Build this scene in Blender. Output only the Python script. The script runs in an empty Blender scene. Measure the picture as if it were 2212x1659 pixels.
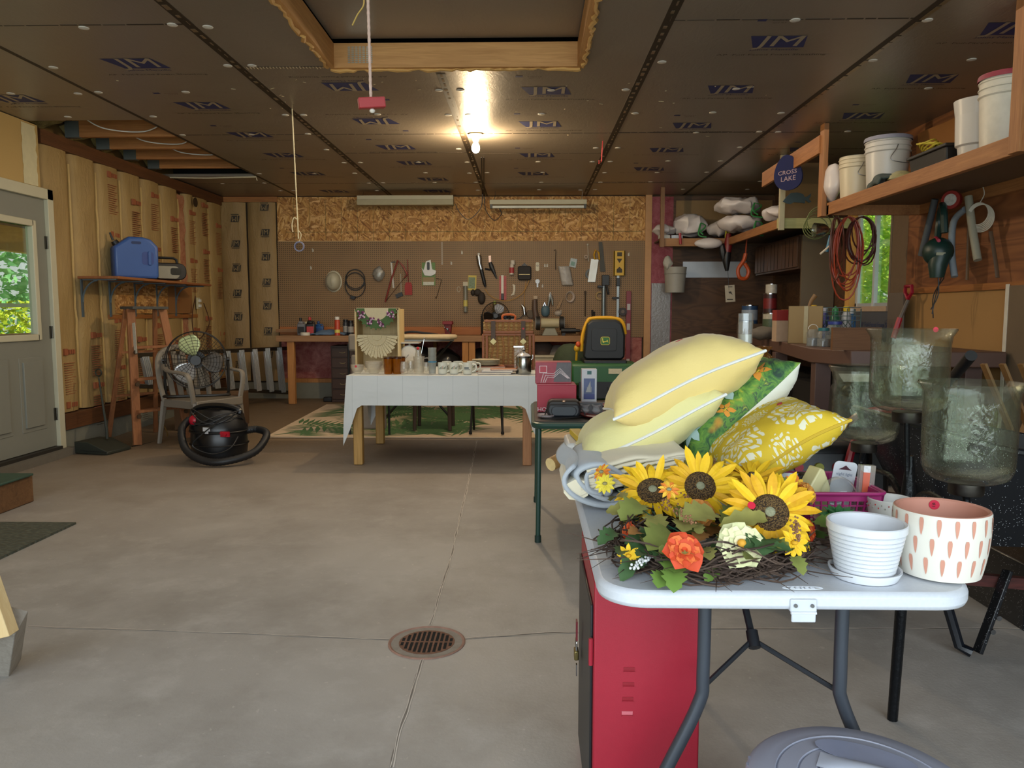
import bpy, math, random
from mathutils import Vector, Matrix, noise
V = Vector; PI = math.pi
R = random.Random(7)
rad = math.radians
COL = bpy.context.scene.collection
# ---------------------------------------------------------------- camera
F = 1661.0; CH = 1.18
PT = math.atan(154.5 / F); YW = math.atan(36 / F * math.cos(PT))
cd = bpy.data.cameras.new('camera'); cam = bpy.data.objects.new('camera', cd); COL.objects.link(cam)
cam.location = (0, 0, CH); cam.rotation_euler = (PI / 2 - PT, 0, YW)
cd.sensor_width = 36; cd.lens = F / 2212 * 36; cd.clip_start = .05
bpy.context.scene.camera = cam
CM = cam.rotation_euler.to_matrix()
def ray(px, py): return CM @ V(((px - 1106) / F, -(py - 829.5) / F, -1))
def at(px, py, Y):
    r = ray(px, py); k = Y / r.y; return V((r.x * k, Y, CH + r.z * k))
def onz(px, py, z):
    r = ray(px, py); k = (z - CH) / r.z; return V((r.x * k, r.y * k, z))
def onx(px, py, X):
    r = ray(px, py); k = X / r.x; return V((X, r.y * k, CH + r.z * k))
ZC = CH + 1.47          # ceiling height
YB = 9.9                # back wall
XL, XR = -3.95, 3.09
def fz(y): return max(0.0, y - 6.0) * .02   # slab rises a little towards the back
# ---------------------------------------------------------------- materials
def lin(c): return c / 12.92 if c <= .04045 else ((c + .055) / 1.055) ** 2.4
def rgb(h):
    if isinstance(h, str): h = tuple(int(h[i:i + 2], 16) for i in (0, 2, 4))
    return tuple(lin(v / 255) for v in h) + (1,)
MC = {}
class NT:
    def __init__(s, name):
        s.m = bpy.data.materials.new(name); s.m.use_nodes = True
        s.t = s.m.node_tree; s.b = s.t.nodes['Principled BSDF']; s.out = s.t.nodes['Material Output']
    def n(s, ty, ins=None, **kw):
        d = s.t.nodes.new(ty)
        for k, v in kw.items(): setattr(d, k, v)
        for k, v in (ins or {}).items(): s.set(d.inputs[k], v)
        return d
    def set(s, sock, v):
        if isinstance(v, bpy.types.NodeSocket): s.t.links.new(v, sock)
        elif isinstance(v, bpy.types.Node): s.t.links.new(v.outputs[0], sock)
        else: sock.default_value = v
    def co(s, scale=(1, 1, 1), rot=(0, 0, 0), loc=(0, 0, 0)):
        tc = s.n('ShaderNodeTexCoord')
        return s.n('ShaderNodeMapping', {'Vector': tc.outputs['Object'], 'Scale': scale, 'Rotation': rot, 'Location': loc}).outputs[0]
    def noise(s, scale, co=None, det=4, rough=.55, dist=0):
        return s.n('ShaderNodeTexNoise', {'Vector': co if co is not None else s.co(), 'Scale': scale, 'Detail': det, 'Roughness': rough, 'Distortion': dist}).outputs[0]
    def math(s, op, a, b=0, c=0):
        d = s.n('ShaderNodeMath', operation=op)
        for i, v in enumerate((a, b, c)): s.set(d.inputs[i], v)
        return d.outputs[0]
    def ramp(s, fac, stops, interp='LINEAR'):
        d = s.n('ShaderNodeValToRGB', {'Fac': fac}); e = d.color_ramp.elements; d.color_ramp.interpolation = interp
        while len(e) < len(stops): e.new(.5)
        for i, (p, c) in enumerate(stops): e[i].position = p; e[i].color = rgb(c) if not isinstance(c, float) else (c, c, c, 1)
        return d.outputs[0]
    def mix(s, f, a, b, blend='MIX'):
        d = s.n('ShaderNodeMix', data_type='RGBA', blend_type=blend)
        s.set(d.inputs[0], f); s.set(d.inputs[6], rgb(a) if isinstance(a, (str, tuple)) else a); s.set(d.inputs[7], rgb(b) if isinstance(b, (str, tuple)) else b)
        return d.outputs[2]
    def bump(s, h, st, dist=.01):
        s.set(s.b.inputs['Normal'], s.n('ShaderNodeBump', {'Height': h, 'Strength': st, 'Distance': dist}).outputs[0])
    def fin(s, col=None, rough=.5, metal=0.0):
        if col is not None: s.set(s.b.inputs['Base Color'], rgb(col) if isinstance(col, (str, tuple)) else col)
        s.set(s.b.inputs['Roughness'], rough); s.set(s.b.inputs['Metallic'], metal); return s.m
def P(col, rough=.5, metal=0.0, var=.12, sc=18, bump=0.0, bsc=60, coat=0.0, name=None, emit=0.0, trans=0.0):
    """painted / plastic / cloth surface with slight procedural mottling"""
    k = ('P', col, rough, metal, var, sc, bump, bsc, coat, emit, trans)
    if k in MC: return MC[k]
    s = NT(name or 'surface'); f = s.noise(sc)
    c = rgb(col); lo = tuple(v * (1 - var) for v in c[:3]) + (1,); hi = tuple(min(1, v * (1 + var)) for v in c[:3]) + (1,)
    d = s.n('ShaderNodeMix', data_type='RGBA'); s.set(d.inputs[0], f); d.inputs[6].default_value = lo; d.inputs[7].default_value = hi
    if bump: s.bump(s.noise(bsc), bump, .004)
    if coat: s.b.inputs['Coat Weight'].default_value = coat
    if emit: s.set(s.b.inputs['Emission Color'], c); s.b.inputs['Emission Strength'].default_value = emit
    if trans: s.b.inputs['Subsurface Weight'].default_value = trans; s.b.inputs['Subsurface Radius'].default_value = (.02, .02, .02)
    MC[k] = s.fin(d.outputs[2], rough, metal); return MC[k]
def W(c1, c2, axis='x', rough=.6, fine=60.0, knots=True, name='wood'):
    """sawn wood with grain along axis"""
    k = ('W', c1, c2, axis, rough, fine)
    if k in MC: return MC[k]
    s = NT(name); sc = {'x': (.05, 1, 1), 'y': (1, .05, 1), 'z': (1, 1, .05)}[axis]
    co = s.co(sc); f = s.noise(fine, co, 5, .6, 1.2); g = s.noise(fine * .15, co, 2, .5, .5)
    m = s.math('MULTIPLY_ADD', f, .6, s.math('MULTIPLY', g, .4))
    c = s.ramp(m, [(.3, c1), (.62, c2)]); k2 = s.noise(2.5); c = s.mix(s.ramp(k2, [(.35, .0), (.8, .35)]), c, c1)
    s.bump(f, .25, .003); MC[k] = s.fin(c, rough); return MC[k]
def METAL(col, rough=.3, brushed=None):
    k = ('M', col, rough, brushed)
    if k in MC: return MC[k]
    s = NT('metal'); sc = {'x': (.02, 1, 1), 'y': (1, .02, 1), 'z': (1, 1, .02), None: (1, 1, 1)}[brushed]
    f = s.noise(90 if brushed else 12, s.co(sc)); r = s.math('MULTIPLY_ADD', f, .25, rough - .1)
    c = s.mix(f, tuple(int(v * .82) for v in hx(col)), col)
    MC[k] = s.fin(c, r, 1.0); return MC[k]
def hx(h): return tuple(int(h[i:i + 2], 16) for i in (0, 2, 4)) if isinstance(h, str) else h
def GLASS(tint='ffffff', bump=0.0, bsc=30, gloss=1.0, body=0.0, rough=.03, bcol=None):
    """thin real glass: clear transmission plus mirror-like reflection by fresnel"""
    k = ('G', tint, bump, bsc, gloss, body, rough, bcol)
    if k in MC: return MC[k]
    s = NT('glass'); tr = s.n('ShaderNodeBsdfTransparent', {'Color': rgb(tint)})
    gl = s.n('ShaderNodeBsdfGlossy', {'Color': (gloss, gloss, gloss, 1), 'Roughness': rough})
    gm = s.n('ShaderNodeNewGeometry'); lw = s.n('ShaderNodeFresnel', {'IOR': s.math('SUBTRACT', 1.5, s.math('MULTIPLY', gm.outputs['Backfacing'], 1.5 - 1 / 1.5))})
    lw2 = s.n('ShaderNodeLayerWeight', {'Blend': .35})
    if bump:
        bn = s.n('ShaderNodeBump', {'Height': s.noise(bsc, s.co((1, 1, .6)), 3, .5, .8), 'Strength': bump, 'Distance': .01}).outputs[0]
        for q in (gl, lw, lw2): s.set(q.inputs['Normal'], bn)
    fac = s.math('MINIMUM', s.math('MULTIPLY_ADD', lw2.outputs['Facing'], .14, lw.outputs[0]), 1.0)
    mx = s.n('ShaderNodeMixShader', {0: fac, 1: tr.outputs[0], 2: gl.outputs[0]})
    if body:
        df = s.n('ShaderNodeBsdfDiffuse', {'Color': rgb(bcol or tint)})
        mx = s.n('ShaderNodeMixShader', {0: body, 1: mx.outputs[0], 2: df.outputs[0]})
    s.set(s.out.inputs[0], mx.outputs[0]); MC[k] = s.m; return s.m
# ---------------------------------------------------------------- mesh builder
TXT = {}
def text_mesh(s, extrude=0.0):
    if (s, extrude) in TXT: return TXT[(s, extrude)]
    cu = bpy.data.curves.new('lettering', 'FONT'); cu.body = s; cu.size = 1; cu.extrude = extrude; cu.align_x = 'CENTER'; cu.align_y = 'CENTER'; cu.resolution_u = 2
    o = bpy.data.objects.new('lettering', cu); COL.objects.link(o)
    me = o.to_mesh(); r = ([v.co.copy() for v in me.vertices], [tuple(p.vertices) for p in me.polygons])
    o.to_mesh_clear(); bpy.data.objects.remove(o); bpy.data.curves.remove(cu); TXT[(s, extrude)] = r; return r
def frame(z, x=None):
    z = V(z).normalized(); x = V(x) if x is not None else (V((1, 0, 0)) if abs(z.x) < .9 else V((0, 1, 0)))
    y = z.cross(x).normalized(); x = y.cross(z).normalized(); return x, y, z
class G:
    def __init__(s): s.v = []; s.f = []; s.m = []; s.k = 0; s.mark0 = 0
    def mat(s, i): s.k = i; return s
    def mk(s): s.mark0 = len(s.v); return s
    def xf(s, M):
        for i in range(s.mark0, len(s.v)): s.v[i] = M @ s.v[i]
        return s
    def add(s, vs, fs):
        b = len(s.v); s.v += [V(q) for q in vs]; s.f += [tuple(b + i for i in q) for q in fs]; s.m += [s.k] * len(fs); return s
    def box(s, c, d, rz=0, rx=0, ry=0, tx=1, ty=1):
        x, y, z = d[0] / 2, d[1] / 2, d[2] / 2
        vs = [(-x, -y, -z), (x, -y, -z), (x, y, -z), (-x, y, -z), (-x * tx, -y * ty, z), (x * tx, -y * ty, z), (x * tx, y * ty, z), (-x * tx, y * ty, z)]
        M = Matrix.Translation(V(c)) @ Matrix.Rotation(rz, 4, 'Z') @ Matrix.Rotation(ry, 4, 'Y') @ Matrix.Rotation(rx, 4, 'X')
        return s.add([M @ V(q) for q in vs], [(0, 3, 2, 1), (4, 5, 6, 7), (0, 1, 5, 4), (1, 2, 6, 5), (2, 3, 7, 6), (3, 0, 4, 7)])
    def bx(s, x0, x1, y0, y1, z0, z1): return s.box(((x0 + x1) / 2, (y0 + y1) / 2, (z0 + z1) / 2), (abs(x1 - x0), abs(y1 - y0), abs(z1 - z0)))
    def bar(s, a, b, w, h, up=(0, 0, 1)):
        a, b = V(a), V(b); z = (b - a); L = z.length; x, y, z = frame(z, V(up).cross(z) if abs(V(up).normalized().dot(z.normalized())) < .98 else (1, 0, 0))
        vs = [a + x * i * w / 2 + y * j * h / 2 + z * k * L for k in (0, 1) for i, j in ((-1, -1), (1, -1), (1, 1), (-1, 1))]
        return s.add(vs, [(0, 3, 2, 1), (4, 5, 6, 7), (0, 1, 5, 4), (1, 2, 6, 5), (2, 3, 7, 6), (3, 0, 4, 7)])
    def tube(s, pts, r, n=8, closed=False, flat=1.0):
        pts = [V(p) for p in pts]; N = len(pts); rs = r if isinstance(r, (list, tuple)) else [r] * N; b = len(s.v)
        px = None; rings = []
        for i in range(N):
            if closed: t = pts[(i + 1) % N] - pts[i - 1]
            else: t = pts[min(i + 1, N - 1)] - pts[max(i - 1, 0)]
            if t.length < 1e-9: t = V((0, 0, 1))
            x, y, z = frame(t, px); px = x
            rings.append([pts[i] + x * math.cos(2 * PI * j / n) * rs[i] + y * math.sin(2 * PI * j / n) * rs[i] * flat for j in range(n)])
        for q in rings: s.v += q
        M = N if closed else N - 1
        for i in range(M):
            a, c = b + i * n, b + ((i + 1) % N) * n
            for j in range(n): s.f.append((a + j, a + (j + 1) % n, c + (j + 1) % n, c + j)); s.m.append(s.k)
        if not closed:
            s.f.append(tuple(b + j for j in range(n))[::-1]); s.f.append(tuple(b + (N - 1) * n + j for j in range(n))); s.m += [s.k] * 2
        return s
    def cyl(s, a, b, r, n=16, r2=None): return s.tube([a, b], [r, r2 if r2 is not None else r], n)
    def lathe(s, prof, c=(0, 0, 0), n=24, sx=1, sy=1, axis='z', cap=True, wob=0):
        b = len(s.v); c = V(c)
        for r, z in prof:
            for j in range(n):
                a = 2 * PI * j / n; w = 1 + wob * math.sin(a * 8)
                q = V((r * math.cos(a) * sx * w, r * math.sin(a) * sy * w, z))
                if axis == 'y': q = V((q.x, -q.z, q.y))
                if axis == 'x': q = V((q.z, q.y, -q.x))
                s.v.append(c + q)
        for i in range(len(prof) - 1):
            for j in range(n):
                s.f.append((b + i * n + j, b + i * n + (j + 1) % n, b + (i + 1) * n + (j + 1) % n, b + (i + 1) * n + j)); s.m.append(s.k)
        if cap:
            if prof[0][0] > 1e-6: s.f.append(tuple(b + j for j in range(n))[::-1]); s.m.append(s.k)
            if prof[-1][0] > 1e-6: s.f.append(tuple(b + (len(prof) - 1) * n + j for j in range(n))); s.m.append(s.k)
        return s
    def prism(s, poly, d0, d1, pl='xz'):
        n = len(poly)
        def q(u, v, d): return {'xz': (u, d, v), 'xy': (u, v, d), 'yz': (d, u, v)}[pl]
        vs = [q(u, v, d0) for u, v in poly] + [q(u, v, d1) for u, v in poly]
        fs = [tuple(range(n)), tuple(range(n, 2 * n))[::-1]] + [(i, i + n, (i + 1) % n + n, (i + 1) % n) for i in range(n)]
        return s.add(vs, fs)
    def ball(s, c, r, n=14, m=9, e=1.0):
        r = r if isinstance(r, (tuple, list)) else (r, r, r); c = V(c)
        prof = [(math.sin(PI * i / m) ** e, -math.cos(PI * i / m)) for i in range(m + 1)]; b = len(s.v)
        for p, z in prof:
            for j in range(n): s.v.append(c + V((p * math.cos(2 * PI * j / n) * r[0], p * math.sin(2 * PI * j / n) * r[1], z * r[2])))
        for i in range(m):
            for j in range(n): s.f.append((b + i * n + j, b + i * n + (j + 1) % n, b + (i + 1) * n + (j + 1) % n, b + (i + 1) * n + j)); s.m.append(s.k)
        return s
    def grid(s, fn, nu, nv, wrap=False):
        b = len(s.v)
        for i in range(nu + 1):
            for j in range(nv + 1): s.v.append(V(fn(i / nu, j / nv)))
        for i in range(nu):
            for j in range(nv):
                a = b + i * (nv + 1) + j; s.f.append((a, a + nv + 1, a + nv + 2, a + 1)); s.m.append(s.k)
        return s
    def ring(s, c, R0, r, n=32, m=8, axis='z', sx=1, sy=1, a0=0, a1=2 * PI):
        c = V(c); full = abs(a1 - a0 - 2 * PI) < 1e-4; k = n if full else n + 1; pts = []
        for i in range(k):
            a = a0 + (a1 - a0) * i / n; x, y = R0 * sx * math.cos(a), R0 * sy * math.sin(a)
            pts.append(c + V({'z': (x, y, 0), 'y': (x, 0, y), 'x': (0, x, y)}[axis]))
        return s.tube(pts, r, m, closed=full)
    def text(s, t, size, M, ext=0.0, width=None):
        vs, fs = text_mesh(t, ext); w = 1
        if width: ex = [v.x for v in vs]; w = width / ((max(ex) - min(ex)) * size)
        return s.add([M @ V((v.x * size * w, v.y * size, v.z * size)) for v in vs], fs)
    def obj(s, name, mats, parent=None, bevel=0, sm=None, sub=0, solid=0, loc=None, label=None, kind=None):
        me = bpy.data.meshes.new(name); me.from_pydata([tuple(q) for q in s.v], [], s.f)
        mats = mats if isinstance(mats, (list, tuple)) else [mats]
        for q in mats: me.materials.append(q)
        if len(mats) > 1: me.polygons.foreach_set('material_index', s.m)
        me.validate(); 
        if sm is None: sm = 40
        if sm: me.polygons.foreach_set('use_smooth', [True] * len(me.polygons)); me.set_sharp_from_angle(angle=rad(sm))
        me.update(); o = bpy.data.objects.new(name, me); COL.objects.link(o)
        if parent is not None: o.parent = parent
        if loc is not None: o.location = loc
        if solid: q = o.modifiers.new('s', 'SOLIDIFY'); q.thickness = solid
        if bevel: q = o.modifiers.new('b', 'BEVEL'); q.width = bevel; q.segments = 2; q.limit_method = 'ANGLE'; q.angle_limit = rad(40)
        if sub: q = o.modifiers.new('d', 'SUBSURF'); q.levels = sub; q.render_levels = sub
        if label: o['label'] = label
        if kind: o['kind'] = kind
        return o
def tag(o, label, cat, group=None, kind=None):
    o['label'] = label; o['category'] = cat
    if group: o['group'] = group
    if kind: o['kind'] = kind
    return o
def thing(name, label, cat, loc=(0, 0, 0), rz=0, group=None, rot=None):
    o = bpy.data.objects.new(name, None); COL.objects.link(o); o.location = loc
    o.rotation_euler = rot if rot is not None else (0, 0, rz); o.empty_display_size = .05
    return tag(o, label, cat, group)
def solo(g, name, mats, label, cat, loc=(0, 0, 0), rz=0, group=None, rot=None, **kw):
    o = g.obj(name, mats, **kw); o.location = loc; o.rotation_euler = rot if rot is not None else (0, 0, rz)
    return tag(o, label, cat, group)
def dup(root, loc, rz=None, label=None, group=None, rot=None, scale=None):
    r = root.copy(); COL.objects.link(r); r.location = loc
    if rz is not None: r.rotation_euler = (0, 0, rz)
    if rot is not None: r.rotation_euler = rot
    if scale is not None: r.scale = (scale,) * 3 if not isinstance(scale, tuple) else scale
    if label: r['label'] = label
    if group: r['group'] = group
    for ch in list(root.children):
        c = ch.copy(); COL.objects.link(c); c.parent = r
        for q in list(ch.children): d = q.copy(); COL.objects.link(d); d.parent = c
    return r
def struct(g, name, mats, parent=None, **kw):
    o = g.obj(name, mats, parent, **kw)
    if parent is None: o['kind'] = 'structure'
    return o
def arc(c, r, a0, a1, n, pl='xz', ry=None):
    ry = ry or r; o = []
    for i in range(n + 1):
        a = rad(a0 + (a1 - a0) * i / n); u, v = r * math.cos(a), ry * math.sin(a); c = V(c)
        o.append(c + V({'xz': (u, 0, v), 'xy': (u, v, 0), 'yz': (0, u, v)}[pl]))
    return o
def rrect(w, h, r, n=5):
    o = []
    for cx, cy, a in ((w / 2 - r, h / 2 - r, 0), (-w / 2 + r, h / 2 - r, 90), (-w / 2 + r, -h / 2 + r, 180), (w / 2 - r, -h / 2 + r, 270)):
        for i in range(n + 1): t = rad(a + 90 * i / n); o.append((cx + r * math.cos(t), cy + r * math.sin(t)))
    return o
def spline(pts, k=6):
    pts = [V(p) for p in pts]; o = []
    for i in range(len(pts) - 1):
        p0, p1, p2, p3 = pts[max(i - 1, 0)], pts[i], pts[i + 1], pts[min(i + 2, len(pts) - 1)]
        for j in range(k):
            t = j / k; o.append(.5 * ((2 * p1) + (p2 - p0) * t + (2 * p0 - 5 * p1 + 4 * p2 - p3) * t * t + (3 * p1 - p0 - 3 * p2 + p3) * t ** 3))
    return o + [pts[-1]]

# ================================================================ setting materials
def concrete():
    s = NT('concrete_slab'); co = s.co()
    a = s.noise(.55, co, 5, .6, .4); b = s.noise(4.5, co, 7, .72); c = s.noise(90, co, 3, .6)
    col = s.ramp(a, [(.3, '96928c'), (.5, 'a6a29d'), (.68, 'b4b1ac')])
    col = s.mix(s.ramp(b, [(.5, .0), (.72, .55)]), col, 'c0bcb7')
    col = s.mix(s.ramp(s.noise(1.6, s.co((1, 1, 1), loc=(5, 3, 0)), 5, .7), [(.47, .0), (.75, .55)]), col, '7d776f')
    sp = s.n('ShaderNodeSeparateXYZ', {0: co})      # browner, darker tint growing towards the back and left
    back = s.math('MULTIPLY', s.math('SUBTRACT', sp.outputs[1], 3.4), .3); back = s.n('ShaderNodeClamp', {0: back}).outputs[0]
    left = s.n('ShaderNodeClamp', {0: s.math('MULTIPLY', s.math('SUBTRACT', -.2, sp.outputs[0]), .5)}).outputs[0]
    col = s.mix(s.math('MULTIPLY', s.math('MULTIPLY', back, s.math('MULTIPLY_ADD', left, .4, .6)), .95), col, '715c42')
    spk = s.ramp(s.noise(38, co, 2, .5), [(.7, .0), (.74, .8)]); col = s.mix(s.math('MULTIPLY', spk, .25), col, 'e8e2d8')
    s.bump(s.math('ADD', s.math('MULTIPLY', b, .5), s.math('MULTIPLY', c, .2)), .35, .01)
    return s.fin(col, s.math('MULTIPLY_ADD', b, .3, .42))
def foil():
    s = NT('foil_facing'); co = s.co()
    w = s.noise(28, s.co((1, .35, 1)), 4, .6, 1.5); big = s.noise(1.2, co, 3, .5)
    col = s.mix(big, '8a7f70', 'a2978a')
    s.bump(s.math('ADD', s.math('MULTIPLY', w, .6), s.math('MULTIPLY', s.noise(3, co, 2), 1.2)), .22, .01)
    return s.fin(col, s.math('MULTIPLY_ADD', big, .16, .3), .5)
def osb(dark=0):
    s = NT('strand_board'); cs = []
    for i, a in enumerate((.2, 1.3, 2.4)):
        co = s.co((1, 1, 1), (0, a, 0)); co2 = s.n('ShaderNodeMapping', {0: co, 'Scale': (9, 9, 45)}).outputs[0]
        vo = s.n('ShaderNodeTexVoronoi', {'Vector': co2, 'Scale': 1.0 + i * .2, 'Randomness': 1}); cs.append(vo)
    sel = s.noise(9, s.co(), 2, .5, 1)
    def g(v): return s.n('ShaderNodeSeparateColor', {0: v.outputs['Color']}).outputs[0]
    m1 = s.ramp(g(cs[0]), [(0, '8e602e'), (.5, 'c8955a'), (1, 'e8bc80')]); m2 = s.ramp(g(cs[1]), [(0, '94632f'), (.6, 'c7934f'), (1, 'e2b878')])
    m3 = s.ramp(g(cs[2]), [(0, '7d5026'), (.5, 'b27d42'), (1, 'd6a763')])
    c = s.mix(s.ramp(sel, [(.46, .0), (.5, 1.)]), m1, m2); c = s.mix(s.ramp(s.noise(12, s.co(loc=(3, 1, 2)), 2, .5, 1), [(.5, .0), (.54, 1.)]), c, m3)
    s.bump(sel, .3, .005); return s.fin(c, .7)
def pegboard():
    s = NT('perforated_hardboard'); sp = s.n('ShaderNodeSeparateXYZ', {0: s.co()}); q = []
    for k in (0, 2):
        v = s.math('FRACT', s.math('MULTIPLY', sp.outputs[k], 1 / .0254)); q.append(s.math('POWER', s.math('SUBTRACT', v, .5), 2.0))
    d = s.math('SQRT', s.math('ADD', q[0], q[1])); hole = s.math('LESS_THAN', d, .2)
    base = s.mix(s.noise(4), '82623c', '93734a'); return s.fin(s.mix(hole, base, '2e2010'), .55)
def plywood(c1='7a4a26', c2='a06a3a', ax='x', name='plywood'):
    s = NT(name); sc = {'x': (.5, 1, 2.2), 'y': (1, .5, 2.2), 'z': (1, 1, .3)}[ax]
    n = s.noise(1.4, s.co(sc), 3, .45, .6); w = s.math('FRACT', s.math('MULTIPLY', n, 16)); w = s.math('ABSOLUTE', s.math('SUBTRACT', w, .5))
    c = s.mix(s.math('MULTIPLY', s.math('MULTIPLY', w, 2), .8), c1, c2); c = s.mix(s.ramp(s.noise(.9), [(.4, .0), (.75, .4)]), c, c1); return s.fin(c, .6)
def kraft(c1='9a7f50', c2='b89a64'):
    s = NT('kraft_paper'); n = s.noise(5, s.co((1, 1, .5)), 5, .6, .6); s.bump(s.noise(14, s.co((1, 1, .35)), 4, .6, 1.4), .55, .02)
    return s.fin(s.mix(n, c1, c2), .62)
def fiberglass(c1='8c3f3c', c2='c98a80'):
    s = NT('mineral_wool'); n = s.noise(9, None, 6, .7, .5); s.bump(s.noise(50, None, 4, .7), .8, .02); return s.fin(s.mix(s.ramp(n, [(.3, .0), (.7, 1.)]), c1, c2), .95)
def foliage_mat(c1, c2, nm='leaf'):
    s = NT(nm); n = s.noise(3.1); g = s.noise(40); c = s.mix(s.ramp(n, [(.35, .0), (.65, 1.)]), c1, c2)
    tr = s.n('ShaderNodeBsdfTranslucent', {'Color': c}); df = s.n('ShaderNodeBsdfDiffuse', {'Color': c})
    mx = s.n('ShaderNodeMixShader', {0: .5, 1: df.outputs[0], 2: tr.outputs[0]}); s.set(s.out.inputs[0], mx.outputs[0]); return s.m
M_FLOOR, M_FOIL, M_OSB, M_PEG = concrete(), foil(), osb(), pegboard()
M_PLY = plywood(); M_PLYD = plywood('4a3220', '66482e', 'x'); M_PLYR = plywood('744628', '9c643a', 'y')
M_KRAFT = kraft(); M_KRAFTD = kraft('8a6f45', 'a68858'); M_PINK = fiberglass(); M_PINKL = fiberglass('b06a48', 'd9a27c'); M_WOOLY = fiberglass('8a7a48', 'b8a468')
M_BEAM = W('8a5326', 'b0743c', 'y'); M_BEAMX = W('8a5326', 'b57a42', 'x'); M_POST = W('9c6430', 'c68a4c', 'z')
M_DRK = W('4a2c18', '6e4526', 'y'); M_DARK = P('17120e', .9)
M_BLOCK = P('7d7c6f', .9, sc=12, bump=.4); M_DRY = P('c0a064', .8, sc=3, var=.06)
M_SEAM = P('33281c', .55, .3, var=.5, sc=70); M_BLUE = P('262c5c', .6, sc=40, var=.2); M_INK = P('4c4236', .7); M_FOILTXT = P('a89a84', .5, .2)
M_RED = P('a05c3a', .7, name='red_print'); M_WHT = P('d8d5cc', .45); M_BLK = P('141416', .45); M_CHROME = METAL('c8c8c8', .15); M_STEEL = METAL('8c8c8c', .35)
# ================================================================ floor
def floor():
    g = G(); xs = [-4.05, 3.2]; g.v = []
    ys = [-2.5, -1, 0, 1, 2, 3, 4, 5, 6, 7, 8, 9, 10.1]
    for y in ys:
        for x in xs: g.v.append(V((x, y, fz(y))))
    for i in range(len(ys) - 1): a = i * 2; g.f.append((a, a + 1, a + 3, a + 2)); g.m.append(0)
    for x in (0, 1):                                         # slab edge thickness
        g.v.append(V((xs[x], -2.5, -.2))); g.v.append(V((xs[x], 10.1, -.2)))
    n = len(ys) * 2; g.f.append((0, n, n + 2, 1)); g.m.append(0); g.f.append((n, n + 1, n + 3, n + 2)); g.m.append(0)
    fl = struct(g, 'floor', M_FLOOR, sm=0)
    mj = P('7d766e', .9, sc=30, var=.3); ml = P('cfc8be', .9, sc=30, var=.3)
    g = G()                                                  # control joints: ragged groove with pale crumbs along it
    def joint(px, w):
        pts = []
        for a, b in zip(px[:-1], px[1:]):
            p, q = onz(*a, 0), onz(*b, 0); n = max(2, int((q - p).length / .035))
            for i in range(n): t = p.lerp(q, i / n); pts.append(t)
        pts.append(onz(*px[-1], 0))
        for k, (m, off, ww) in enumerate(((0, 0, w), (1, w * .9, w * .7), (1, -w * .9, w * .5))):
            g.mat(m); L = []
            for i, p in enumerate(pts):
                d = (pts[min(i + 1, len(pts) - 1)] - pts[max(i - 1, 0)]).normalized(); nn = V((-d.y, d.x, 0))
                jit = noise.noise(p * 9 + V((k * 5, 0, 0))) * .006; hw = ww * (.5 + .5 * abs(noise.noise(p * 30 + V((k, 0, 3))))); c = p + nn * (off + jit)
                z = V((0, 0, fz(p.y) + .0012 + k * .0003)); L.append((c + nn * hw + z, c - nn * hw + z))
            for i in range(len(L) - 1): g.add([L[i][0], L[i][1], L[i + 1][1], L[i + 1][0]], [(0, 1, 2, 3)])
    joint([(1030, 956), (1012, 1040), (975, 1200), (930, 1350)], .004)
    joint([(913, 1425), (868, 1565), (845, 1659)], .004)
    joint([(60, 1354), (400, 1364), (840, 1382)], .0035)
    joint([(1002, 1380), (1200, 1367), (1540, 1358), (2212, 1359)], .005)
    g.obj('control_joint', [mj, ml], fl, sm=0)
    g = G(); c = V((-.363, 2.656, 0))
    g.lathe([(.138, 0), (.138, .003), (.134, .005), (.129, .003), (.127, .0015)], n=48, cap=False)
    d = thing('floor_drain', 'round rusty floor drain grate set in a worn concrete ring', 'drain', c)
    g.obj('drain_ring', P('9a7868', .9, sc=30, var=.45), d)
    g = G().lathe([(.128, .0015), (.001, .0015)], n=40, cap=False); g.obj('drain_dish', P('948c82', .9, sc=30, var=.3, bump=.5), d)
    g = G()
    for k in (-1, 1):
        for i in range(-5, 6):
            x = i * .0172; h = math.sqrt(max(0, .094 ** 2 - x * x)) - .006
            if h > .01: g.add([(x - .0052, k * .005, .003), (x + .0052, k * .005, .003), (x + .0052, k * h, .003), (x - .0052, k * h, .003)], [(0, 1, 2, 3)])
    g.obj('drain_slot', P('0a0908', 1), d)
    g = G().lathe([(.1, .0015), (.1, .0025), (.001, .0026)], n=40, cap=False); g.obj('drain_grate', P('7c5a48', .85, .2, sc=60, var=.6, bump=.6), d)
floor()
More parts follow.
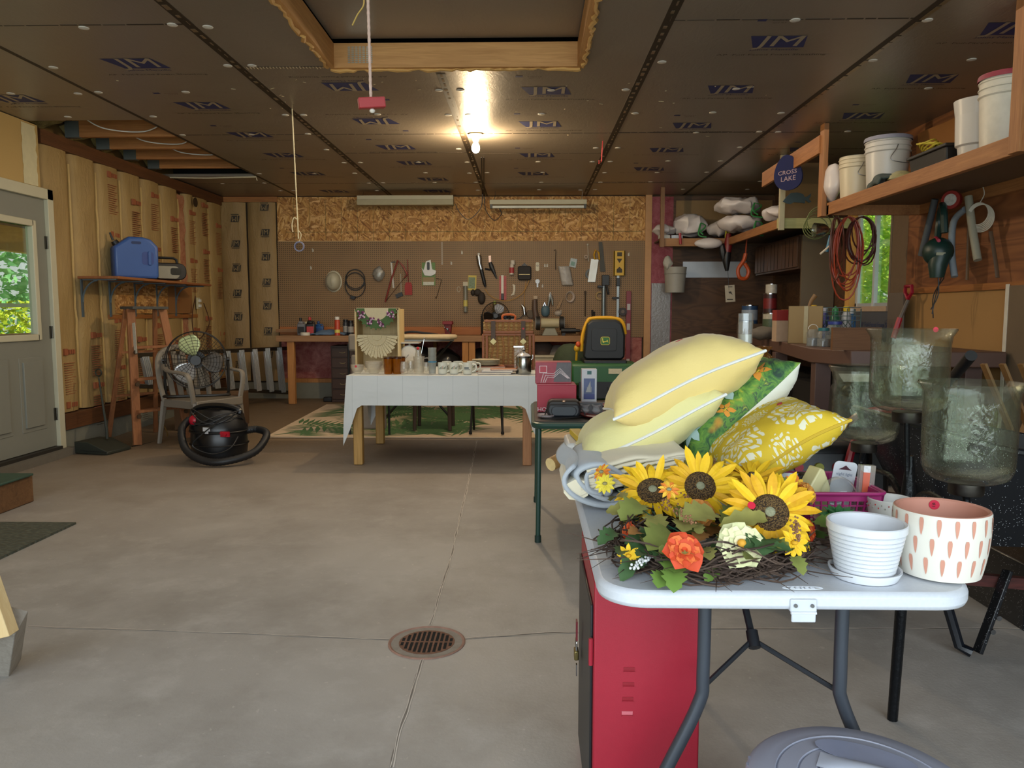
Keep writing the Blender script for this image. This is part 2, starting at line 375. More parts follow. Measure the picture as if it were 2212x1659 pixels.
# ================================================================ walls and ceiling
def walls():
    # back wall: strand board above pegboard, plywood to the right, insulation to the left
    g = G().bx(-4.1, 3.3, YB + .03, YB + .13, -.1, 2.8); wb = struct(g, 'wall_back', P('54422e', .8, sc=3))
    G().bx(-3.212, 1.47, YB, YB + .03, 2.085, ZC - .01).obj('strand_board_panel', M_OSB, wb)
    g = G()                                                  # printed nailing grid on the board
    for i in range(24): x = -3.0 + i * .2035; g.bx(x, x + .004, YB - .001, YB, 2.09, ZC - .02)
    for z in (2.2, ): g.bx(-3.1, 1.44, YB - .001, YB, z, z + .005)
    g.obj('nailing_grid', P('5c5a34', .8), wb)
    G().bx(-3.215, 1.47, YB - .012, YB, .865, 2.085).obj('pegboard', M_PEG, wb, loc=None)
    G().bx(-3.2, -1.5, YB - .016, YB - .012, 2.083, 2.09).obj('pegboard_edge', P('c9a878', .6), wb)
    g = G().bx(-3.2, 1.45, YB + .0, YB + .03, .32, .87); g.obj('insulation_panel', M_PINK, wb)
    g = G()
    for x in (-2.3, -1.2, -.6, .1, .6): g.bx(x - .02, x + .02, YB - .07, YB, .3, .88)
    g.bx(-3.2, 1.5, YB - .07, YB, .28, .33); g.obj('wall_stud', M_POST, wb)
    g = G().bx(-4.0, 3.1, YB - .1, YB, 0, .28); g.obj('block_course', M_BLOCK, wb)
    g = G().bx(-3.98, -3.2, YB - .02, YB + .03, ZC - .07, ZC - .005); g.obj('top_plate', M_BEAMX, wb)
    for x0, x1 in ((-3.96, -3.6), (-3.58, -3.22)):           # plastic covered kraft batts
        w = x1 - x0
        g = G().grid(lambda u, v: (x0 + w * u, YB - .03 - .05 * math.sin(PI * u) ** .5 - .012 * noise.noise(V((u * 2, v * 5, x0)) * 2), .3 + (ZC - .38) * v), 12, 34)
        bt = g.obj('insulation_batt', M_KRAFTD, wb, label='brown paper batt under clear plastic')
        g = G()
        for k in range(7):
            z = 2.5 - k * .31 - (.14 if x0 < -3.9 else 0); xc = (x0 + x1) / 2 + .06; s = 1 if k % 2 else -1
            if z < .4: continue
            M = Matrix.Translation(V((xc, YB - .096, z))) @ Matrix.Rotation(PI / 2, 4, 'X') @ Matrix.Rotation(0 if s > 0 else PI, 4, 'Z')
            y = YB - .094
            g.mat(0).prism([(xc - .055, z - .04), (xc + .045, z - .04), (xc + .06, z + .04), (xc - .04, z + .04)], y, y - .001); g.mat(1).text('JM', .085, M, width=.085); g.mat(0).bx(xc - .05, xc + .05, y - .001, y, z - .055 * s - .004, z - .055 * s + .004)
        g.obj('printed_logo', [P('332c22', .6), P('9a8258', .6)], bt)
    # right part of the back wall
    G().bx(1.47, 1.55, YB - .03, YB + .0, .3, ZC).obj('edge_strip', P('c49464', .6), wb)
    G().bx(1.55, 1.82, YB - .02, YB, .3, ZC - .02).obj('pink_insulation', fiberglass('8a3a44', 'b8707a'), wb)
    s = P('8b8784', .3, .2, sc=20, bump=.8, bsc=40, name='clear_plastic')
    G().bx(1.56, 1.8, YB - .035, YB - .02, .2, 1.55).obj('plastic_sheet', s, wb)
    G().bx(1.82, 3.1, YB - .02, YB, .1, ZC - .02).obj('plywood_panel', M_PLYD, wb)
    G().bx(1.95, 2.75, YB - .03, YB - .02, 1.62, 1.82).obj('foil_board', P('b9bcc0', .35, .5, sc=6), wb)
    G().bx(1.85, 3.05, YB - .03, YB - .02, 2.2, 2.58).obj('kraft_panel', P('8d7048', .7), wb)
    # left wall
    g = G().bx(XL - .15, XL - .05, -1.2, 5.22, 0, 2.8).bx(XL - .15, XL - .05, 5.22, 6.75, 2.13, 2.8).bx(XL - .15, XL - .05, 6.75, 10.1, 0, 2.8).bx(XL - .15, XL - .05, 5.22, 6.75, 0, .8).bx(XL - .15, XL - .05, 5.22, 6.2, 0, .05)
    wl = struct(g, 'wall_left', P('8a6a3c', .8))
    g = G().bx(XL - .05, -3.87, -1.2, 5.16, .15, ZC - .005).bx(XL - .05, -3.87, 5.16, 6.13, 2.16, ZC - .005); g.obj('drywall_panel', M_DRY, wl)
    g = G().grid(lambda u, v: (-3.868, 5.93 + .17 * u + .015 * noise.noise(V((u * 3, v * 9, 1))), 2.17 + .46 * v), 4, 20); g.obj('joint_compound', P('d9cfa8', .8), wl)
    G().bx(XL - .05, -3.86, 6.28, 10, .2, .33).obj('bottom_plate', M_DRK, wl)
    G().bx(XL - .05, -3.88, 6.28, 10, 0, .2).obj('block_course', M_BLOCK, wl)
    G().bx(XL - .05, -3.89, 6.2, 10, 2.53, ZC - .01).obj('top_plate', M_DRK, wl)
    G().bx(XL - .0, -3.89, 7.1, 9.0, 1.12, 1.16).obj('blocking', M_BEAM, wl)
    for k in range(9):
        y0 = 6.22 + .41 * k; w = .395; pink = k == 6
        if k == 6:
            G().grid(lambda u, v: (XL + .01 + .03 * noise.noise(V((u * 4, v * 20, 5))), y0 + .17 * u, .35 + 2.15 * v), 4, 40).obj('mineral_wool_strip', M_PINKL, wl); y0 += .17; w = .22
        def fn(u, v, y0=y0, w=w, k=k):
            e = 4 * u * (1 - u); b = .05 * e ** .4 + .02 * noise.noise(V((u * 1.5 + k * 7, v * 5, 2))) * e - .03 * (1 - e) ** 4
            return (XL + b, y0 + w * u + .012 * noise.noise(V((k * 3.1, v * 7, u))), .34 + 2.2 * v + .02 * noise.noise(V((k, u * 3, 9))) * (v > .9))
        bt = G().grid(fn, 14, 40).obj('insulation_batt', M_KRAFT, wl)
        g = G()
        for z0 in (2.3, 1.75, .95, .5):
            z0 += .13 * ((k * 37) % 5 - 2) / 2
            if k in (0, 1) and z0 > 1.4: continue
            yc = y0 + w * .55; x = XL + .058 + (.012 if k % 2 else 0)
            g.bx(x - .02, x, yc - .07, yc - .02, z0, z0 + .055)
            for q in range(3): g.bx(x - .02, x, yc + q * .03, yc + q * .03 + .02, z0 + .008, z0 + .045)
            for q in range(14): g.bx(x - .02, x, yc - .07, yc + .07 - .02 * ((q * 7) % 3), z0 - .07 - q * .02, z0 - .066 - q * .02)
        g.obj('red_printing', M_RED, bt)
        if k < 8:
            ys = y0 + w + .007
            G().tube([(XL + .012 + .012 * noise.noise(V((k, i * .8, 0))), ys + .01 * noise.noise(V((k, i * .7, 4))), .35 + i * .11) for i in range(20)], [.014 + .01 * abs(noise.noise(V((k, i * 1.3, 7)))) for i in range(20)], 6).obj('paper_flange', P('c2a468', .6, bump=.5), wl)
    G().bx(XL, -3.885, 7.2, 8.25, 1.17, 1.48).obj('strand_board_patch', M_OSB, wl)
    G().bx(XL, -3.886, 8.27, 8.85, 1.17, 1.48).obj('plywood_patch', P('96683a', .7, sc=5), wl)
    # right wall with window opening (Y 6.72-7.45, Z 1.22-2.12)
    g = G().bx(XR + .05, XR + .15, -1.2, 6.7, 0, 2.8).bx(XR + .05, XR + .15, 7.9, 10.1, 0, 2.8).bx(XR + .05, XR + .15, 6.7, 7.9, 0, 1.19).bx(XR + .05, XR + .15, 6.7, 7.9, 2.2, 2.8)
    wr = struct(g, 'wall_right', P('54422e', .8))
    G().bx(XR, XR + .05, 3.4, 6.42, 1.37, ZC).bx(XR, XR + .05, 6.42, 6.7, 2.13, ZC).obj('plywood_panel', M_PLYR, wr)
    G().bx(XR - .02, XR, 3.0, 6.42, 1.33, 1.375).obj('blocking', M_BEAM, wr)
    G().bx(XR + .0, XR + .05, 5.0, 6.42, .2, 1.33).obj('fiberboard_panel', P('a8804c', .75, sc=4, var=.06), wr)
    G().bx(XR - .03, XR + .02, 3.0, 5.02, .15, 1.35).obj('foil_faced_board', P('80705c', .4, .35, sc=4, bump=.3, bsc=15), wr)
    G().bx(XR - .032, XR - .028, 5.0, 5.035, .15, 1.36).obj('board_edge', P('d5cfc0', .5), wr)
    G().bx(XR, XR + .05, 6.42, 6.69, 0, 2.12).obj('window_side_panel', P('6f5a44', .7), wr)
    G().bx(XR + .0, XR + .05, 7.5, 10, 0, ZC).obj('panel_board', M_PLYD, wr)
    G().bx(XR - .01, XR + .05, 6.42, 7.9, .7, 1.19).obj('foil_faced_board', P('5c5f66', .5, .2, sc=4), wr)
    g = G(); M = Matrix.Translation(V((XR - .012, 6.95, 1.07))) @ Matrix.Rotation(-PI / 2, 4, 'Z') @ Matrix.Rotation(PI / 2, 4, 'X'); g.text('AP Foil-Faced Foam Sh', .06, M); g.obj('board_lettering', P('2a3a66', .6), wr)
    # ceiling
    x0, x1 = -4.05, 3.25; ya, yb = 6.0, 8.45; hx0, hx1, hy0, hy1 = -1.173, .293, 2.3, 4.74; z = ZC; g = G(); t = .03
    for q in ((x0, -2.94, -1.2, ya), (x0, -2.94, yb, 10.1), (-2.94, hx0, -1.2, 10.1), (hx0, hx1, -1.2, hy0), (hx0, hx1, hy1, 10.1), (hx1, x1, -1.2, 10.1)): g.bx(q[0], q[1], q[2], q[3], z, z + t)
    ce = struct(g, 'ceiling', M_FOIL, sm=0)
    G().bx(x0, x1, -1.2, 10.1, z + .45, z + .5).obj('attic_deck', M_DARK, ce)
    G().bx(x0 - .1, x0, 5, 9, z, z + .5).bx(x0, x1, ya - .3, ya - .25, z + .03, z + .45).bx(x0, x1, yb + .3, yb + .35, z + .03, z + .45).obj('attic_side', M_DARK, ce)
    for k in range(5):
        y = 6.55 + .47 * k
        if k < 4:
            G().bx(-3.8, -2.4, y, y + .04, z + .0, z + .14).obj('joist', M_BEAMX, ce)
            G().bx(-3.9, -3.78, y - .005, y + .045, z - .005, z + .13).obj('truss_plate', P('5c605c', .5, .3), ce)
        G().grid(lambda u, v: (-3.98 + .28 * u, y - .42 + .4 * v, z + .1 - .08 * math.sin(PI * v) + .12 * u + .03 * noise.noise(V((u * 4, v * 4, k)))), 8, 10).obj('insulation_roll', M_WOOLY, ce)
    for k in range(3): G().tube(spline([(-3.6 + .1 * k, 6.3 + .47 * k, z + .1), (-3.45 + .1 * k, 6.35 + .47 * k, z + .02), (-3.2 + .1 * k, 6.5 + .47 * k, z + .03), (-2.95, 6.4 + .47 * k, z + .1)]), .005, 6).obj('attic_cable', M_WHT, ce)
    # hatch frame and lid
    mf = W('a8733c', 'd19a5c', 'x'); g = G().bx(hx0 - .02, hx1 + .02, hy1 - .006, hy1 + .04, z - .012, z + .13); fr = g.obj('hatch_trim', mf, ce)
    G().bx(hx0 - .03, hx0 + .006, hy0, hy1 - .006, z - .012, z + .13).obj('hatch_trim', W('a8733c', 'd19a5c', 'y'), ce); G().bx(hx1 - .006, hx1 + .03, hy0, hy1 - .006, z - .012, z + .13).obj('hatch_trim', W('a8733c', 'd19a5c', 'y'), ce)
    g = G()
    for i in range(7):
        for j in range(9): g.bx(hx0 + .09 + i * .022, hx0 + .105 + i * .022, hy1 - .009, hy1 - .006, z + .015 + j * .011, z + .021 + j * .011)
    g.obj('nail_plate', METAL('c8c4ba', .3), ce)
    G().bx(hx0, hx1, hy0, hy1 - .02, z + .15, z + .16).obj('hatch_lid', M_FOIL, ce)
    # ragged foam edge round the opening
    g = G(); e = .012
    def rag(a, b, n):
        a, b = V(a), V(b); g.tube([a.lerp(b, i / n) + V((R.uniform(-e, e), R.uniform(-e, e), R.uniform(-e, e) * .5)) for i in range(n + 1)], [.009 + R.random() * .006 for i in range(n + 1)], 5)
    rag((hx0 - .02, hy1 + .035, z - .012), (hx1 + .02, hy1 + .035, z - .012), 46); rag((hx0 - .03, hy0, z - .012), (hx0 - .03, hy1, z - .012), 60); rag((hx1 + .03, hy0, z - .012), (hx1 + .03, hy1, z - .012), 60)
    g.obj('foam_edge', P('c89a58', .8), ce)
    # taped seams, cross joints, washers, printed logos
    for x, q in ((-2.94, 0), (-1.745, 1), (-.545, 1), (.705, 1), (1.955, 2)):
        g = G(); y = -1.0
        while y < 9.8:
            hop = hx0 < x < hx1 and y < 4.85
            if not hop:
                w = .028 if q else .014; g.mat(0).bx(x - w, x + w, y, y + .1, z - .002, z)
                if q == 1 and R.random() < .9: g.mat(1).bx(x - .006 + R.uniform(-.015, .015), x + .007, y + R.random() * .03, y + .06, z - .003, z - .002)
                if q == 2: g.mat(1).bx(x + .008, x + .032, y, y + .07 + R.random() * .03, z - .003, z - .002)
            y += .1
        g.obj('seam_tape', [M_SEAM, P('8f7c62', .3, .6)], ce)
    g = G()
    for xa, xb, y in ((-1.7, -.6, 4.74), (-2.9, -1.75, 4.05), (.72, 1.93, 4.05), (-2.9, -1.75, 6.5), (-1.7, 3.0, 6.5), (.7, 1.95, 6.48), (1.96, 3.0, 7.15), (-4, -1.75, 8.9), (-1.7, 1.9, 8.95), (-.5, .7, 7.3), (-1.7, -.5, 7.25), (.7, 3, 8.9)):
        x = xa
        while x < xb: L = R.uniform(.05, .2); g.bx(x, min(x + L, xb), y + R.uniform(-.004, .004), y + .008, z - .0015, z); x += L + .01
    g.obj('cross_joint', M_SEAM, ce)
    w = G().lathe([(.0, -.006), (.01, -.005), (.025, -.003), (.027, 0)], n=14, cap=False); w0 = None; n = 0
    for y in (4.08, 4.72, 5.27, 5.88, 6.5, 7.1, 7.7, 8.3, 8.9, 9.45):
        for x in (-3.5, -3.02, -2.86, -2.3, -1.83, -1.66, -1.1, -.62, -.47, .12, .62, .8, 1.35, 1.87, 2.04, 2.6):
            if hx0 - .1 < x < hx1 + .1 and y < 4.8 or x < -2.95 and ya < y < yb or n >= 100: continue
            if R.random() < .42: continue
            if w0 is None: w0 = w.obj('cap_washer', P('cfc9be', .5), ce); o = w0
            else: o = w0.copy(); COL.objects.link(o)
            o.location = (x + R.uniform(-.03, .03), y + R.uniform(-.02, .02), z); n += 1
    g = G(); ids = [((293, 137), 0), ((437, 228), 0), ((540, 291), 0), ((612, 335), 0), ((665, 375), 0), ((722, 413), 0), ((30, 213), 0), ((690, 95), 0), ((757, 187), 1), ((813, 262), 1), ((855, 318), 0), ((895, 352), 0), ((1180, 196), 0), ((1167, 268), 0), ((1160, 335), 0), ((1152, 375), 0), ((1680, 90), 0), ((1578, 193), 0), ((1495, 271), 0), ((1440, 324), 0), ((1402, 365), 0), ((2010, 170), 0), ((1862, 250), 0), ((1740, 323), 0), ((2185, 62), 0), ((935, 387), 0), ((945, 413), 1)]
    for (px, py), fl in ids:
        c = onz(px, py, z); M = Matrix.Translation(c - V((0, 0, .001))) @ Matrix.Rotation(PI if fl else 0, 4, 'Z') @ Matrix.Diagonal((1, -1, -1, 1))
        k = M @ V((0, 0, 0)); s = V((.32, .15))
        if hx0 < c.x < hx1 and c.y < hy1: continue
        vs = [(-.17, .09), (.13, .09), (.17, -.09), (-.11, -.09)]
        g.mat(0).add([M @ V((u, v, 0)) for u, v in vs], [(0, 1, 2, 3)])
        T = M @ Matrix.Translation(V((.02, .005, .001))); g.mat(1).text('JM', .235, T, width=.24)
        g.mat(0).text('Johns Manville', .038, M @ Matrix.Translation(V((.02, -.125, 0))), width=.27)
        g.mat(2).text('AP  Foil-Faced Foam Sheathing', .035, M @ Matrix.Translation(V((.03, -.21, 0))), width=.62)
        if R.random() < .6: g.mat(0).add([M @ V((u - .2, v + .33, 0)) for u, v in ((0, 0), (.045, 0), (.045, -.03), (0, -.03))], [(0, 1, 2, 3)]); g.mat(2).text('R-value 6.0', .02, M @ Matrix.Translation(V((-.08, .31, 0)))); g.mat(2).text('aged 75 F', .018, M @ Matrix.Translation(V((-.08, .28, 0))))
    g.obj('printed_logo', [M_BLUE, M_FOILTXT, M_INK], ce, sm=0)
    g = G()                                                  # small tears in the foil
    for i in range(40):
        x, y = R.uniform(-2.8, 1.8), R.uniform(4.9, 7.4); L = R.uniform(.01, .06); g.bar((x, y, z - .002), (x + R.uniform(-L, L), y + R.uniform(-.02, .02), z - .002), .004, .002)
    for i in range(26): x = -1.7 + i * .02; g.bar((x, 4.745, z - .002), (x + .004, 4.745 + R.uniform(.01, .03), z - .006), .003, .002)
    g.obj('foil_tear', P('cdb890', .5), ce)
walls()
# ================================================================ door and windows
def door():
    mw = P('c9c3a8', .5, sc=6, var=.05); md = P('87877c', .5, sc=5, var=.04)
    y0, y1, z0, z1 = 5.26, 6.19, .09, 2.08; X = -3.9
    g = G().bx(X - .04, X + .045, y1, y1 + .075, .05, z1 + .085).bx(X - .1, X + .045, y0 - .075, y0, .05, z1 + .085).bx(X - .1, X + .045, y0 - .075, y1 + .075, z1, z1 + .085)
    fr = struct(g, 'trim_1', mw, bevel=.004)
    G().bx(X - .1, X + .12, 4.9, 6.3, 0, .06).obj('threshold', P('6d665a', .9, bump=.3), fr)
    G().bx(X - .1, X + .06, y0, y1, .06, .085).obj('sweep', P('2a2620', .6), fr)
    a, b = 5.42, 6.02; c, d = 1.01, 1.85
    g = G().bx(X - .03, X + .012, y0, y1, z0, c).bx(X - .03, X + .012, y0, y1, d, z1).bx(X - .03, X + .012, y0, a, c, d).bx(X - .03, X + .012, b, y1, c, d)
    dr = struct(g, 'door_1', md)
    g = G().bx(X - .03, X + .03, b - .02, b + .03, c - .05, d + .05).bx(X - .03, X + .03, a - .03, a + .02, c - .05, d + .05).bx(X - .03, X + .03, a, b, d, d + .05).bx(X - .03, X + .03, a, b, c - .05, c)
    g.obj('window_frame', mw, dr, bevel=.006)
    G().bx(X - .012, X - .008, a, b, c, d).obj('pane', GLASS('f4faf6'), dr)
    for p0, p1 in ((5.36, 5.66), (5.77, 6.07)):
        g = G()
        for k, (i, h) in enumerate(((0, .004), (.035, .018))): g.bx(X + .01, X + .012 + h, p0 + i, p1 - i, .25 + i, .83 - i)
        g.obj('door_panel', md, dr, bevel=.004)
    for z in (1.74, 1.02, .35): G().bx(X + .01, X + .02, y1 - .02, y1 + .02, z - .05, z + .05).cyl((X + .024, y1, z - .05), (X + .024, y1, z + .05), .007).obj('hinge', METAL('6a665c', .4), dr)
    # window in the right wall
    x = XR + .03; a, b, c, d = 6.73, 7.44, 1.235, 2.125
    g = G().bx(x - .012, x + .012, a, a + .02, c, d).bx(x - .012, x + .012, b - .03, b, c, d).bx(x - .012, x + .012, a, b, c, c + .03).bx(x - .012, x + .012, a, b, d - .03, d)
    w = struct(g, 'window_1', P('aab0b4', .4, sc=4))
    G().bx(x - .022, x + .012, 7.02, 7.06, c, d).bx(x - .014, x + .012, 7.38, 7.41, c, d).obj('sash', P('c6ccd0', .4), w)
    G().bx(x + .005, x + .009, a, b, c, d).obj('pane', GLASS('f2f8f4'), w)
    G().bx(XR - .02, XR + .06, a - .02, b + .02, 1.19, 1.235).obj('sill', P('b8a088', .6), w)
    G().bx(XR - .03, XR + .05, 7.45, 7.56, 1.2, 2.12).obj('side_jamb', P('d9a558', .7, sc=14, var=.25), w)
    G().bx(XR - .005, XR + .02, 6.69, 6.72, 1.2, 2.13).obj('side_jamb', P('7b6a58', .7), w)
door()
# ================================================================ outside
def leaves(name, n, box, c1, c2, size, label, seed):
    r = random.Random(seed); g = G()
    for i in range(n):
        p = V([r.uniform(box[k * 2], box[k * 2 + 1]) for k in range(3)]); a = V((r.gauss(0, 1), r.gauss(0, 1), r.gauss(0, .6))).normalized(); b = a.cross(V((r.gauss(0, 1), r.gauss(0, 1), r.gauss(0, 1)))).normalized(); s = size * r.uniform(.6, 1.3)
        g.add([p - a * s, p + b * s * .45, p + a * s, p - b * s * .45], [(0, 1, 2, 3)])
    o = g.obj(name, foliage_mat(c1, c2), sm=0); tag(o, label, 'foliage', kind='stuff'); return o
leaves('tree_foliage', 9000, (4.6, 5.6, 6.6, 15.5, -.2, 3.8), '8fc04a', 'd9e36a', .09, 'sunlit yellow-green leaves outside the right window', 1)
leaves('tree_foliage', 6000, (5.8, 6.8, 7, 17, 0, 5), '5f9a3c', 'a8cc58', .12, 'deeper green leaves beyond the ones at the right window', 2)
leaves('bush_foliage', 5000, (-7.9, -7.2, 6.6, 12.5, -.2, 1.35), 'a8c23a', 'ecec60', .06, 'bright yellow-green bush low in the porch window', 3)
leaves('tree_foliage', 7000, (-12.5, -11, 8, 22, .3, 6), '5fa06a', '9fc890', .16, 'hazy blue-green trees high in the porch window', 4)
g = G().bx(-30, -4.15, -6, 30, -.4, -.25).bx(3.3, 30, -6, 30, -.4, -.25).bx(-4.15, 3.3, -14, -2.5, -.4, -.22).bx(-4.15, 3.3, 10.2, 30, -.4, -.25)
struct(g, 'ground', P('6f8a48', .9, sc=3))
g = G().bx(-6.9, -6.75, 4, 14, 0, .9).bx(-6.9, -6.75, 4, 14, 1.98, 2.3); g.bx(-6.9, -6.72, 7.1, 7.25, .9, 2.0).bx(-6.9, -6.72, 8.9, 9.05, .9, 2.0).bx(-6.9, -6.72, 10.9, 11.05, .9, 2.)
pf = struct(g, 'wall_porch', P('c98a58', .6)); G().bx(-6.84, -6.8, 7, 13, 1.25, 1.3).bx(-6.84, -6.8, 7.25, 7.32, .9, 2).obj('porch_window_rail', P('e4e4e4', .5), pf)
G().bx(-7.3, -4.15, 4, 14, 2.3, 2.36).obj('porch_soffit', P('575272', .7), pf)
G().bx(-7.0, -4.15, 4, 14, -.2, -.02).obj('porch_deck', P('8a7a66', .8), pf)
# ================================================================ light
wd = bpy.data.worlds.new('world'); bpy.context.scene.world = wd; wd.use_nodes = True; nt = wd.node_tree
bg = nt.nodes['Background']; tc = nt.nodes.new('ShaderNodeTexCoord'); sx = nt.nodes.new('ShaderNodeSeparateXYZ'); cr = nt.nodes.new('ShaderNodeValToRGB')
nt.links.new(tc.outputs['Generated'], sx.inputs[0]); nt.links.new(sx.outputs[2], cr.inputs[0]); nt.links.new(cr.outputs[0], bg.inputs[0])
e = cr.color_ramp.elements; e[0].position = 0; e[0].color = (.62, .66, .6, 1); e[1].position = .35; e[1].color = (.80, .9, 1, 1); bg.inputs[1].default_value = .8
def light(name, ty, loc, energy, col, **kw):
    l = bpy.data.lights.new(name, ty); l.energy = energy; l.color = col
    for k, v in kw.items():
        if k != 'rot': setattr(l, k, v)
    o = bpy.data.objects.new(name, l); COL.objects.link(o); o.location = loc
    if 'rot' in kw: o.rotation_euler = kw['rot']
    return o
light('sun', 'SUN', (0, 0, 8), 9, (1, .95, .82), angle=.02, rot=(rad(-38), rad(8), 0))
light('sky_opening', 'AREA', (-.3, -1.5, 1.6), 150, (.80, .91, 1), shape='RECTANGLE', size=6.6, size_y=2.5, rot=(rad(90), 0, 0))
light('inner_fill', 'AREA', (-.3, 6.0, 2.6), 52, (1, .86, .68), shape='RECTANGLE', size=5.5, size_y=5.5)  # added soft fill below the ceiling, stands for no fixture
sc = bpy.context.scene
sc.view_settings.view_transform = 'Standard'; sc.view_settings.look = 'None'; sc.view_settings.exposure = .45
sc.cycles.use_denoising = True; sc.cycles.adaptive_threshold = .035; sc.cycles.max_bounces = 8; sc.cycles.diffuse_bounces = 3; sc.cycles.glossy_bounces = 3; sc.cycles.transparent_max_bounces = 12; sc.cycles.transmission_bounces = 4
sc.cycles.caustics_reflective = False; sc.cycles.caustics_refractive = False; sc.cycles.sample_clamp_indirect = 6

# ================================================================ left side
def left_side():
    # shelf and brackets
    t = thing('wall_shelf', 'narrow wooden shelf on grey metal brackets fixed to the insulated left wall', 'shelf', (XL + .06, 7.55, 1.47))
    G().bx(0, .36, -.95, 1.0, 0, .022).obj('shelf_board', W('7a4424', '9c6236', 'y'), t, bevel=.003)
    mb = P('5f6d74', .45, .3)
    for y in (-.9, -.45, .0, .45, .88):
        g = G().bx(.02, .32, y - .012, y + .012, -.012, 0).bx(0, .012, y - .012, y + .012, -.33, 0).tube(arc((.16, y, -.2), .15, 180, 95, 8, 'xz', .19), .008, 6)
        g.obj('bracket', mb, t)
    # blue jug
    mj = P('3f5f9e', .35, sc=6, var=.06, bump=.05)
    t = thing('water_jug', 'large blue plastic water jug standing on the left wall shelf', 'jug', (-3.70, 7.22, 1.494), rz=rad(38))
    prof = [(-.19, 0), (.17, 0), (.19, .02), (.19, .3), (.13, .365), (.06, .385), (-.06, .385), (-.12, .34), (-.19, .29)]
    g = G(); d = .1
    n = len(prof); inner = [(-.03, .345), (.045, .345), (.06, .32), (-.045, .32)]
    vs = []
    for y, s in ((-d, .93), (-d + .02, 1), (d - .02, 1), (d, .93)): vs += [(u * s, y, .19 + (v - .19) * s) for u, v in prof]
    fs = [tuple(range(n)), tuple(range(3 * n, 4 * n))[::-1]]
    for k in range(3): fs += [(k * n + i, (k + 1) * n + i, (k + 1) * n + (i + 1) % n, k * n + (i + 1) % n) for i in range(n)]
    g.add(vs, fs); g.obj('jug_body', mj, t, bevel=.012)
    G().prism(rr2(.0, .33, .085, .026, .012), -d - .002, -d + .0, 'xz').obj('carry_opening', P('24345f', .6), t)
    g = G().prism(rr2(.095, .19, .1, .12, .025), -d - .003, -d + .0, 'xz'); g.obj('grip_recess', P('34498a', .5), t)
    G().prism(rr2(.11, .19, .03, .13, .012), -d - .014, -d - .003, 'xz').obj('side_grip', mj, t, bevel=.005)
    G().cyl((-.145, 0, .31), (-.17, 0, .345), .035, 14, .028).cyl((-.175, 0, .35), (-.2, 0, .42), .012, 8, .008).obj('spout_cap', M_BLK, t)
    # boombox
    t = thing('portable_stereo', 'small black and silver portable radio beside the blue jug', 'radio', (-3.70, 7.85, 1.494), rz=rad(40))
    G().prism([(u, v + .1) for u, v in rrect(.34, .17, .07)], -.1, .1, 'xz').obj('stereo_body', M_BLK, t, bevel=.01)
    G().prism([(u - .02, v + .09) for u, v in rrect(.24, .13, .05)], -.112, -.1, 'xz').obj('front_panel', P('8d8c80', .4, .4), t, bevel=.004)
    G().prism([(u + .06, v + .1) for u, v in rrect(.1, .07, .02)], -.116, -.112, 'xz').obj('display', P('2a2d2a', .25), t)
    G().tube([(-.11, 0, .17), (-.1, 0, .225), (-.07, 0, .24), (.07, 0, .24), (.1, 0, .225), (.11, 0, .17)], .013, 8).obj('handle', M_BLK, t)
    # step ladder (wood)
    mw = W('7a4a2c', 'a0683f', 'z', name='old_wood'); t = thing('step_ladder', 'paint-spattered brown wooden step ladder leaning by the door', 'ladder', (-3.50, 6.95, fz(6.95)), rz=rad(57))
    H = 1.19; sp = lambda z, s: (s * (.25 - .1 * z / H))
    def rail(s, y0, y1, w=.055):
        a, b = (sp(0, s), y0, 0), (sp(H, s), y1, H); return G().bar(a, b, .022, w, up=(1, 0, 0))
    for s in (-1, 1):
        rail(s, -.24, -.05, .075).obj('front_rail', mw, t, bevel=.003); rail(s * .92, .28, .05, .04).obj('back_rail', mw, t, bevel=.003)
    for z in (.28, .56, .84):
        y = -.24 + .19 * z / H; G().bx(-sp(z, 1), sp(z, 1), y - .05, y + .05, z, z + .022).obj('step', mw, t, bevel=.002)
        for s in (-1, 1): G().cyl((sp(z, s), y - .04, z - .03), (sp(z, s), y - .055, z - .03), .02, 10).obj('bolt', P('5d4a38', .5, .5), t)
    G().bx(-.17, .17, -.12, .09, H, H + .025).obj('top_step', P('4c4a44', .7, sc=30, var=.4), t, bevel=.004)
    for z in (.4, .8): G().bar((-sp(z, 1) * .9, .28 - .23 * z / H, z), (sp(z, 1) * .9, .28 - .23 * z / H, z), .03, .02).obj('rear_crossbar', mw, t)
    a = V((sp(.75, -1), -.24 + .19 * .75 / H - .045, .8)); G().bar(a, a + V((.018, .045, .27)), .048, .002, up=(1, 0, 0)).obj('warning_sticker', P('c8c2b0', .6, sc=90, var=.25), t)
    # aluminium extension ladder lying on edge along the wall corner
    A, B = V((-3.78, 7.45, .62)), V((-3.08, 9.55, .60)); ma = P('c4c6c4', .25, .55, sc=40); dr = (B - A); L = dr.length
    t = thing('extension_ladder', 'long aluminium ladder resting on its side along the left wall', 'ladder', (-3.78, 7.45, fz(7.5)), rz=math.atan2(dr.y, dr.x))
    for za, zb in ((.42, .12), (.72, .68)): G().bar((-.1, 0, za), (L + .1, 0, zb), .05, .045).obj('side_rail', METAL('6f6a60', .4, 'x'), t, bevel=.004)
    for i in range(10):
        x = .0 + i * .235; g = G()
        for k in range(4): g.bar((x + k * .022 - .03, -.033, .70), (x + k * .022 + .03, -.033, .42 - .3 * x / L), .017, .01, up=(0, 1, 0))
        g.bar((x + .004, -.01, .70), (x + .064, -.01, .42 - .3 * x / L), .085, .03, up=(0, 1, 0)); g.obj('rung', ma, t, bevel=.002)
    t.location.z += .02
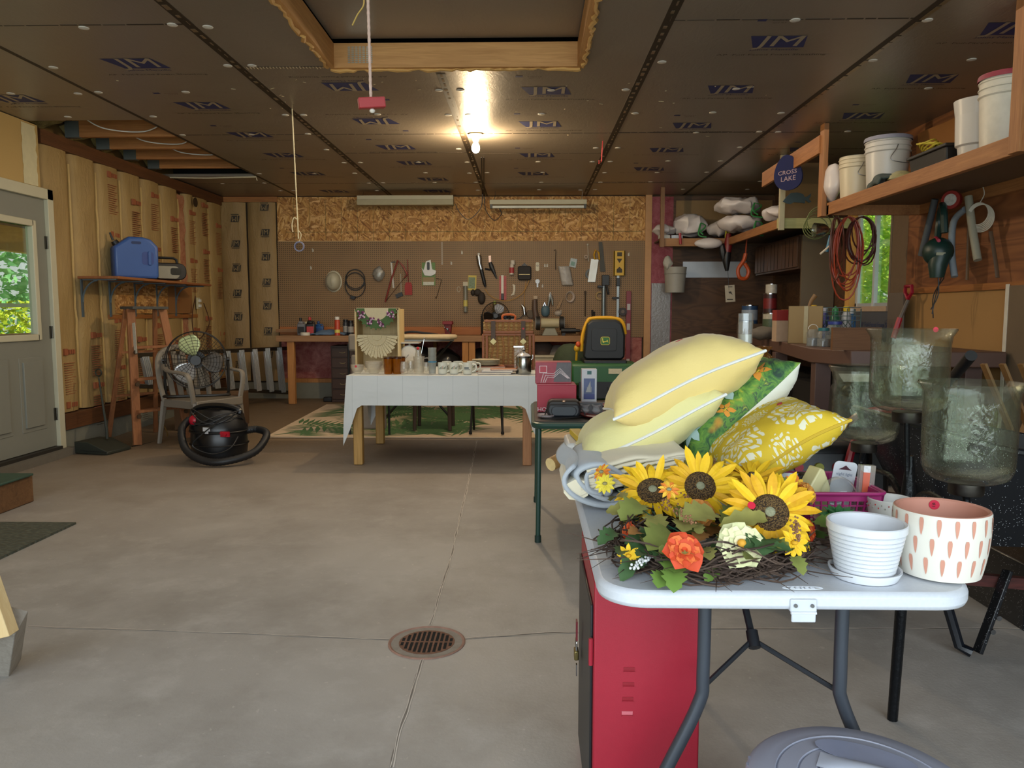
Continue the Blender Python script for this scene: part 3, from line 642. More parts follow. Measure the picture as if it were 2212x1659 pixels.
    # resin armchair
    mc = P('7e7568', .5, sc=5, var=.05); t = thing('plastic_armchair', 'taupe plastic garden armchair with a black fan standing on it', 'chair', (-2.94, 6.83, fz(6.8)), rz=rad(62))
    g = G()
    for sx, sy in ((-1, -1), (1, -1), (-1, 1), (1, 1)):
        x, y = .235 * sx, .21 * sy; g2 = G().tube([(x * 1.12, y * 1.15 + (0.02 if sy > 0 else 0), 0), (x, y, .38)], [.022, .034], 6, flat=.6); g2.obj('leg', mc, t)
    G().grid(lambda u, v: ((u - .5) * .48, (v - .5) * .46, .395 - .02 * math.sin(PI * u) * math.sin(PI * v)), 10, 10).obj('seat', mc, t, solid=.02)
    G().bx(-.25, .25, -.24, -.22, .33, .4).bx(-.25, -.23, -.23, .22, .33, .4).bx(.23, .25, -.23, .22, .33, .4).obj('apron', mc, t, bevel=.006)
    for s in (-1, 1):
        G().tube(spline([(s * .25, -.2, .38), (s * .29, -.2, .6), (s * .28, -.1, .64), (s * .27, .1, .655), (s * .2, .24, .7)]), .026, 8, flat=.6).obj('armrest', mc, t)
    g = G().tube(spline([(-.24, .2, .38), (-.25, .25, .6), (-.2, .3, .78), (0, .33, .85), (.2, .3, .78), (.25, .25, .6), (.24, .2, .38)]), .026, 8, flat=.7)
    for x in (-.13, -.045, .045, .13): g.bar((x, .22, .4), (x * 1.05, .315, .81), .05, .012, up=(0, 1, 0))
    g.obj('backrest', mc, t)
    # drum fan standing on that chair
    def drum_fan(loc, r, rz, label, bl, stand=True, tilt=0):
        t = thing('floor_fan', label, 'fan', loc, rz=rz); m = P('1c1814', .4); zc = r + .07
        g = G()
        for yy, k in ((-.075, 1), (.075, 1)): g.ring((0, yy, zc), r * .995, .005, 40, 5, 'y')
        for q in range(8): g.ring((0, -.082 - .012 * (1 - q / 8), zc), r * (.2 + .098 * q), .0016, 32, 4, 'y')
        for q in range(24):
            a = 2 * PI * q / 24; g.tube([(r * .15 * math.cos(a), -.095, zc + r * .15 * math.sin(a)), (r * .8 * math.cos(a + .15), -.088, zc + r * .8 * math.sin(a + .15)), (r * math.cos(a + .2), -.07, zc + r * math.sin(a + .2))], .0018, 4)
            g.tube([(r * .15 * math.cos(a), .095, zc + r * .15 * math.sin(a)), (r * math.cos(a), .07, zc + r * math.sin(a))], .0018, 4)
        g.obj('grille', m, t)
        G().cyl((0, -.1, zc), (0, -.085, zc), r * .17, 20).cyl((0, .02, zc), (0, .1, zc), r * .3, 20).obj('motor_hub', m, t)
        for q in range(3):
            a = rad(110 + 120 * q + tilt)
            def fn(u, v, a=a):
                rr = r * (.16 + .74 * u); w = .34 + .95 * math.sin(PI * (.12 + .8 * u)); aa = a + (v - .5) * w
                return (rr * math.cos(aa), -.03 + .05 * (v - .5), zc + rr * math.sin(aa))
            G().grid(fn, 10, 8).obj('blade', bl[q], t, solid=.002)
        if stand:
            g = G().tube(spline([(-r * 1.04, 0, zc), (-r * 1.04, 0, .06), (-r, 0, .015), (-r * .9, -.12, .012), (r * .9, -.12, .012), (r, 0, .015), (r * 1.04, 0, .06), (r * 1.04, 0, zc)], 5), .013, 8)
            g.obj('tube_stand', m, t)
            for s in (-1, 1): G().cyl((s * r * .98, 0, zc), (s * (r * 1.1), 0, zc), .02, 10).obj('pivot_knob', m, t)
        return t
    bm = METAL('dedede', .12); bd = P('4c4844', .35, .5)
    drum_fan((-2.99, 6.85, fz(6.8) + .415), .255, rad(20), 'large black drum fan with shiny blades standing on the plastic armchair', [P('e4eeb0', .3, .2), P('dcdcdc', .25, .4), bd])  # gleam and shade of the shiny blades put into their separate colours
    drum_fan((-.405, 9.5, .905), .165, rad(2), 'black desk fan with a white blade on the workbench', [P('c8ccd4', .3), P('20160f', .4), P('20160f', .4)], True, -45).children[0]
    G_ = None
    # vacuum
    mv = P('121214', .32, sc=10); t = thing('shop_vacuum', 'black shop vacuum with red accents and its hose looped beside it', 'vacuum', (-2.5, 6.1, fz(6.1)), rz=rad(-8))
    G().lathe([(.17, .0), (.205, .03), (.215, .12), (.21, .22), (.2, .24)], n=28, sx=1.05, sy=.95).obj('tank', mv, t)
    g = G().lathe([(.2, .24), (.218, .245), (.218, .27), (.2, .3), (.19, .36), (.15, .4), (.05, .41), (0, .41)], n=28, sx=1.05, sy=.95, cap=False); g.obj('motor_head', mv, t)
    G().ring((0, 0, .235), .215, .008, 28, 6, sx=1.05, sy=.95).ring((0, 0, .13), .219, .005, 28, 6, sx=1.05, sy=.95).obj('rim_band', P('0a0a0b', .5), t)
    G().tube(arc((0, -.02, .385), .2, -10, 190, 14, 'xz', .05), .022, 8).obj('carry_handle', mv, t)
    G().ball((-.13, -.13, .325), (.045, .04, .045)).obj('power_switch', P('b0122a', .35), t)
    G().bx(.12, .19, -.19, -.17, .21, .25).box((.15, -.195, .235), (.05, .02, .02), ry=.4).obj('latch', P('b0122a', .4), t)
    G().box((.02, -.215, .27), (.06, .004, .03)).box((.02, -.2155, .245), (.03, .004, .02)).obj('white_label', P('c9c9c9', .5), t)
    pts = spline([(-.19, -.1, .33), (-.2, -.2, .26), (-.12, -.28, .12), (.05, -.32, .045), (.22, -.3, .04), (.38, -.15, .09), (.4, .02, .2), (.28, .1, .23), (.18, .06, .22)], 14)
    G().tube(pts, [.028 + .003 * (i % 2) for i in range(len(pts))], 10).obj('hose', P('18181a', .5), t)
    for k in range(4):
        pts = [(.19 * math.cos(a) * (1 + .04 * k), .17 * math.sin(a) - .03, .37 + .02 * k + .05 * math.sin(2 * a + k) - .03 * k) for a in [2 * PI * i / 24 for i in range(24)]]
        G().tube(pts, .005, 5, closed=True).obj('power_cord', P('2a2a2a', .5), t)
    G().tube(spline([(.15, -.2, .36), (.0, -.23, .24), (-.1, -.22, .14), (.06, -.225, .08), (.2, -.2, .12), (.22, -.1, .2)], 6), .005, 5).obj('power_cord', P('2a2a2a', .5), t)
    # dustpan with long handle
    mp = P('2a2d24', .6); t = thing('lobby_dustpan', 'dark upright dustpan with a thin rod handle by the door frame', 'dustpan', (-3.60, 6.36, fz(6.4)), rz=rad(-12))
    G().prism([(-.16, 0), (.16, 0), (.16, .025), (-.03, .1), (-.16, .1)], -.14, .14, 'xz').obj('pan', mp, t, bevel=.006)
    G().prism([(-.1, .026), (.155, .026), (.155, .027), (-.1, .027)], -.15, .15, 'xz').obj('pan_mouth', M_DARK, t)
    G().tube([(.0, .05, .1), (-.01, .06, .18), (-.1, .1, .62)], [.012, .012, .006], 8).tube(arc((-.1, .1, .66), .03, 0, 360, 12, 'xz'), .006, 6).obj('handle', mp, t)
    # cardboard box behind chair
    t = thing('cardboard_box', 'brown cardboard box on the floor behind the armchair', 'box', (-3.18, 7.62, fz(7.8)), rz=rad(8))
    G().box((0, 0, .17), (.62, .4, .34)).obj('carton', P('5c4228', .8, sc=5), t); g = G()
    g.text('TIMBERHOLD'[:6] + ' GOLD', .055, Matrix.Translation(V((.06, -.203, .2))) @ Matrix.Rotation(PI / 2, 4, 'X')); g.obj('carton_print', P('332216', .8), t)
    for nm, pts, c, lb in (('extension_cable', [onz(318, 945, .01), onz(288, 962, .01), onz(300, 938, .01), onz(360, 945, .01), onz(345, 900, .25)], 'b08a50', 'tan cord lying on the floor at the foot of the wooden ladder'), ('power_cable', [onz(285, 965, .012), onz(330, 955, .012), onz(370, 940, .012), onz(400, 945, .012), onz(418, 950, .012)], '1c1a18', 'black cable trailing over the floor between ladder and vacuum'), ('fan_cable', [onx(422, 640, -3.86), onx(415, 690, -3.85), onx(425, 735, -3.8), onx(452, 700, -3.82), onx(440, 655, -3.86)], '4a2c1c', 'brown cord hanging from the outlet on the left wall')):
        solo(G().tube(spline(pts, 8), .006, 6), nm, P(c, .5), lb, 'cord')
    t = thing('wall_outlet', 'white double outlet with plugs on the left wall near the corner', 'outlet', onx(428, 655, -3.87))
    G().box((0, 0, 0), (.02, .075, .13)).obj('outlet_plate', P('c8bf9c', .5), t, bevel=.003); G().box((.02, 0, .03), (.03, .03, .03)).box((.02, 0, -.03), (.03, .03, .03)).obj('plug', M_WHT, t)
    solo(G().lathe([(0, 0), (.05, .0), (.055, .01), (0, .012)], (0, 0, 0), 16, axis='x'), 'junction_cover', P('3a2c1c', .6), 'round dark blank cover high on the left wall near the corner', 'cover', onx(421, 437, -3.87))
    # left edge foreground: rubber mat, saw-horse leg, bench end
    t = solo(G().bx(-4 + .5, -2.53, 3.5, 4.16, 0, .012), 'rubber_mat', diamond_mat(), 'grey-green ribbed rubber mat on the floor at the left', 'mat')
    p = onz(28, 1452, 0); mg = W('8a8478', 'aaa49a', 'z'); mn = W('e0be84', 'f2d9a4', 'z', name='pine')
    t = thing('sawhorse', 'new pine and weathered grey sawhorse leg at the left edge', 'sawhorse', (p.x - .045, p.y + .02, .004))
    b0 = at(28, 1362, 2.25) - V((p.x - .045, p.y + .02, .004)); b1 = at(-35, 1165, 2.25) - V((p.x - .045, p.y + .02, .004)); dd = (b1 - b0)
    G().bar((0, 0, 0), V((0, 0, 0)) + b0 + dd * .12, .085, .07, up=(1, 0, 0)).obj('leg', mg, t, bevel=.003, label='weathered grey leg')
    q = onz(30, 1362, .135); 
    G().bar(b0 + V((-.01, -.045, 0)), b0 + dd * 1.6 + V((-.01, -.06, 0)), .045, .095, up=(1, 0, 0)).obj('leg_brace', mn, t, bevel=.002, label='new pale pine brace')
    G().bar((-.75, .02, .70), (-.2, .02, .70), .09, .04).obj('top_beam', mn, t)
    t = thing('timber_step', 'rough brown timber step with a green pad beside the door', 'step', (-3.2, 4.55, 0))
    p = onz(35, 1115, .0)
    G().bx(-.4, p.x + 3.1 - .02, -.25, .12, 0, .17).obj('timber_block', W('54381f', '7c5836', 'x'), t, bevel=.008); G().bx(-.4, p.x + 3.1 + .0, -.22, .1, .17, .185).obj('step_pad', P('2f4a3c', .7), t, bevel=.005)
def rr2(cx, cy, w, h, r): return [(cx + u, cy + v) for u, v in rrect(w, h, r, 4)]
def diamond_mat():
    s = NT('ribbed_rubber'); w = s.n('ShaderNodeTexVoronoi', {'Vector': s.co((1, 1.6, 1)), 'Scale': 34}); s.bump(w.outputs[0], .9, .01)
    return s.fin(s.mix(s.ramp(w.outputs[0], [(.1, .0), (.6, 1.)]), '5b5f52', '464a40'), .8)
left_side()
# ================================================================ workbench and pegboard
def hb(px, py, d=.03): return at(px, py, YB - .012 - d)
def workbench():
    mt = W('80583a', 'a67c52', 'x'); t = thing('workbench', 'long wooden workbench with a raised back board under the pegboard', 'workbench', (-1.2, 9.55, fz(9.4)))
    G().bx(-1.85, 1.87, -.3, .33, .79, .83).obj('bench_top', mt, t, bevel=.004); G().bx(-1.85, 1.87, -.32, -.3, .76, .835).obj('front_edge', mt, t, bevel=.003)
    G().bx(-2.0, 1.0, .295, .33, .83, .93).obj('backsplash', W('9a5a2c', 'b8733a', 'x'), t); G().bx(1.84, 1.87, -.3, .33, .83, .9).obj('end_lip', mt, t)
    for x, w in ((-1.68, .045), (.44, .04), (.52, .04)): G().bx(x - w, x + w * .9, -.3, -.24, 0, .79).obj('leg', M_POST, t, bevel=.003)
    G().bx(-2.02, -1.6, .2, .24, .86, .9).obj('side_rail', mt, t)
    zt = fz(9.4) + .83 + .001
    # drawer cabinet under the bench
    a = at(714, 740, 9.42); b = at(768, 850, 9.42); w = b.x - a.x
    t = thing('drawer_cabinet', 'dark brown chest of drawers under the workbench', 'cabinet', ((a.x + b.x) / 2, 9.6, fz(9.6))); m = P('3e2718', .5, sc=4)
    G().bx(-w / 2, w / 2, -.18, .2, 0, .7).obj('carcass', m, t, bevel=.004)
    for i in range(5):
        z = .04 + i * .13; d = G().bx(-w / 2 + .015, w / 2 - .015, -.195, -.18, z, z + .115).obj('drawer', m, t, bevel=.003); G().tube(arc((0, -.2, z + .065), .035, 180, 360, 8, 'xz', .012), .004, 6).obj('handle', P('9a8862', .4, .7), d)
    # stuff under the bench
    ms = P('2c2a2a', .25, .0, sc=8, bump=.6, bsc=18, name='plastic_bag'); 
    for i, (px, py, w, h) in enumerate(((905, 765, .38, .42), (965, 770, .36, .40), (1035, 770, .35, .42))):
        p = at(px, py, 9.65); g = G().ball((0, 0, 0), (w / 2, .16, h / 2), 18, 12); 
        for k, v in enumerate(g.v): g.v[k] = v + v.normalized() * .03 * noise.noise(v * 9 + V((i * 4, 0, 0)))
        solo(g, 'plastic_sack', ms, ('first', 'second', 'third')[i] + ' dark plastic sack from the left under the workbench', 'sack', (p.x, 9.6, p.z - .10), group='dark plastic sacks under the workbench')
    p = at(1187, 770, 9.45); t = thing('white_tub', 'cream lidded storage tub under the right end of the workbench', 'tub', (p.x, 9.5, p.z - .25)); G().box((0, 0, .12), (.36, .3, .24), tx=1.05, ty=1.05).obj('tub_body', P('b5ab93', .5), t, bevel=.01); G().box((0, 0, .255), (.4, .34, .03)).obj('lid', P('c8bea6', .5), t, bevel=.008)
    for q, (px, py, c, lb) in enumerate(((1172, 735, '5a4a42', 'brown'), (1205, 745, '8f8880', 'grey'))):
        p = at(px, py, 9.6); solo(G().ball((0, 0, 0), (.14, .12, .12), 14, 9), 'cloth_bundle', P(c, .8, bump=.6, bsc=14), lb + ' cloth bundle piled on the cream tub', 'bundle', (p.x, 9.55, p.z - .115), group=None)
    solo(G().box((0, 0, .03), (.11, .08, .06)), 'rubber_block', M_BLK, 'small black block on the floor beneath the workbench', 'block', (-2.5, 9.5, fz(9.5)), bevel=.01)
    # bottles and cans on the bench, left to right; (px centre, width px, top y, base y, Y, kind, colour, label)
    def bottle(px, w, top, base, Y, kind, c, c2, label, cat='bottle', name='bottle'):
        W_ = w / F * Y; p = at(px, base, Y); h = (base - top) / F * Y; p.z = zt; r = W_ / 2
        t = thing(name, label, cat, (p.x, Y, zt)); m = P(c, .35, sc=30, var=.05)
        if kind == 'jug':
            G().box((0, 0, h * .33), (W_, W_ * .55, h * .66)).box((-.1 * W_, 0, h * .74), (W_ * .75, W_ * .5, h * .17), tx=.5, ty=.6).obj('bottle_body', m, t, bevel=W_ * .12)
            G().cyl((-.1 * W_, 0, h * .82), (-.1 * W_, 0, h), W_ * .16, 12).obj('cap', P(c2, .4), t)
            G().tube(arc((.22 * W_, 0, h * .66), W_ * .2, -30, 120, 8), W_ * .06, 6).obj('handle', m, t)
            G().box((0, -W_ * .29, h * .3), (W_ * .75, .004, h * .38)).obj('bottle_label', P(c2, .5, sc=60, var=.4), t)
        elif kind == 'can':
            G().lathe([(r, 0), (r, h * .78), (r * .7, h * .84)], n=18).obj('can_body', m, t); G().cyl((0, 0, h * .84), (0, 0, h), r * .82, 16).obj('cap', P(c2, .4), t)
            G().lathe([(r * 1.01, h * .15), (r * 1.01, h * .32)], n=18, cap=False).obj('label_band', P('e0cf60', .5, sc=60, var=.4), t)
        elif kind == 'jar':
            G().lathe([(r * .95, 0), (r, h * .05), (r, h * .75), (r * .8, h * .85)], n=18).obj('jar_body', m, t); G().lathe([(r * .85, h * .85), (r * .9, h * .86), (r * .9, h)], n=18).obj('lid', P(c2, .4), t)
            G().lathe([(r * 1.01, h * .2), (r * 1.01, h * .6)], n=18, cap=False).obj('jar_label', P('9a958c', .5, sc=60, var=.4), t)
        return t
    for a in ((652, 18, 684, 722, 9.45, 'jug', '77777a', '22201e', 'grey motor oil bottle at the left end of the workbench'),
              (672, 20, 684, 724, 9.4, 'jug', '1d1a1a', 'b43a3a', 'black bottle with a red and white label on the workbench'),
              (690, 19, 684, 714, 9.55, 'jug', '28548c', '1c3f74', 'blue plastic bottle on the workbench beside the black one'),
              (664, 25, 672, 700, 9.72, 'jug', 'b8b08c', 'e0d8b0', 'pale oil jug with a loop handle behind the dark bottles'),
              (729, 12, 682, 723, 9.32, 'can', 'b8432c', 'e2ddd2', 'orange-red spray can with a white cap on the workbench'),
              (747, 12, 685, 719, 9.5, 'jar', '30343a', '16181a', 'dark bottle beside the wooden crate, nearer the spray can'),
              (758, 13, 687, 719, 9.45, 'jar', '1c1d20', '0e0e10', 'black bottle beside the wooden crate, second from the spray can')):
        bottle(*a)
    p = at(661, 722, 9.35); solo(G().lathe([(.055, 0), (.058, .005), (.058, .035), (.05, .04)], n=24), 'jar_lid', P('d8d2c0', .5), 'round cream lid lying at the front of the workbench', 'lid', (p.x, 9.32, zt), sm=30)
    p = at(712, 722, 9.45); solo(G().grid(lambda u, v: ((u - .5) * .42, (v - .5) * .24, .012 + .055 * max(0, math.sin(PI * u) * math.sin(PI * v)) + .03 * abs(noise.noise(V((u * 5, v * 4, 3))))), 20, 12), 'shop_towel', P('5d7590', .9, bump=.5), 'crumpled blue shop towel on the workbench', 'towel', (p.x, 9.45, zt), solid=.006)
    # vise
    t = thing('bench_vise', 'red bench vise with a steel handle on the workbench', 'vise', (at(969, 722, 9.5).x, 9.45, zt)); m = P('7c1a1a', .45, .2)
    G().box((0, 0, .012), (.16, .14, .024)).obj('base', m, t, bevel=.004); G().box((0, .01, .09), (.07, .1, .14), tx=1.4).obj('body', m, t, bevel=.006); G().box((0, -.07, .155), (.12, .05, .04)).box((0, .04, .155), (.12, .05, .04)).obj('jaw', m, t, bevel=.004)
    G().cyl((0, -.12, .08), (0, .0, .08), .014, 10).obj('screw', M_STEEL, t); G().cyl((-.03, -.13, .1), (.1, -.2, -.03), .006, 8).ball((.1, -.2, -.03), .01).ball((-.03, -.13, .1), .01).obj('handle', M_CHROME, t)
    solo(G().tube(spline([(-.3, 0, .01), (-.15, .01, .025), (0, 0, .045), (.15, .02, .03), (.32, 0, .01)], 6), .008, 6, flat=2), 'hand_saw_blade', P('1c1510', .5), 'dark curved strip lying on the workbench left of the vise', 'strip', (at(890, 722, 9.4).x, 9.4, zt - .0))
    # parts organiser
    p = at(1088, 690, 9.75); t = thing('parts_organizer', 'small clear-drawer parts cabinet on the bench behind the desk fan', 'organizer', (p.x, 9.74, zt)); w, h = .30, .21
    G().bx(-w / 2, w / 2, -.06, .08, 0, h).obj('organizer_case', P('2c3138', .5), t, bevel=.003)
    for i in range(5):
        for j in range(4): G().bx(-w / 2 + .006 + i * .0585, -w / 2 + .06 + i * .0585, -.068, -.06, .006 + j * .05, .05 + j * .05).obj('drawer', P('8c968c', .25, sc=60, var=.3), t)
    solo(G().bx(-.06, .06, -.05, .05, 0, .03), 'screw_box', P('2b2d52', .4), 'dark blue box on top of the parts cabinet', 'box', (p.x - .02, 9.74, zt + h), bevel=.004)
    solo(G().ring((0, 0, .014), .05, .014, 20, 8), 'tape_roll', P('25262a', .3), 'black tape roll on top of the parts cabinet', 'tape', (p.x + .1, 9.74, zt + h))
    # bench grinder
    p = at(1188, 700, 9.5); t = thing('bench_grinder', 'green and cream bench grinder on a tapered base', 'grinder', (p.x, 9.5, zt)); gm = P('5e6450', .5)
    G().box((0, 0, .045), (.2, .17, .09), tx=.6, ty=.7).obj('base', P('7d7c6c', .5), t, bevel=.006); G().cyl((-.11, 0, .15), (.11, 0, .15), .06, 18).obj('motor', P('b3a884', .5), t)
    for s in (-1, 1): G().cyl((s * .12, 0, .15), (s * .17, 0, .15), .085, 20).obj('wheel_guard', P('24221f', .5), t); G().cyl((s * .17, 0, .15), (s * .18, 0, .15), .07, 20).obj('grinding_wheel', P('8c8a86', .9), t)
    p = at(1222, 712, 9.5); t = thing('corded_drill', 'black corded drill lying on the right end of the workbench', 'drill', (p.x + .04, 9.42, zt)); G().cyl((-.1, 0, .06), (.08, 0, .06), .035, 12).cyl((.08, 0, .06), (.13, 0, .06), .018, 10).obj('body', M_BLK, t); G().box((-.07, 0, .02), (.04, .04, .07), ry=.2).obj('grip', M_BLK, t)
    for q, (px, py, r, c, lb) in enumerate(((1128, 697, .05, 'a8a49c', 'small grey gadget beside the parts cabinet'), (1146, 688, .045, '6a625a', 'brown hand tool leaning near the bench grinder'), (1205, 683, .05, '9a9084', 'grey dust mask resting on top of the bench grinder'))):
        p = at(px, py, 9.6); zz = zt if q < 2 else zt + .235; solo(G().ball((0, 0, r * .7), (r, r * .8, r * .7)).cyl((0, 0, r * .7), (r * .8, 0, r * 1.4), r * .25, 8), ('gadget', 'hand_tool', 'dust_mask')[q], P(c, .6), lb, 'tool', (p.x, 9.6 if q < 2 else 9.5, zz))
    # ironing board + scale further forward
workbench()
def pegs():
    Yp = YB - .012
    def H(px, py): return V((at(px, py, Yp).x, Yp, at(px, py, Yp).z))
    u = Yp / F        # metres per pixel
    def Q(name, px, py, label, cat='tool', grp=None): return thing(name, label, cat, H(px, py), group=grp)
    # hard hat
    t = Q('hard_hat', 721, 608, 'white hard hat hanging on the pegboard', 'helmet'); mh = P('b8b29a', .4)
    g = G().lathe([(.095, 0), (.094, .04), (.08, .08), (.05, .11), (0, .12)], n=28, sy=1.25, cap=False, axis='z').mk(); g.mark0 = 0; g.xf(Matrix.Rotation(PI / 2, 4, 'X')); g.obj('shell', mh, t)
    g = G().lathe([(.094, 0), (.108, .002), (.105, .008), (.09, .012)], n=28, sy=1.27, cap=False); g.mark0 = 0; g.xf(Matrix.Rotation(PI / 2, 4, 'X')); g.obj('brim', mh, t)
    G().tube([(0, -.06, -.1), (0, -.115, -.05), (0, -.128, 0), (0, -.115, .05), (0, -.07, .09)], .008, 6).obj('crown_ridge', mh, t)
    # coiled cord
    t = Q('coiled_cable', 768, 608, 'black power cord coiled on a pegboard hook', 'cord'); g = G()
    g.ring((0, -.02, .02), .125, .006, 36, 6, 'y', sy=1.05).ring((.0, -.03, -.045), .13, .006, 36, 6, 'y', sy=1.2).ring((.0, -.012, .03), .12, .005, 36, 6, 'y'); g.obj('cord_loops', M_BLK, t); G().box((-.03, -.03, -.205), (.06, .035, .045), ry=.2).obj('plug', M_BLK, t, bevel=.005)
    t = Q('hardware_bag', 819, 592, 'clear bag of small silver hardware pinned on the pegboard', 'bag')
    g = G().ball((0, -.035, 0), (.075, .03, .09), 14, 10)
    for k, v in enumerate(g.v): g.v[k] = v + V((noise.noise(v * 30), 0, noise.noise(v * 27 + V((5, 0, 0))))) * .02
    g.obj('bag_film', P('8f8c84', .2, .3, sc=60, var=.5, bump=.8), t)
    mr = P('8a3a30', .4, .2)
    t = Q('bow_saw', 856, 605, 'red bow saw hanging on the pegboard', 'saw'); a, b, c = V((.03, -.03, .25)), V((-.14, -.03, -.28)), V((.145, -.03, .07))
    G().tube([b, b.lerp(a, .5) + V((-.01, 0, 0)), a, a.lerp(c, .5) + V((.01, 0, .01)), c, c.lerp(b, .12)], .011, 8).obj('frame', mr, t); G().bar(c, b, .002, .028, up=(0, 1, 0)).obj('blade', P('4a2018', .6, .3), t)
    t = Q('fly_swatter', 883, 600, 'red fly swatter on the pegboard', 'swatter'); G().cyl((-.01, -.02, .23), (-.005, -.02, -.06), .005, 6).obj('handle', P('8c2320', .5), t); G().prism([(-.035, -.06), (.03, -.06), (.045, -.1), (.045, -.22), (-.05, -.22), (-.05, -.1)], -.021, -.017).obj('paddle', P('9a2622', .6, sc=90, var=.3), t)
    t = Q('putty_blade', 848, 594, 'long white plastic blade beside the red bow saw', 'blade'); G().bar((-.012, -.012, .16), (.012, -.012, -.165), .02, .004).obj('strip', P('c9c4b8', .4), t); G().bar((-.012, -.012, .16), (.04, -.012, .165), .012, .012).obj('hook_end', M_BLK, t)
    t = Q('wire_brush', 866, 612, 'black-handled brush hanging inside the red bow saw', 'brush'); G().cyl((0, -.012, .12), (.005, -.012, -.12), .006, 6).obj('shaft', P('a8a090', .4), t); G().box((-.02, -.02, -.15), (.09, .025, .05), ry=-.4).obj('brush_head', M_BLK, t)
    t = Q('glove_packet', 926, 592, 'green packaged card with a white tool clipped over it', 'packet'); G().box((0, -.006, 0), (.17, .006, .29)).obj('card', P('5f7f3a', .5, sc=20, var=.4), t); G().box((.0, -.012, -.07), (.15, .008, .06)).obj('product_window', P('8f7748', .5), t); G().box((0, -.012, -.12), (.14, .006, .04)).obj('card_print', P('c8c8b8', .5, sc=40, var=.3), t)
    G().prism([(-.09, .08), (-.06, .05), (-.03, .16), (.03, .18), (.05, .06), (.1, .04), (.09, -.0), (.03, -.03), (-.05, -.02)], -.03, -.013).obj('white_tool', P('d4d2cc', .3), t, bevel=.004); G().prism(rr2(.0, .1, .035, .1, .012), -.032, -.03).obj('tool_grip', M_BLK, t)
    t = Q('hex_key', 948, 624, 'thin L-shaped steel key on the pegboard', 'key'); G().tube([(-.03, -.01, .13), (.04, -.01, .12), (-.035, -.01, -.13), (-.045, -.01, -.1)], .004, 6).obj('bent_rod', P('5c4a34', .4, .6), t)
    t = Q('measuring_strip', 955, 547, 'pale hanging strip high on the pegboard', 'strip'); G().box((0, -.004, 0), (.014, .005, .28)).box((0, -.006, -.13), (.02, .006, .03)).obj('strip', P('a89c8c', .5), t)
    h = None
    for i, (px, py) in enumerate(((676, 541), (672, 579), (998, 546), (975, 569), (1177, 574), (1182, 574), (1358, 550), (1172, 618))):
        p = H(px, py)
        if h is None: h = thing('peg_hook', 'small white hook on the pegboard', 'hook', p, group='small white pegboard hooks'); G().cyl((0, 0.003, 0), (0, -.03, 0), .004, 6).cyl((0, -.03, 0), (0, -.035, .025), .004, 6).obj('hook_rod', P('c8c4b4', .4), h); G().box((0, -.004, .0), (.018, .006, .035)).obj('hook_plate', P('c8c4b4', .4), h)
        else: dup(h, p)
    t = Q('key_ring', 991, 625, 'small pale loop hanging on the pegboard', 'ring'); G().ring((0, -.008, 0), .028, .0035, 20, 5, 'y', sx=.7, sy=1.2).obj('loop', P('b8b09a', .5), t)
    t = Q('torch', 1040, 586, 'long silver and black flashlight on the pegboard', 'flashlight'); G().tube([(-.035, -.04, .2), (-.03, -.04, .17), (-.02, -.04, .09), (.0, -.04, .02)], [.03, .034, .03, .026], 12).obj('head', METAL('b0b0b0', .2), t); G().tube([(0, -.04, .02), (.04, -.04, -.15), (.055, -.04, -.2)], [.024, .022, .012], 10).obj('grip', M_BLK, t); G().cyl((-.03, -.04, .2), (-.032, -.04, .225), .014, 8).obj('lens', P('e8e8e0', .2), t)
    t = Q('pruning_saw', 1063, 575, 'black-handled curved pruning saw on the pegboard', 'saw'); G().bar((-.03, -.012, .13), (-.025, -.012, .05), .03, .008).obj('blade', P('b89a8c', .4, .5), t); G().tube([(-.025, -.02, .05), (-.005, -.02, -.01), (.03, -.02, -.09), (.06, -.02, -.16)], [.02, .03, .018, .008], 8, flat=.5).tube([(-.09, -.015, -.03), (-.02, -.015, -.05)], .012, 8).obj('handle', M_BLK, t)
    t = Q('seed_packet', 1020, 611, 'yellow printed packet on the pegboard', 'packet'); G().box((0, -.006, 0), (.105, .006, .19), ry=.04).obj('card', P('c8b040', .5, sc=45, var=.1), t); G().box((-.005, -.01, .0), (.085, .005, .14), ry=.04).obj('picture', P('6c7c58', .5, sc=60, var=.7), t)
    t = Q('caulk_tube', 1006, 645, 'clear cylinder package hanging under the yellow packet', 'tube'); G().cyl((0, -.03, .16), (0, -.03, -.17), .028, 14).obj('tube', P('7c7868', .3, sc=10, var=.4), t); G().box((0, -.03, .18), (.06, .01, .06)).obj('header_card', P('c0b498', .5), t); G().cyl((0, -.03, -.02), (0, -.03, -.1), .0285, 14).obj('tube_label', P('c8b860', .5), t)
    t = Q('work_glove', 1032, 632, 'dark work glove hanging behind the desk fan', 'glove'); G().ball((0, -.03, 0), (.05, .025, .045)).ball((.05, -.03, -.07), (.05, .03, .08)).ball((-.06, -.02, .0), (.03, .02, .04)).obj('glove_body', P('2a2018', .7), t)
    t = Q('stud_finder_pack', 1088, 622, 'red and white blister-pack tool on the pegboard', 'tool'); G().box((-.01, -.01, .0), (.09, .006, .3)).obj('backing_card', P('a8403a', .5, sc=40, var=.5), t); G().box((-.015, -.02, .04), (.03, .02, .24)).obj('white_tool', P('cfcbb8', .4), t); G().box((-.015, -.02, -.11), (.035, .024, .08)).obj('tool_grip', M_BLK, t, bevel=.004)
    t = Q('spray_bottle', 1106, 580, 'white and red bottle on the pegboard', 'bottle'); G().tube([(.01, -.035, .1), (.01, -.035, .05), (0, -.035, .045), (-.005, -.035, -.08)], [.03, .032, .026, .03], 14).obj('bottle_body', P('c9bfb0', .5), t); G().lathe([(.031, -.06), (.0305, .01)], (-.003, -.035, -.0), 14, cap=False).obj('red_label', P('a83a3a', .5), t)
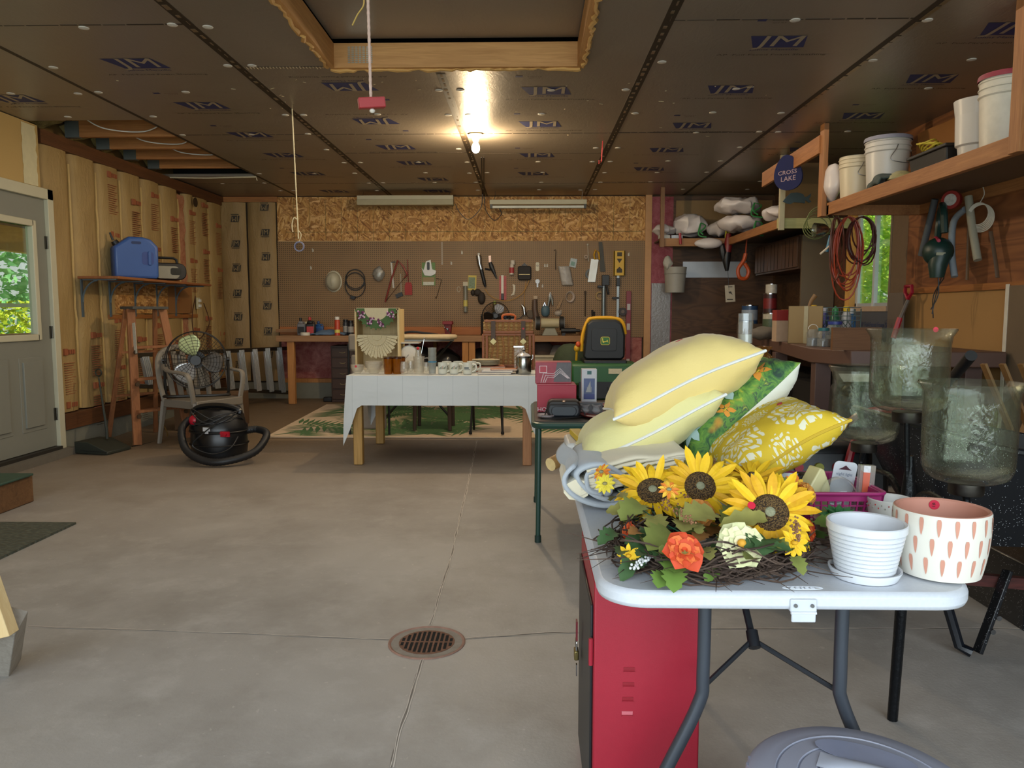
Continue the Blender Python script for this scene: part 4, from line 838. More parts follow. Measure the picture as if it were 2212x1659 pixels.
    t = Q('zip_case', 1133, 590, 'small black zipped tool case on the pegboard', 'case'); G().prism([(u, v) for u, v in rrect(.17, .18, .03)], -.06, -.0, 'xz').obj('case_body', P('1c1714', .7), t, bevel=.01); G().box((0, -.063, -.02), (.14, .004, .006)).obj('zipper', P('a89468', .4, .7), t); G().prism([(-.04, .09), (.04, .09), (.0, .13)], -.03, -.02).obj('hanger', M_BLK, t)
    t = Q('white_tag', 1161, 576, 'white tag hanging beside the zip case', 'tag'); G().prism(rr2(0, 0, .045, .11, .015), -.012, -.008).obj('tag_card', P('d2cab0', .5), t); G().ring((0, -.013, .01), .01, .003, 12, 5, 'y').obj('tag_ring', M_STEEL, t)
    t = Q('socket_reel', 1161, 608, 'small grey pulley tool on the pegboard', 'pulley'); G().cyl((0, -.01, 0), (0, -.03, 0), .028, 18).obj('wheel', M_STEEL, t); G().box((0, -.02, -.045), (.02, .01, .06)).obj('shank', M_STEEL, t)
    t = Q('scraper_blade', 1109, 627, 'curved white plastic hook tool on the pegboard', 'tool'); G().tube([(-.01, -.012, .07), (.01, -.012, .06), (.012, -.012, .0), (.0, -.012, -.05), (-.03, -.012, -.065)], [.01, .016, .014, .016, .006], 8, flat=.4).obj('hook_body', P('cfc6b0', .5), t)
    pts = [H(1048, 624), H(1056, 636), H(1070, 645), H(1090, 650), H(1110, 646), H(1130, 632), H(1143, 606)]; solo(G().tube(spline([V((p.x, Yp - .05, p.z)) for p in pts], 6), .0045, 6), 'yellow_cable', P('b8842c', .5), 'yellow cord sagging between flashlight and zip case', 'cord')
    pts = [H(1136, 606), H(1133, 635), H(1133, 675)]; solo(G().tube([V((p.x, Yp - .008, p.z)) for p in pts], .004, 6), 'hanging_cable', P('b8842c', .5), 'yellow cord hanging straight down below the zip case', 'cord')
    t = Q('pry_bar', 1200, 561, 'thin dark hooked bar on the pegboard', 'bar'); G().tube([(-.02, -.012, .115), (0, -.012, .125), (.004, -.012, .1), (0, -.012, 0), (.002, -.012, -.125)], .006, 6).obj('bar', P('3a2a1c', .5, .5), t)
    t = Q('glove_bag', 1220, 594, 'grey gloves in a clear bag on the pegboard', 'bag'); g = G().grid(lambda a, b: (-.085 + .14 * a + .05 * b, -.02 - .02 * math.sin(PI * a) - .012 * noise.noise(V((a * 5, b * 7, 0))), .11 - .24 * b), 8, 12); g.obj('bag_film', P('a39c94', .35, sc=20, var=.3, bump=.6), t, solid=.01)
    t = Q('plastic_packet', 1238, 568, 'small clear plastic packet on the pegboard', 'packet'); G().box((0, -.01, 0), (.085, .012, .11), ry=.2).obj('packet_film', P('93988c', .25, sc=60, var=.4), t); G().box((-.005, -.018, -.01), (.05, .006, .05), ry=.2).obj('contents', P('5d7f6c', .4), t)
    t = Q('tape_rod', 1269, 546, 'small tape roll hanging on a white rod', 'tape'); G().cyl((.0, -.02, .1), (.012, -.02, -.11), .004, 6).ball((0, -.02, .1), .014).obj('rod', P('b8b0a0', .4), t); G().ring((-.02, -.035, -.055), .018, .01, 16, 8, 'y').obj('tape', P('b09a86', .5), t)
    t = Q('wire_coil', 1230, 641, 'coil of pale wire on the pegboard', 'coil')
    for k in range(4): G().ring((0.003 * k, -.012 - .008 * k, 0), .045 + .003 * k, .005, 24, 5, 'y', sy=1.25).obj('wire_loop', P('ab998a', .5), t)
    t = Q('back_saw', 1284, 575, 'saw with yellow handle and steel blade on the pegboard', 'saw'); G().prism([(-.045, .09), (.05, .08), (.01, -.2), (-.085, -.2)], -.03, -.027).obj('blade', METAL('9c9488', .3), t)
    G().tube([(.0, -.03, .09), (-.01, -.03, .14), (.01, -.03, .2), (.05, -.03, .17), (.06, -.03, .08)], .013, 8, closed=True).obj('handle', P('c8951f', .4), t)
    t = Q('keyhole_saw', 1275, 592, 'round dark tape reel behind the yellow-handled saw', 'reel'); G().lathe([(.04, 0), (.065, 0), (.065, .018), (.04, .018)], (0, -.01, 0), 24, axis='y', cap=False).obj('reel', P('4a4640', .4, .4), t)
    t = Q('long_saw_blade', 1300, 556, 'long dark tapered saw blade on the pegboard', 'blade'); G().prism([(-.045, .19), (.0, .19), (.045, -.18), (-.02, -.18)], -.02, -.015).obj('blade', P('3c3830', .5, .4), t)
    t = Q('pipe_clamp', 1303, 640, 'tall pipe clamp with a black head on the pegboard', 'clamp'); G().cyl((0, -.06, .13), (.0, -.06, -.36), .026, 14).obj('pipe', P('7c8484', .35, .6), t); G().box((.02, -.06, .2), (.09, .07, .13)).box((-.03, -.06, .12), (.1, .05, .03)).cyl((.04, -.06, .12), (.06, -.06, .02), .012, 8).obj('clamp_head', M_BLK, t, bevel=.006)
    t = Q('mitre_box', 1337, 569, 'yellow mitre box hanging on the pegboard', 'box'); my = P('d0a41e', .45)
    G().bx(-.07, .07, -.06, -.05, -.155, .155).bx(-.07, -.055, -.06, 0, -.155, .155).bx(.055, .07, -.06, 0, -.155, .155).obj('box_body', my, t, bevel=.003)
    for z, s in ((.11, 0), (.03, 1), (-.08, 2)):
        pl = [(-.03, z - .025), (.03, z - .025), (.03, z + .025), (-.03, z + .025)] if s == 0 else [(-.035, z + .025), (.035, z + .025), (0, z - .03)] if s == 1 else [(-.035, z - .04), (.035, z - .04), (.035, z), (0, z + .035), (-.035, z)]
        G().prism(pl, -.0625, -.06).obj('cutout', P('3c3018', .6), t)
    t = Q('bar_clamp', 1334, 644, 'steel bar clamp below the yellow mitre box', 'clamp'); G().box((0, -.03, 0), (.03, .015, .57)).obj('bar', METAL('8a8c88', .35), t); G().box((-.03, -.03, .0), (.085, .03, .025)).box((.0, -.035, .2), (.045, .05, .1)).obj('jaw', M_BLK, t, bevel=.004)
    t = thing('spirit_level', 'long red spirit level leaning against the pegboard', 'level', (H(1358, 600).x, Yp - .03, .9)); G().box((0, 0, .0), (.06, .025, 1.1)).obj('level_body', P('7e2a30', .45), t, bevel=.003)
    for z in (-.35, .1, .35): G().box((0, -.014, z), (.04, .004, .08)).obj('vial_window', P('b0a69c', .3), t)
    t = Q('paint_roller', 1344, 673, 'dark round hose reel beside the red level', 'reel'); G().cyl((0, -.0, 0), (0, -.07, 0), .05, 20).obj('reel', P('2c211a', .5), t); G().cyl((0, -.07, 0), (0, -.075, 0), .022, 14).obj('hub', P('6a5a4c', .5), t)
    t = Q('masking_tape', 1295, 639, 'brown ring of masking tape behind the pipe clamp', 'tape'); G().lathe([(.035, 0), (.055, 0), (.055, .02), (.035, .02)], (0, -.008, 0), 24, axis='y', cap=False).obj('tape_ring', P('9a7c48', .6), t)
    for px, py, hh, c, nm, lb in ((1264, 656, .32, '3a2c1c', 'iron_rod', 'thin dark iron rod low on the pegboard'), (1279, 684, .17, '2c231c', 'wood_file', 'short black file low on the pegboard, nearer the bench'), (1283, 686, .15, '241c16', 'rasp', 'short black rasp beside the file, low on the pegboard')):
        t = Q(nm, px, py, lb); G().cyl((0, -.012, hh / 2), (0, -.012, -hh / 2), .008, 8).obj('shaft', P(c, .5, .3), t); G().cyl((0, -.012, hh / 2), (0, -.012, hh / 2 - .05), .012, 8).obj('tang', P(c, .6), t)
    t = Q('locking_pliers', 1190, 648, 'chrome locking pliers on the pegboard', 'pliers'); G().tube([(-.01, -.03, .1), (-.02, -.03, .03), (-.03, -.03, -.08)], [.006, .02, .012], 8).tube([(-.01, -.03, .1), (.01, -.03, .03), (.02, -.03, -.07)], [.006, .018, .012], 8).obj('jaws', M_CHROME, t)
    t = Q('adjustable_wrench', 1208, 655, 'tan wooden-handled wrench on the pegboard', 'wrench'); G().tube([(.03, -.02, .06), (-.03, -.02, -.07)], [.008, .012], 6).tube([(.04, -.02, .05), (-.01, -.02, -.07)], [.008, .01], 6).obj('handles', P('a08058', .5), t)
    t = Q('angle_grinder', 1155, 668, 'brown and grey power tool hanging above the bench', 'tool'); G().tube([(.0, -.05, .12), (.0, -.05, .0), (.02, -.05, -.12)], [.03, .035, .04], 10).obj('body', P('5a4638', .5), t); G().cyl((-.06, -.02, -.06), (-.05, -.05, -.06), .05, 18).obj('disc', P('6e6050', .5, .3), t); G().box((.01, -.05, .15), (.05, .03, .04)).obj('head', P('b09878', .5), t)
    t = Q('blue_pouch', 1178, 672, 'blue plastic pouch hanging above the grinder', 'pouch'); G().ball((0, -.03, 0), (.055, .03, .07), e=.6).obj('pouch_body', P('46606a', .5), t); G().tube([(-.03, -.03, .05), (-.01, -.03, .11), (.01, -.03, .05)], .008, 6).obj('pouch_tool', M_CHROME, t)
    t = Q('trigger_gun', 1130, 672, 'chrome and white trigger nozzle above the bench', 'nozzle'); G().tube([(-.02, -.04, .08), (.01, -.04, .04), (.02, -.04, -.05)], [.014, .024, .02], 10).obj('nozzle_body', M_CHROME, t); G().tube(spline([(.0, -.04, -.05), (-.04, -.04, -.09), (-.1, -.04, -.11)]), .006, 6).obj('hose', M_BLK, t)
    t = Q('bottle_on_peg', 1069, 667, 'green-capped clear bottle behind the parts cabinet', 'bottle'); G().cyl((0, -.03, -.1), (0, -.03, .06), .026, 12).obj('bottle_body', P('6b5c38', .3), t); G().cyl((0, -.03, .06), (0, -.03, .1), .018, 12).obj('cap', P('8c9a48', .4), t)
    # fluorescent fixtures
    mf = P('bdb59a', .4, sc=8, var=.08)
    for k, (a, b, lb) in enumerate((((773, 424), (980, 423), 'cream fluorescent shop light hanging left above the pegboard'), ((1058, 433), (1267, 432), 'fluorescent shop light with a bare tube hanging right above the pegboard'))):
        Y = 9.55; p, q = at(*a, Y), at(*b, Y); L = (q - p).length; c = (p + q) / 2
        t = thing('fluorescent_fixture', lb, 'light', c); 
        G().prism([(-.065, -.0), (.065, 0), (.05, -.055), (-.05, -.055)], -L / 2, L / 2, 'yz').obj('housing', mf, t, bevel=.004)
        if k == 0: G().prism([(-.075, -.05), (.075, -.05), (.06, -.115), (-.06, -.115)], -L / 2, L / 2, 'yz').obj('reflector', P('a39a7c', .5, sc=8), t, bevel=.004)
        else: G().cyl((-L / 2 + .03, -.04, -.085), (L / 2 - .03, -.04, -.085), .018, 12).obj('tube_lamp', P('d6d6cc', .25), t); G().box((-L / 2 + .02, -.04, -.08), (.03, .05, .05)).box((L / 2 - .02, -.04, -.08), (.03, .05, .05)).obj('lamp_holder', P('3a3a34', .5), t)
        for s in (-1, 1): G().tube([(s * L * .45, 0, 0), (s * L * .45 + .01, 0, ZC - c.z)], .003, 5).obj('hanging_chain', M_STEEL, t)
    for pts, lb in (([(1040, 340), (1042, 420), (1038, 450), (1012, 474), (990, 455), (984, 440)], 'black light cord looping down left of the conduit clip'), ([(1045, 340), (1046, 425), (1050, 455), (1068, 476), (1083, 462), (1078, 450)], 'black light cord looping down right of the conduit clip')):
        q = [onz(*pts[0], ZC - .01)] + [at(x, y, 9.6) for x, y in pts[1:]]; q.insert(1, V((q[1].x, 9.55, ZC - .012))); solo(G().tube(spline(q, 6), .005, 6), 'light_cable', M_BLK, lb, 'cord')
pegs()

# ================================================================ hanging from the ceiling
def hanging():
    t = thing('ceiling_bulb', 'bare lit bulb in a white porcelain lampholder on the ceiling', 'light', (-.44, 6.5, ZC))
    G().lathe([(.055, 0), (.062, -.012), (.045, -.025), (.03, -.04), (.024, -.06)], n=24, cap=False).obj('lampholder', P('e0d0a8', .3), t)
    s = NT('lit_bulb'); s.set(s.b.inputs['Emission Color'], (1, .76, .46, 1)); s.b.inputs['Emission Strength'].default_value = 900
    G().lathe([(.016, -.055), (.018, -.075), (.031, -.1), (.034, -.12), (.028, -.142), (.012, -.156), (0, -.158)], n=20, cap=False).obj('bulb', s.fin('ffe0a0', .3), t)
    a = (-.61 * 1, 3.2); x = at(797, 0, 3.2).x; zh = at(803, 222, 3.2).z
    t = thing('ceiling_hatch_pull', 'red handle hanging on a braided rope from the ceiling hatch', 'handle', (at(803, 222, 3.2).x, 3.2, zh))
    pts = [(-.013, 0, ZC + .15 - zh), (-.003, 0, .0)]; pts = [V(pts[0]).lerp(V(pts[1]), i / 60) for i in range(61)]
    G().tube(pts, [.0055 + .0012 * (i % 2) for i in range(61)], 7).obj('rope', P('d8b8a8', .8, sc=90, var=.25), t)
    g = G().box((0, 0, -.001), (.108, .035, .042), rz=.35, ry=-.12); g.obj('grip_bar', P('b03a3c', .45, sc=20, var=.06), t, bevel=.004)
    G().ball((0.002, 0, -.032), (.012, .011, .009), 10, 6).obj('rope_knot', P('e8e0d4', .8), t)
    p = at(645, 522, 5.6); top = onz(631, 235, ZC)
    t = thing('ceiling_pull', 'thin ceiling cord with a tape ring tied to its end', 'cord', (p.x, 5.6, p.z))
    G().tube([V((top.x - p.x, top.y - 5.6, ZC - p.z)), V((0, 0, .02))], .0045, 6).tube(spline([(-.01, 0, .16), (-.03, 0, .17), (-.045, 0, .12), (-.04, 0, .07)]), .004, 5).tube(spline([(0, 0, .08), (.02, 0, .05), (.005, 0, .0)]), .003, 5).obj('string', P('d8c8a0', .8), t)
    g = G().lathe([(.029, -.01), (.037, -.01), (.037, .01), (.029, .01)], (0.005, 0, -.035), 26, axis='y', cap=False); g.obj('tape_ring', P('6c6a80', .35), t)
    p = at(777, 25, 3.4); pts = [(787, -12), (785, 12), (772, 32), (761, 55)]
    t = solo(G().tube(spline([at(x, y, 3.4) for x, y in [(800, -160), (795, -60)] + pts], 5), .003, 6), 'hanging_wire', P('c0a050', .5), 'loose yellow wire end dangling from the ceiling hatch', 'wire')
    q = onz(1302, 305, ZC); t = solo(G().tube([(q.x, q.y, ZC), (q.x - .01, q.y, ZC - .17), (q.x - .03, q.y, ZC - .19), (q.x - .03, q.y, ZC - .16)], .005, 6), 'hanging_hook', P('b03430', .5), 'small red wire hook hanging from a ceiling seam', 'hook')
    a, b = onz(340, 381, ZC), onz(553, 380, ZC); solo(G().tube([(a.x, a.y, ZC - .01), ((a.x + b.x) / 2, a.y, ZC - .02), (b.x, b.y, ZC - .01), (b.x + .01, b.y, ZC - .05)], .008, 6), 'white_string', P('c8bca0', .7), 'pale string stretched along the edge of the ceiling gap', 'string')
hanging()
# ================================================================ rug, middle table and what is on it
def rug():
    t = thing('palm_rug', 'large beige rug with green palm leaf pattern behind the cloth table', 'rug', (0, 0, 0)); y0, y1, xa, xb = 7.0, 9.15, -2.43, 1.5
    zf = lambda y: fz(y) + .004
    G().add([(xa, y0, zf(y0)), (xb, y0, zf(y0)), (xb, y1, zf(y1)), (xa, y1, zf(y1)), (xa, y0, zf(y0) + .012), (xb, y0, zf(y0) + .012), (xb, y1, zf(y1) + .012), (xa, y1, zf(y1) + .012)], [(0, 3, 2, 1), (4, 5, 6, 7), (0, 1, 5, 4), (1, 2, 6, 5), (2, 3, 7, 6), (3, 0, 4, 7)]).obj('rug_pile', P('ccb598', .95, sc=12, bump=.4, bsc=120), t, sm=0)
    g = G(); r = random.Random(5)
    def clip(p): return xa + .02 < p.x < xb - .02 and y0 + .02 < p.y < y1 - .02
    for k in range(44):
        c = V((r.uniform(xa, xb), r.uniform(y0 - .1, y1), 0)); a = r.uniform(0, 2 * PI); L = r.uniform(.8, 1.3)
        for i in range(15):
            u = i / 14; sp = c + V((math.cos(a + .3 * u), math.sin(a + .3 * u), 0)) * L * .75 * u
            for s in (-1, 1):
                th = a + .3 * u + s * (1.25 - .75 * u); l = L * .42 * (1 - .55 * abs(u - .35)); w = .026; d = V((math.cos(th), math.sin(th), 0)); n = V((-d.y, d.x, 0)); bend = V((math.cos(a), math.sin(a), 0)) * .05
                q = [sp, sp + d * l * .5 + n * w + bend * .3, sp + d * l + bend, sp + d * l * .5 - n * w + bend * .3]
                if all(clip(v) for v in q): g.add([(v.x, v.y, zf(v.y) + .0135 + k * .00002) for v in q], [(0, 1, 2, 3)])
    g.obj('palm_pattern', P('4a6b40', .95, sc=20), t, sm=0, kind='stuff')
rug()
TZ = .70
def cloth_table():
    x0, x1, y0, y1 = -1.38, .05, 5.83, 6.82
    t = thing('dining_table', 'wooden dining table hidden under a white plastic cloth', 'table', ((x0 + x1) / 2, (y0 + y1) / 2, 0)); cx, cy = (x0 + x1) / 2, (y0 + y1) / 2
    mw = W('9a7434', 'c49a58', 'z'); G().bx(x0 + .01 - cx, x1 - .01 - cx, y0 + .01 - cy, y1 - .01 - cy, TZ - .04, TZ - .006).obj('tabletop', mw, t)
    for x in (x0 + .06, x1 - .06):
        for y in (y0 + .06, y1 - .06): G().box((x - cx, y - cy, (TZ - .04) / 2 + fz(y) / 2 + .001), (.07, .07, TZ - .042 - fz(y))).obj('leg', mw if x < 0 - .5 else W('9a6844', 'c08c60', 'z'), t, bevel=.006)
    G().bx(x0 + .05 - cx, x1 - .05 - cx, y0 + .05 - cy, y0 + .08 - cy, TZ - .13, TZ - .04).bx(x0 + .05 - cx, x1 - .05 - cx, y1 - .08 - cy, y1 - .05 - cy, TZ - .13, TZ - .04).obj('apron', mw, t)
    # cloth: flat top and hanging skirt whose corners dip
    g = G(); e = .012; g.bx(x0 - e, x1 + e, y0 - e, y1 + e, TZ - .003, TZ)
    per = []; N = 40
    for a, b in (((x0, y0), (x1, y0)), ((x1, y0), (x1, y1)), ((x1, y1), (x0, y1)), ((x0, y1), (x0, y0))):
        for i in range(N): u = i / N; per.append((V((a[0] + (b[0] - a[0]) * u, a[1] + (b[1] - a[1]) * u, 0)), u, a, b))
    M = len(per); rows = 9; base = len(g.v)
    for i, (p, u, a, b) in enumerate(per):
        out = V((b[1] - a[1], -(b[0] - a[0]), 0)).normalized(); L = math.hypot(b[0] - a[0], b[1] - a[1]); d = min(u, 1 - u) * L
        prev = 1 if u < .5 else -1; tan = V((b[0] - a[0], b[1] - a[1], 0)).normalized() * (-prev)
        cn = max(0, 1 - d / (.075 if b[1] == a[1] else .16)); drop = .225 + .31 * cn ** .85; o2 = (out + tan * (cn ** 2) * .9).normalized()
        for j in range(rows + 1):
            v = j / rows; fl = .012 + .018 * v + .05 * cn * v * (1 - .5 * v) + .006 * noise.noise(V((p.x * 5, p.y * 5, v * 1.5))) * (v > 0)
            fold = .012 * cn * math.sin(d * 60) * v
            q = p + o2 * (fl + e * .2) + tan * fold; g.v.append(V((q.x, q.y, TZ - .001 - drop * v)))
    for i in range(M):
        for j in range(rows): a = base + i * (rows + 1) + j; b = base + ((i + 1) % M) * (rows + 1) + j; g.f.append((a, a + 1, b + 1, b)); g.m.append(0)
    s = NT('vinyl_cloth'); n = s.noise(2.5, s.co((1, 1, 2)), 3); cr = s.n('ShaderNodeSeparateXYZ', {0: s.co()}); f = s.math('FRACT', s.math('MULTIPLY', cr.outputs[0], 5.2)); ln = s.math('LESS_THAN', f, .022)
    s.bump(s.math('ADD', n, s.math('MULTIPLY', ln, -.25)), .4, .02); tb = s.fin(s.mix(s.math('MULTIPLY', ln, .35), 'cfd3d2', '9fa6a8'), .45)
    solo(g, 'tablecloth', tb, 'white plastic tablecloth with fold creases on the dining table', 'tablecloth', sm=60)
    z = TZ + .002
    def X(px, Y): return at(px, 800, Y).x
    # wooden crate with doilies
    mc = W('c0a26c', 'dcc490', 'z', name='pale_wood'); Y = 6.45; xc = (X(768, Y) + X(862, Y)) / 2 + .005; w = .36; h = at(815, 667, Y).z - z
    t = thing('wooden_crate', 'open pale wooden crate standing on end with doilies on it', 'crate', (xc, Y + .12, z))
    for s in (-1, 1): G().bx(s * w / 2 - .008, s * w / 2 + .008, -.13, .13, 0, h).obj('side_panel', mc, t)
    G().bx(-w / 2, w / 2, -.13, .13, h - .012, h).obj('top_panel', mc, t); G().bx(-w / 2, w / 2, -.13, .13, 0, .012).obj('bottom_panel', mc, t); G().bx(-w / 2, w / 2, .115, .13, 0, h).obj('back_panel', mc, t); G().bx(-w / 2, w / 2, -.12, .12, h - .235, h - .225).obj('shelf', mc, t)
    lace = P('cbbf9c', .9, sc=60, var=.1)
    t2 = thing('flowered_doily', 'crocheted doily with purple flower clusters draped over the crate top', 'doily', (xc, Y + .12 - .142, z + h + .003)); g = G()
    for i in range(40):
        a = PI + PI * i / 40; a2 = PI + PI * (i + 1) / 40
        for r0, r1, m in ((.0, .1, 0), (.1, .165, 1)):
            k = 1.08 if m and i % 3 == 1 else 1; g.mat(m).add([(r0 * math.cos(a), 0, r0 * math.sin(a)), (r1 * k * math.cos(a), -.002 * m, r1 * k * math.sin(a)), (r1 * k * math.cos(a2), -.002 * m, r1 * k * math.sin(a2)), (r0 * math.cos(a2), 0, r0 * math.sin(a2))], [(0, 1, 2, 3)])
    g.mat(0).bx(-.17, .17, .0, .16, .0, .004); g.obj('lace', [lace, P('4d6a3e', .9, sc=40)], t2, sm=0)
    for x, zz in ((-.125, -.05), (.12, -.05), (-.05, -.11), (.035, -.115)):
        g = G()
        for q in range(16): g.mat(q % 2).ball((x + R.uniform(-.028, .028), -.008, zz + R.uniform(-.035, .03)), .009, 6, 4)
        g.obj('flower_cluster', [P('6a3058', .8), P('c8a8bc', .8)], t2)
    t2 = thing('lace_doily', 'half-round cream lace doily hanging over the crate shelf', 'doily', (xc - .0, Y + .12 - .134, z + h - .222)); g = G()
    for i in range(36):
        a = PI + PI * i / 36; a2 = PI + PI * (i + (.72 if i % 2 else 1)) / 36
        for r0, r1 in ((0, .035), (.042, .075), (.082, .115), (.118, .165 + .006 * (i % 3))):
            g.add([(r0 * math.cos(a), 0, r0 * 1.1 * math.sin(a)), (r1 * math.cos(a), -.0, r1 * 1.1 * math.sin(a)), (r1 * math.cos(a2), -.0, r1 * 1.1 * math.sin(a2)), (r0 * math.cos(a2), 0, r0 * 1.1 * math.sin(a2))], [(0, 1, 2, 3)])
    for k in (.038, .078, .117): g.tube([(k * math.cos(PI + PI * i / 20), 0, k * 1.1 * math.sin(PI + PI * i / 20)) for i in range(21)], .003, 5)
    g.mk().bx(-.165, .165, .0, .1, 0, .003); g.obj('lace', lace, t2, sm=0)
    # glass bowls
    gl = GLASS('f6f6f2', bump=.4, bsc=60, gloss=.9, body=.16, bcol='f0e4d4'); am = GLASS('d89018', bump=.3, bsc=50, gloss=.8, body=.35, bcol='b06c10')
    Yf = 5.98; st = P('c02030', .5)
    def bowl(px, Y, r, h, lb, n=1, scal=0):
        t = thing('glass_bowl', lb, 'bowl', (X(px, Y), Y, z))
        for k in range(n):
            z0 = k * h * .28; g = G().lathe([(r * .5, z0), (r * .52, z0 + .004), (r * .85, z0 + h * .4), (r, z0 + h * .8), (r * 1.04, z0 + h), (r * 1.0, z0 + h), (r * .95, z0 + h * .8), (r * .8, z0 + h * .42), (r * .45, z0 + .01), (0, z0 + .01)], n=30, cap=False, wob=scal); g.obj('glass_body', gl, t)
        return t
    t = bowl(772, Yf + .02, .05, .055, 'small stack of clear glass bowls with a red sticker at the table corner', 2); G().cyl((0, -.05, .06), (0, -.053, .06), .009, 10).obj('price_sticker', st, t)
    bowl(795, Yf + .18, .045, .05, 'small clear glass bowl behind the stacked pair')
    bowl(808, Yf + .03, .066, .075, 'scalloped clear glass bowl stack in front of the crate', 2, .04)
    bowl(824, Yf + .2, .05, .06, 'plain clear bowl behind the scalloped glass bowls')
    am0 = None
    for px, Y, lb in ((839, Yf, 'amber ribbed glass tumbler at the front left of its row'), (858, Yf, 'amber ribbed glass tumbler at the front right of its row'), (849, Yf + .12, 'amber ribbed tumbler at the back left'), (866, Yf + .12, 'amber ribbed tumbler at the back right')):
        if am0 is None:
            am0 = thing('amber_tumbler', lb, 'glass', (X(px, Y), Y, z), group='amber glass tumblers on the table'); G().lathe([(.03, 0), (.032, .004), (.036, .125), (.0335, .125), (.03, .012), (0, .012)], n=32, cap=False, wob=.02).obj('glass_body', am, am0); G().lathe([(.0365, .118), (.037, .127), (.0335, .127)], n=32, cap=False).obj('dark_rim', P('3c1c08', .3), am0)
        else: dup(am0, (X(px, Y), Y, z), label=lb)
    t = thing('glass_pitcher', 'clear glass measuring pitcher behind the drinking glasses', 'pitcher', (X(905, Yf + .02), Yf + .02, z)); G().lathe([(.035, 0), (.038, .005), (.042, .12), (.046, .135), (.043, .135), (.037, .01), (0, .01)], n=24, cap=False).obj('glass_body', gl, t); G().tube(spline([(.042, 0, .12), (.075, 0, .12), (.078, 0, .07), (.042, 0, .03)], 5), .005, 6).obj('handle', gl, t)
    for q, (px, Y, r, h) in enumerate(((873, Yf, .034, .095), (887, Yf + .05, .03, .10), (921, Yf + .03, .03, .09))):
        t = thing('drinking_glass', ('round clear glass beside the amber tumblers', 'clear glass between the round glass and the pitcher', 'clear glass directly right of the pitcher')[q], 'glass', (X(px, Y), Y, z)); G().lathe([(r * .8, 0), (r * 1.05, h * .3), (r, h * .6), (r * .8, h), (r * .76, h), (r * .95, h * .6), (r * .98, h * .3), (0, .008)], n=22, cap=False).obj('glass_body', gl, t)
    t = thing('cocktail_stirrer', 'clear bottle with a long stirring rod behind the glasses', 'bottle', (X(904, 6.2), 6.2, z)); G().lathe([(.03, 0), (.03, .12), (.022, .16), (.02, .2), (.018, .2), (.026, .12), (0, .01)], n=18, cap=False).obj('bottle_body', gl, t); G().cyl((0, 0, .03), (.05, 0, .27), .003, 6).ball((.05, 0, .27), .008, 8, 6).obj('rod', M_CHROME, t); G().ball((0, -.02, .19), (.012, .012, .014), 8, 6).obj('red_stopper', st, t)
    s0 = None
    t = thing('stacked_tumblers', 'tall nested stack of shiny plastic tumblers', 'tumblers', (X(934, Yf), Yf, z)); mirr = GLASS('e8ecec', gloss=1, body=.3, bcol='c8c8c0')
    for k in range(4): G().lathe([(.026, k * .035), (.034, k * .035 + .1), (.032, k * .035 + .1), (.024, k * .035 + .004)], n=20, cap=False).obj('tumbler', mirr, t)
    G().lathe([(.0335, .09), (.0345, .1)], n=20, cap=False).obj('blue_band', P('3c7fa0', .4), t)
    # mugs
    mm = P('d8d8ca', .3, sc=5, var=.03)
    def mug(px, Y, lb, txt=0):
        t = thing('coffee_mug', lb, 'mug', (X(px, Y), Y, z), group='white mugs on the cloth table'); r, h = .037, .09
        G().lathe([(r * .85, 0), (r * .95, .006), (r, h * .6), (r * 1.02, h), (r * .93, h), (r * .88, .01), (0, .01)], n=24, cap=False).obj('mug_body', mm, t); G().tube(spline([(r * .95, 0, h * .85), (r * 1.75, 0, h * .8), (r * 1.75, 0, h * .4), (r * .95, 0, h * .2)], 5), .006, 7).obj('handle', mm, t)
        g = G()
        if txt: g.mat(0).box((-.005, -r * .99, h * .56), (.035, .004, .01)).box((0, -r * .99, h * .42), (.045, .004, .003)); g.obj('mug_print', [P('2c3840', .5)], t)
        else:
            for q in range(5): g.mat(q % 3).tube([(-.02 + q * .01, -r - .0008, .04), (-.012 + q * .01, -r - .001, .055 + .006 * (q % 3))], .002, 5)
            g.obj('leaf_motif', [P('5c7a3c', .6), P('3a4048', .6), P('b07850', .6)], t)
        return t
    mug(956, Yf, 'white mug with a leaf motif, nearest the shiny tumblers'); mug(981, Yf, 'white mug with a leaf motif, second from the shiny tumblers'); mug(1010, Yf - .02, 'larger white mug with dark lettering in the row', 1); mug(1019, Yf + .14, 'white mug behind the lettered one'); mug(965, Yf + .13, 'white mug behind the first leaf-motif mug', 1); mug(990, Yf + .14, 'white mug behind the second leaf-motif mug', 1)
    # plates, books
    t0 = None
    for k in range(5):
        p = (X(1050, 6.3), 6.3, z + .045 + k * .009)
        if t0 is None: t0 = thing('cream_plate', 'cream plate in the stack beside the mugs', 'plate', p, group='stacked cream plates'); G().lathe([(.06, 0), (.1, .007), (.115, .012), (.114, .015), (.06, .005), (0, .005)], n=30, cap=False).obj('plate_body', P('b5a98c', .4), t0)
        else: dup(t0, p)
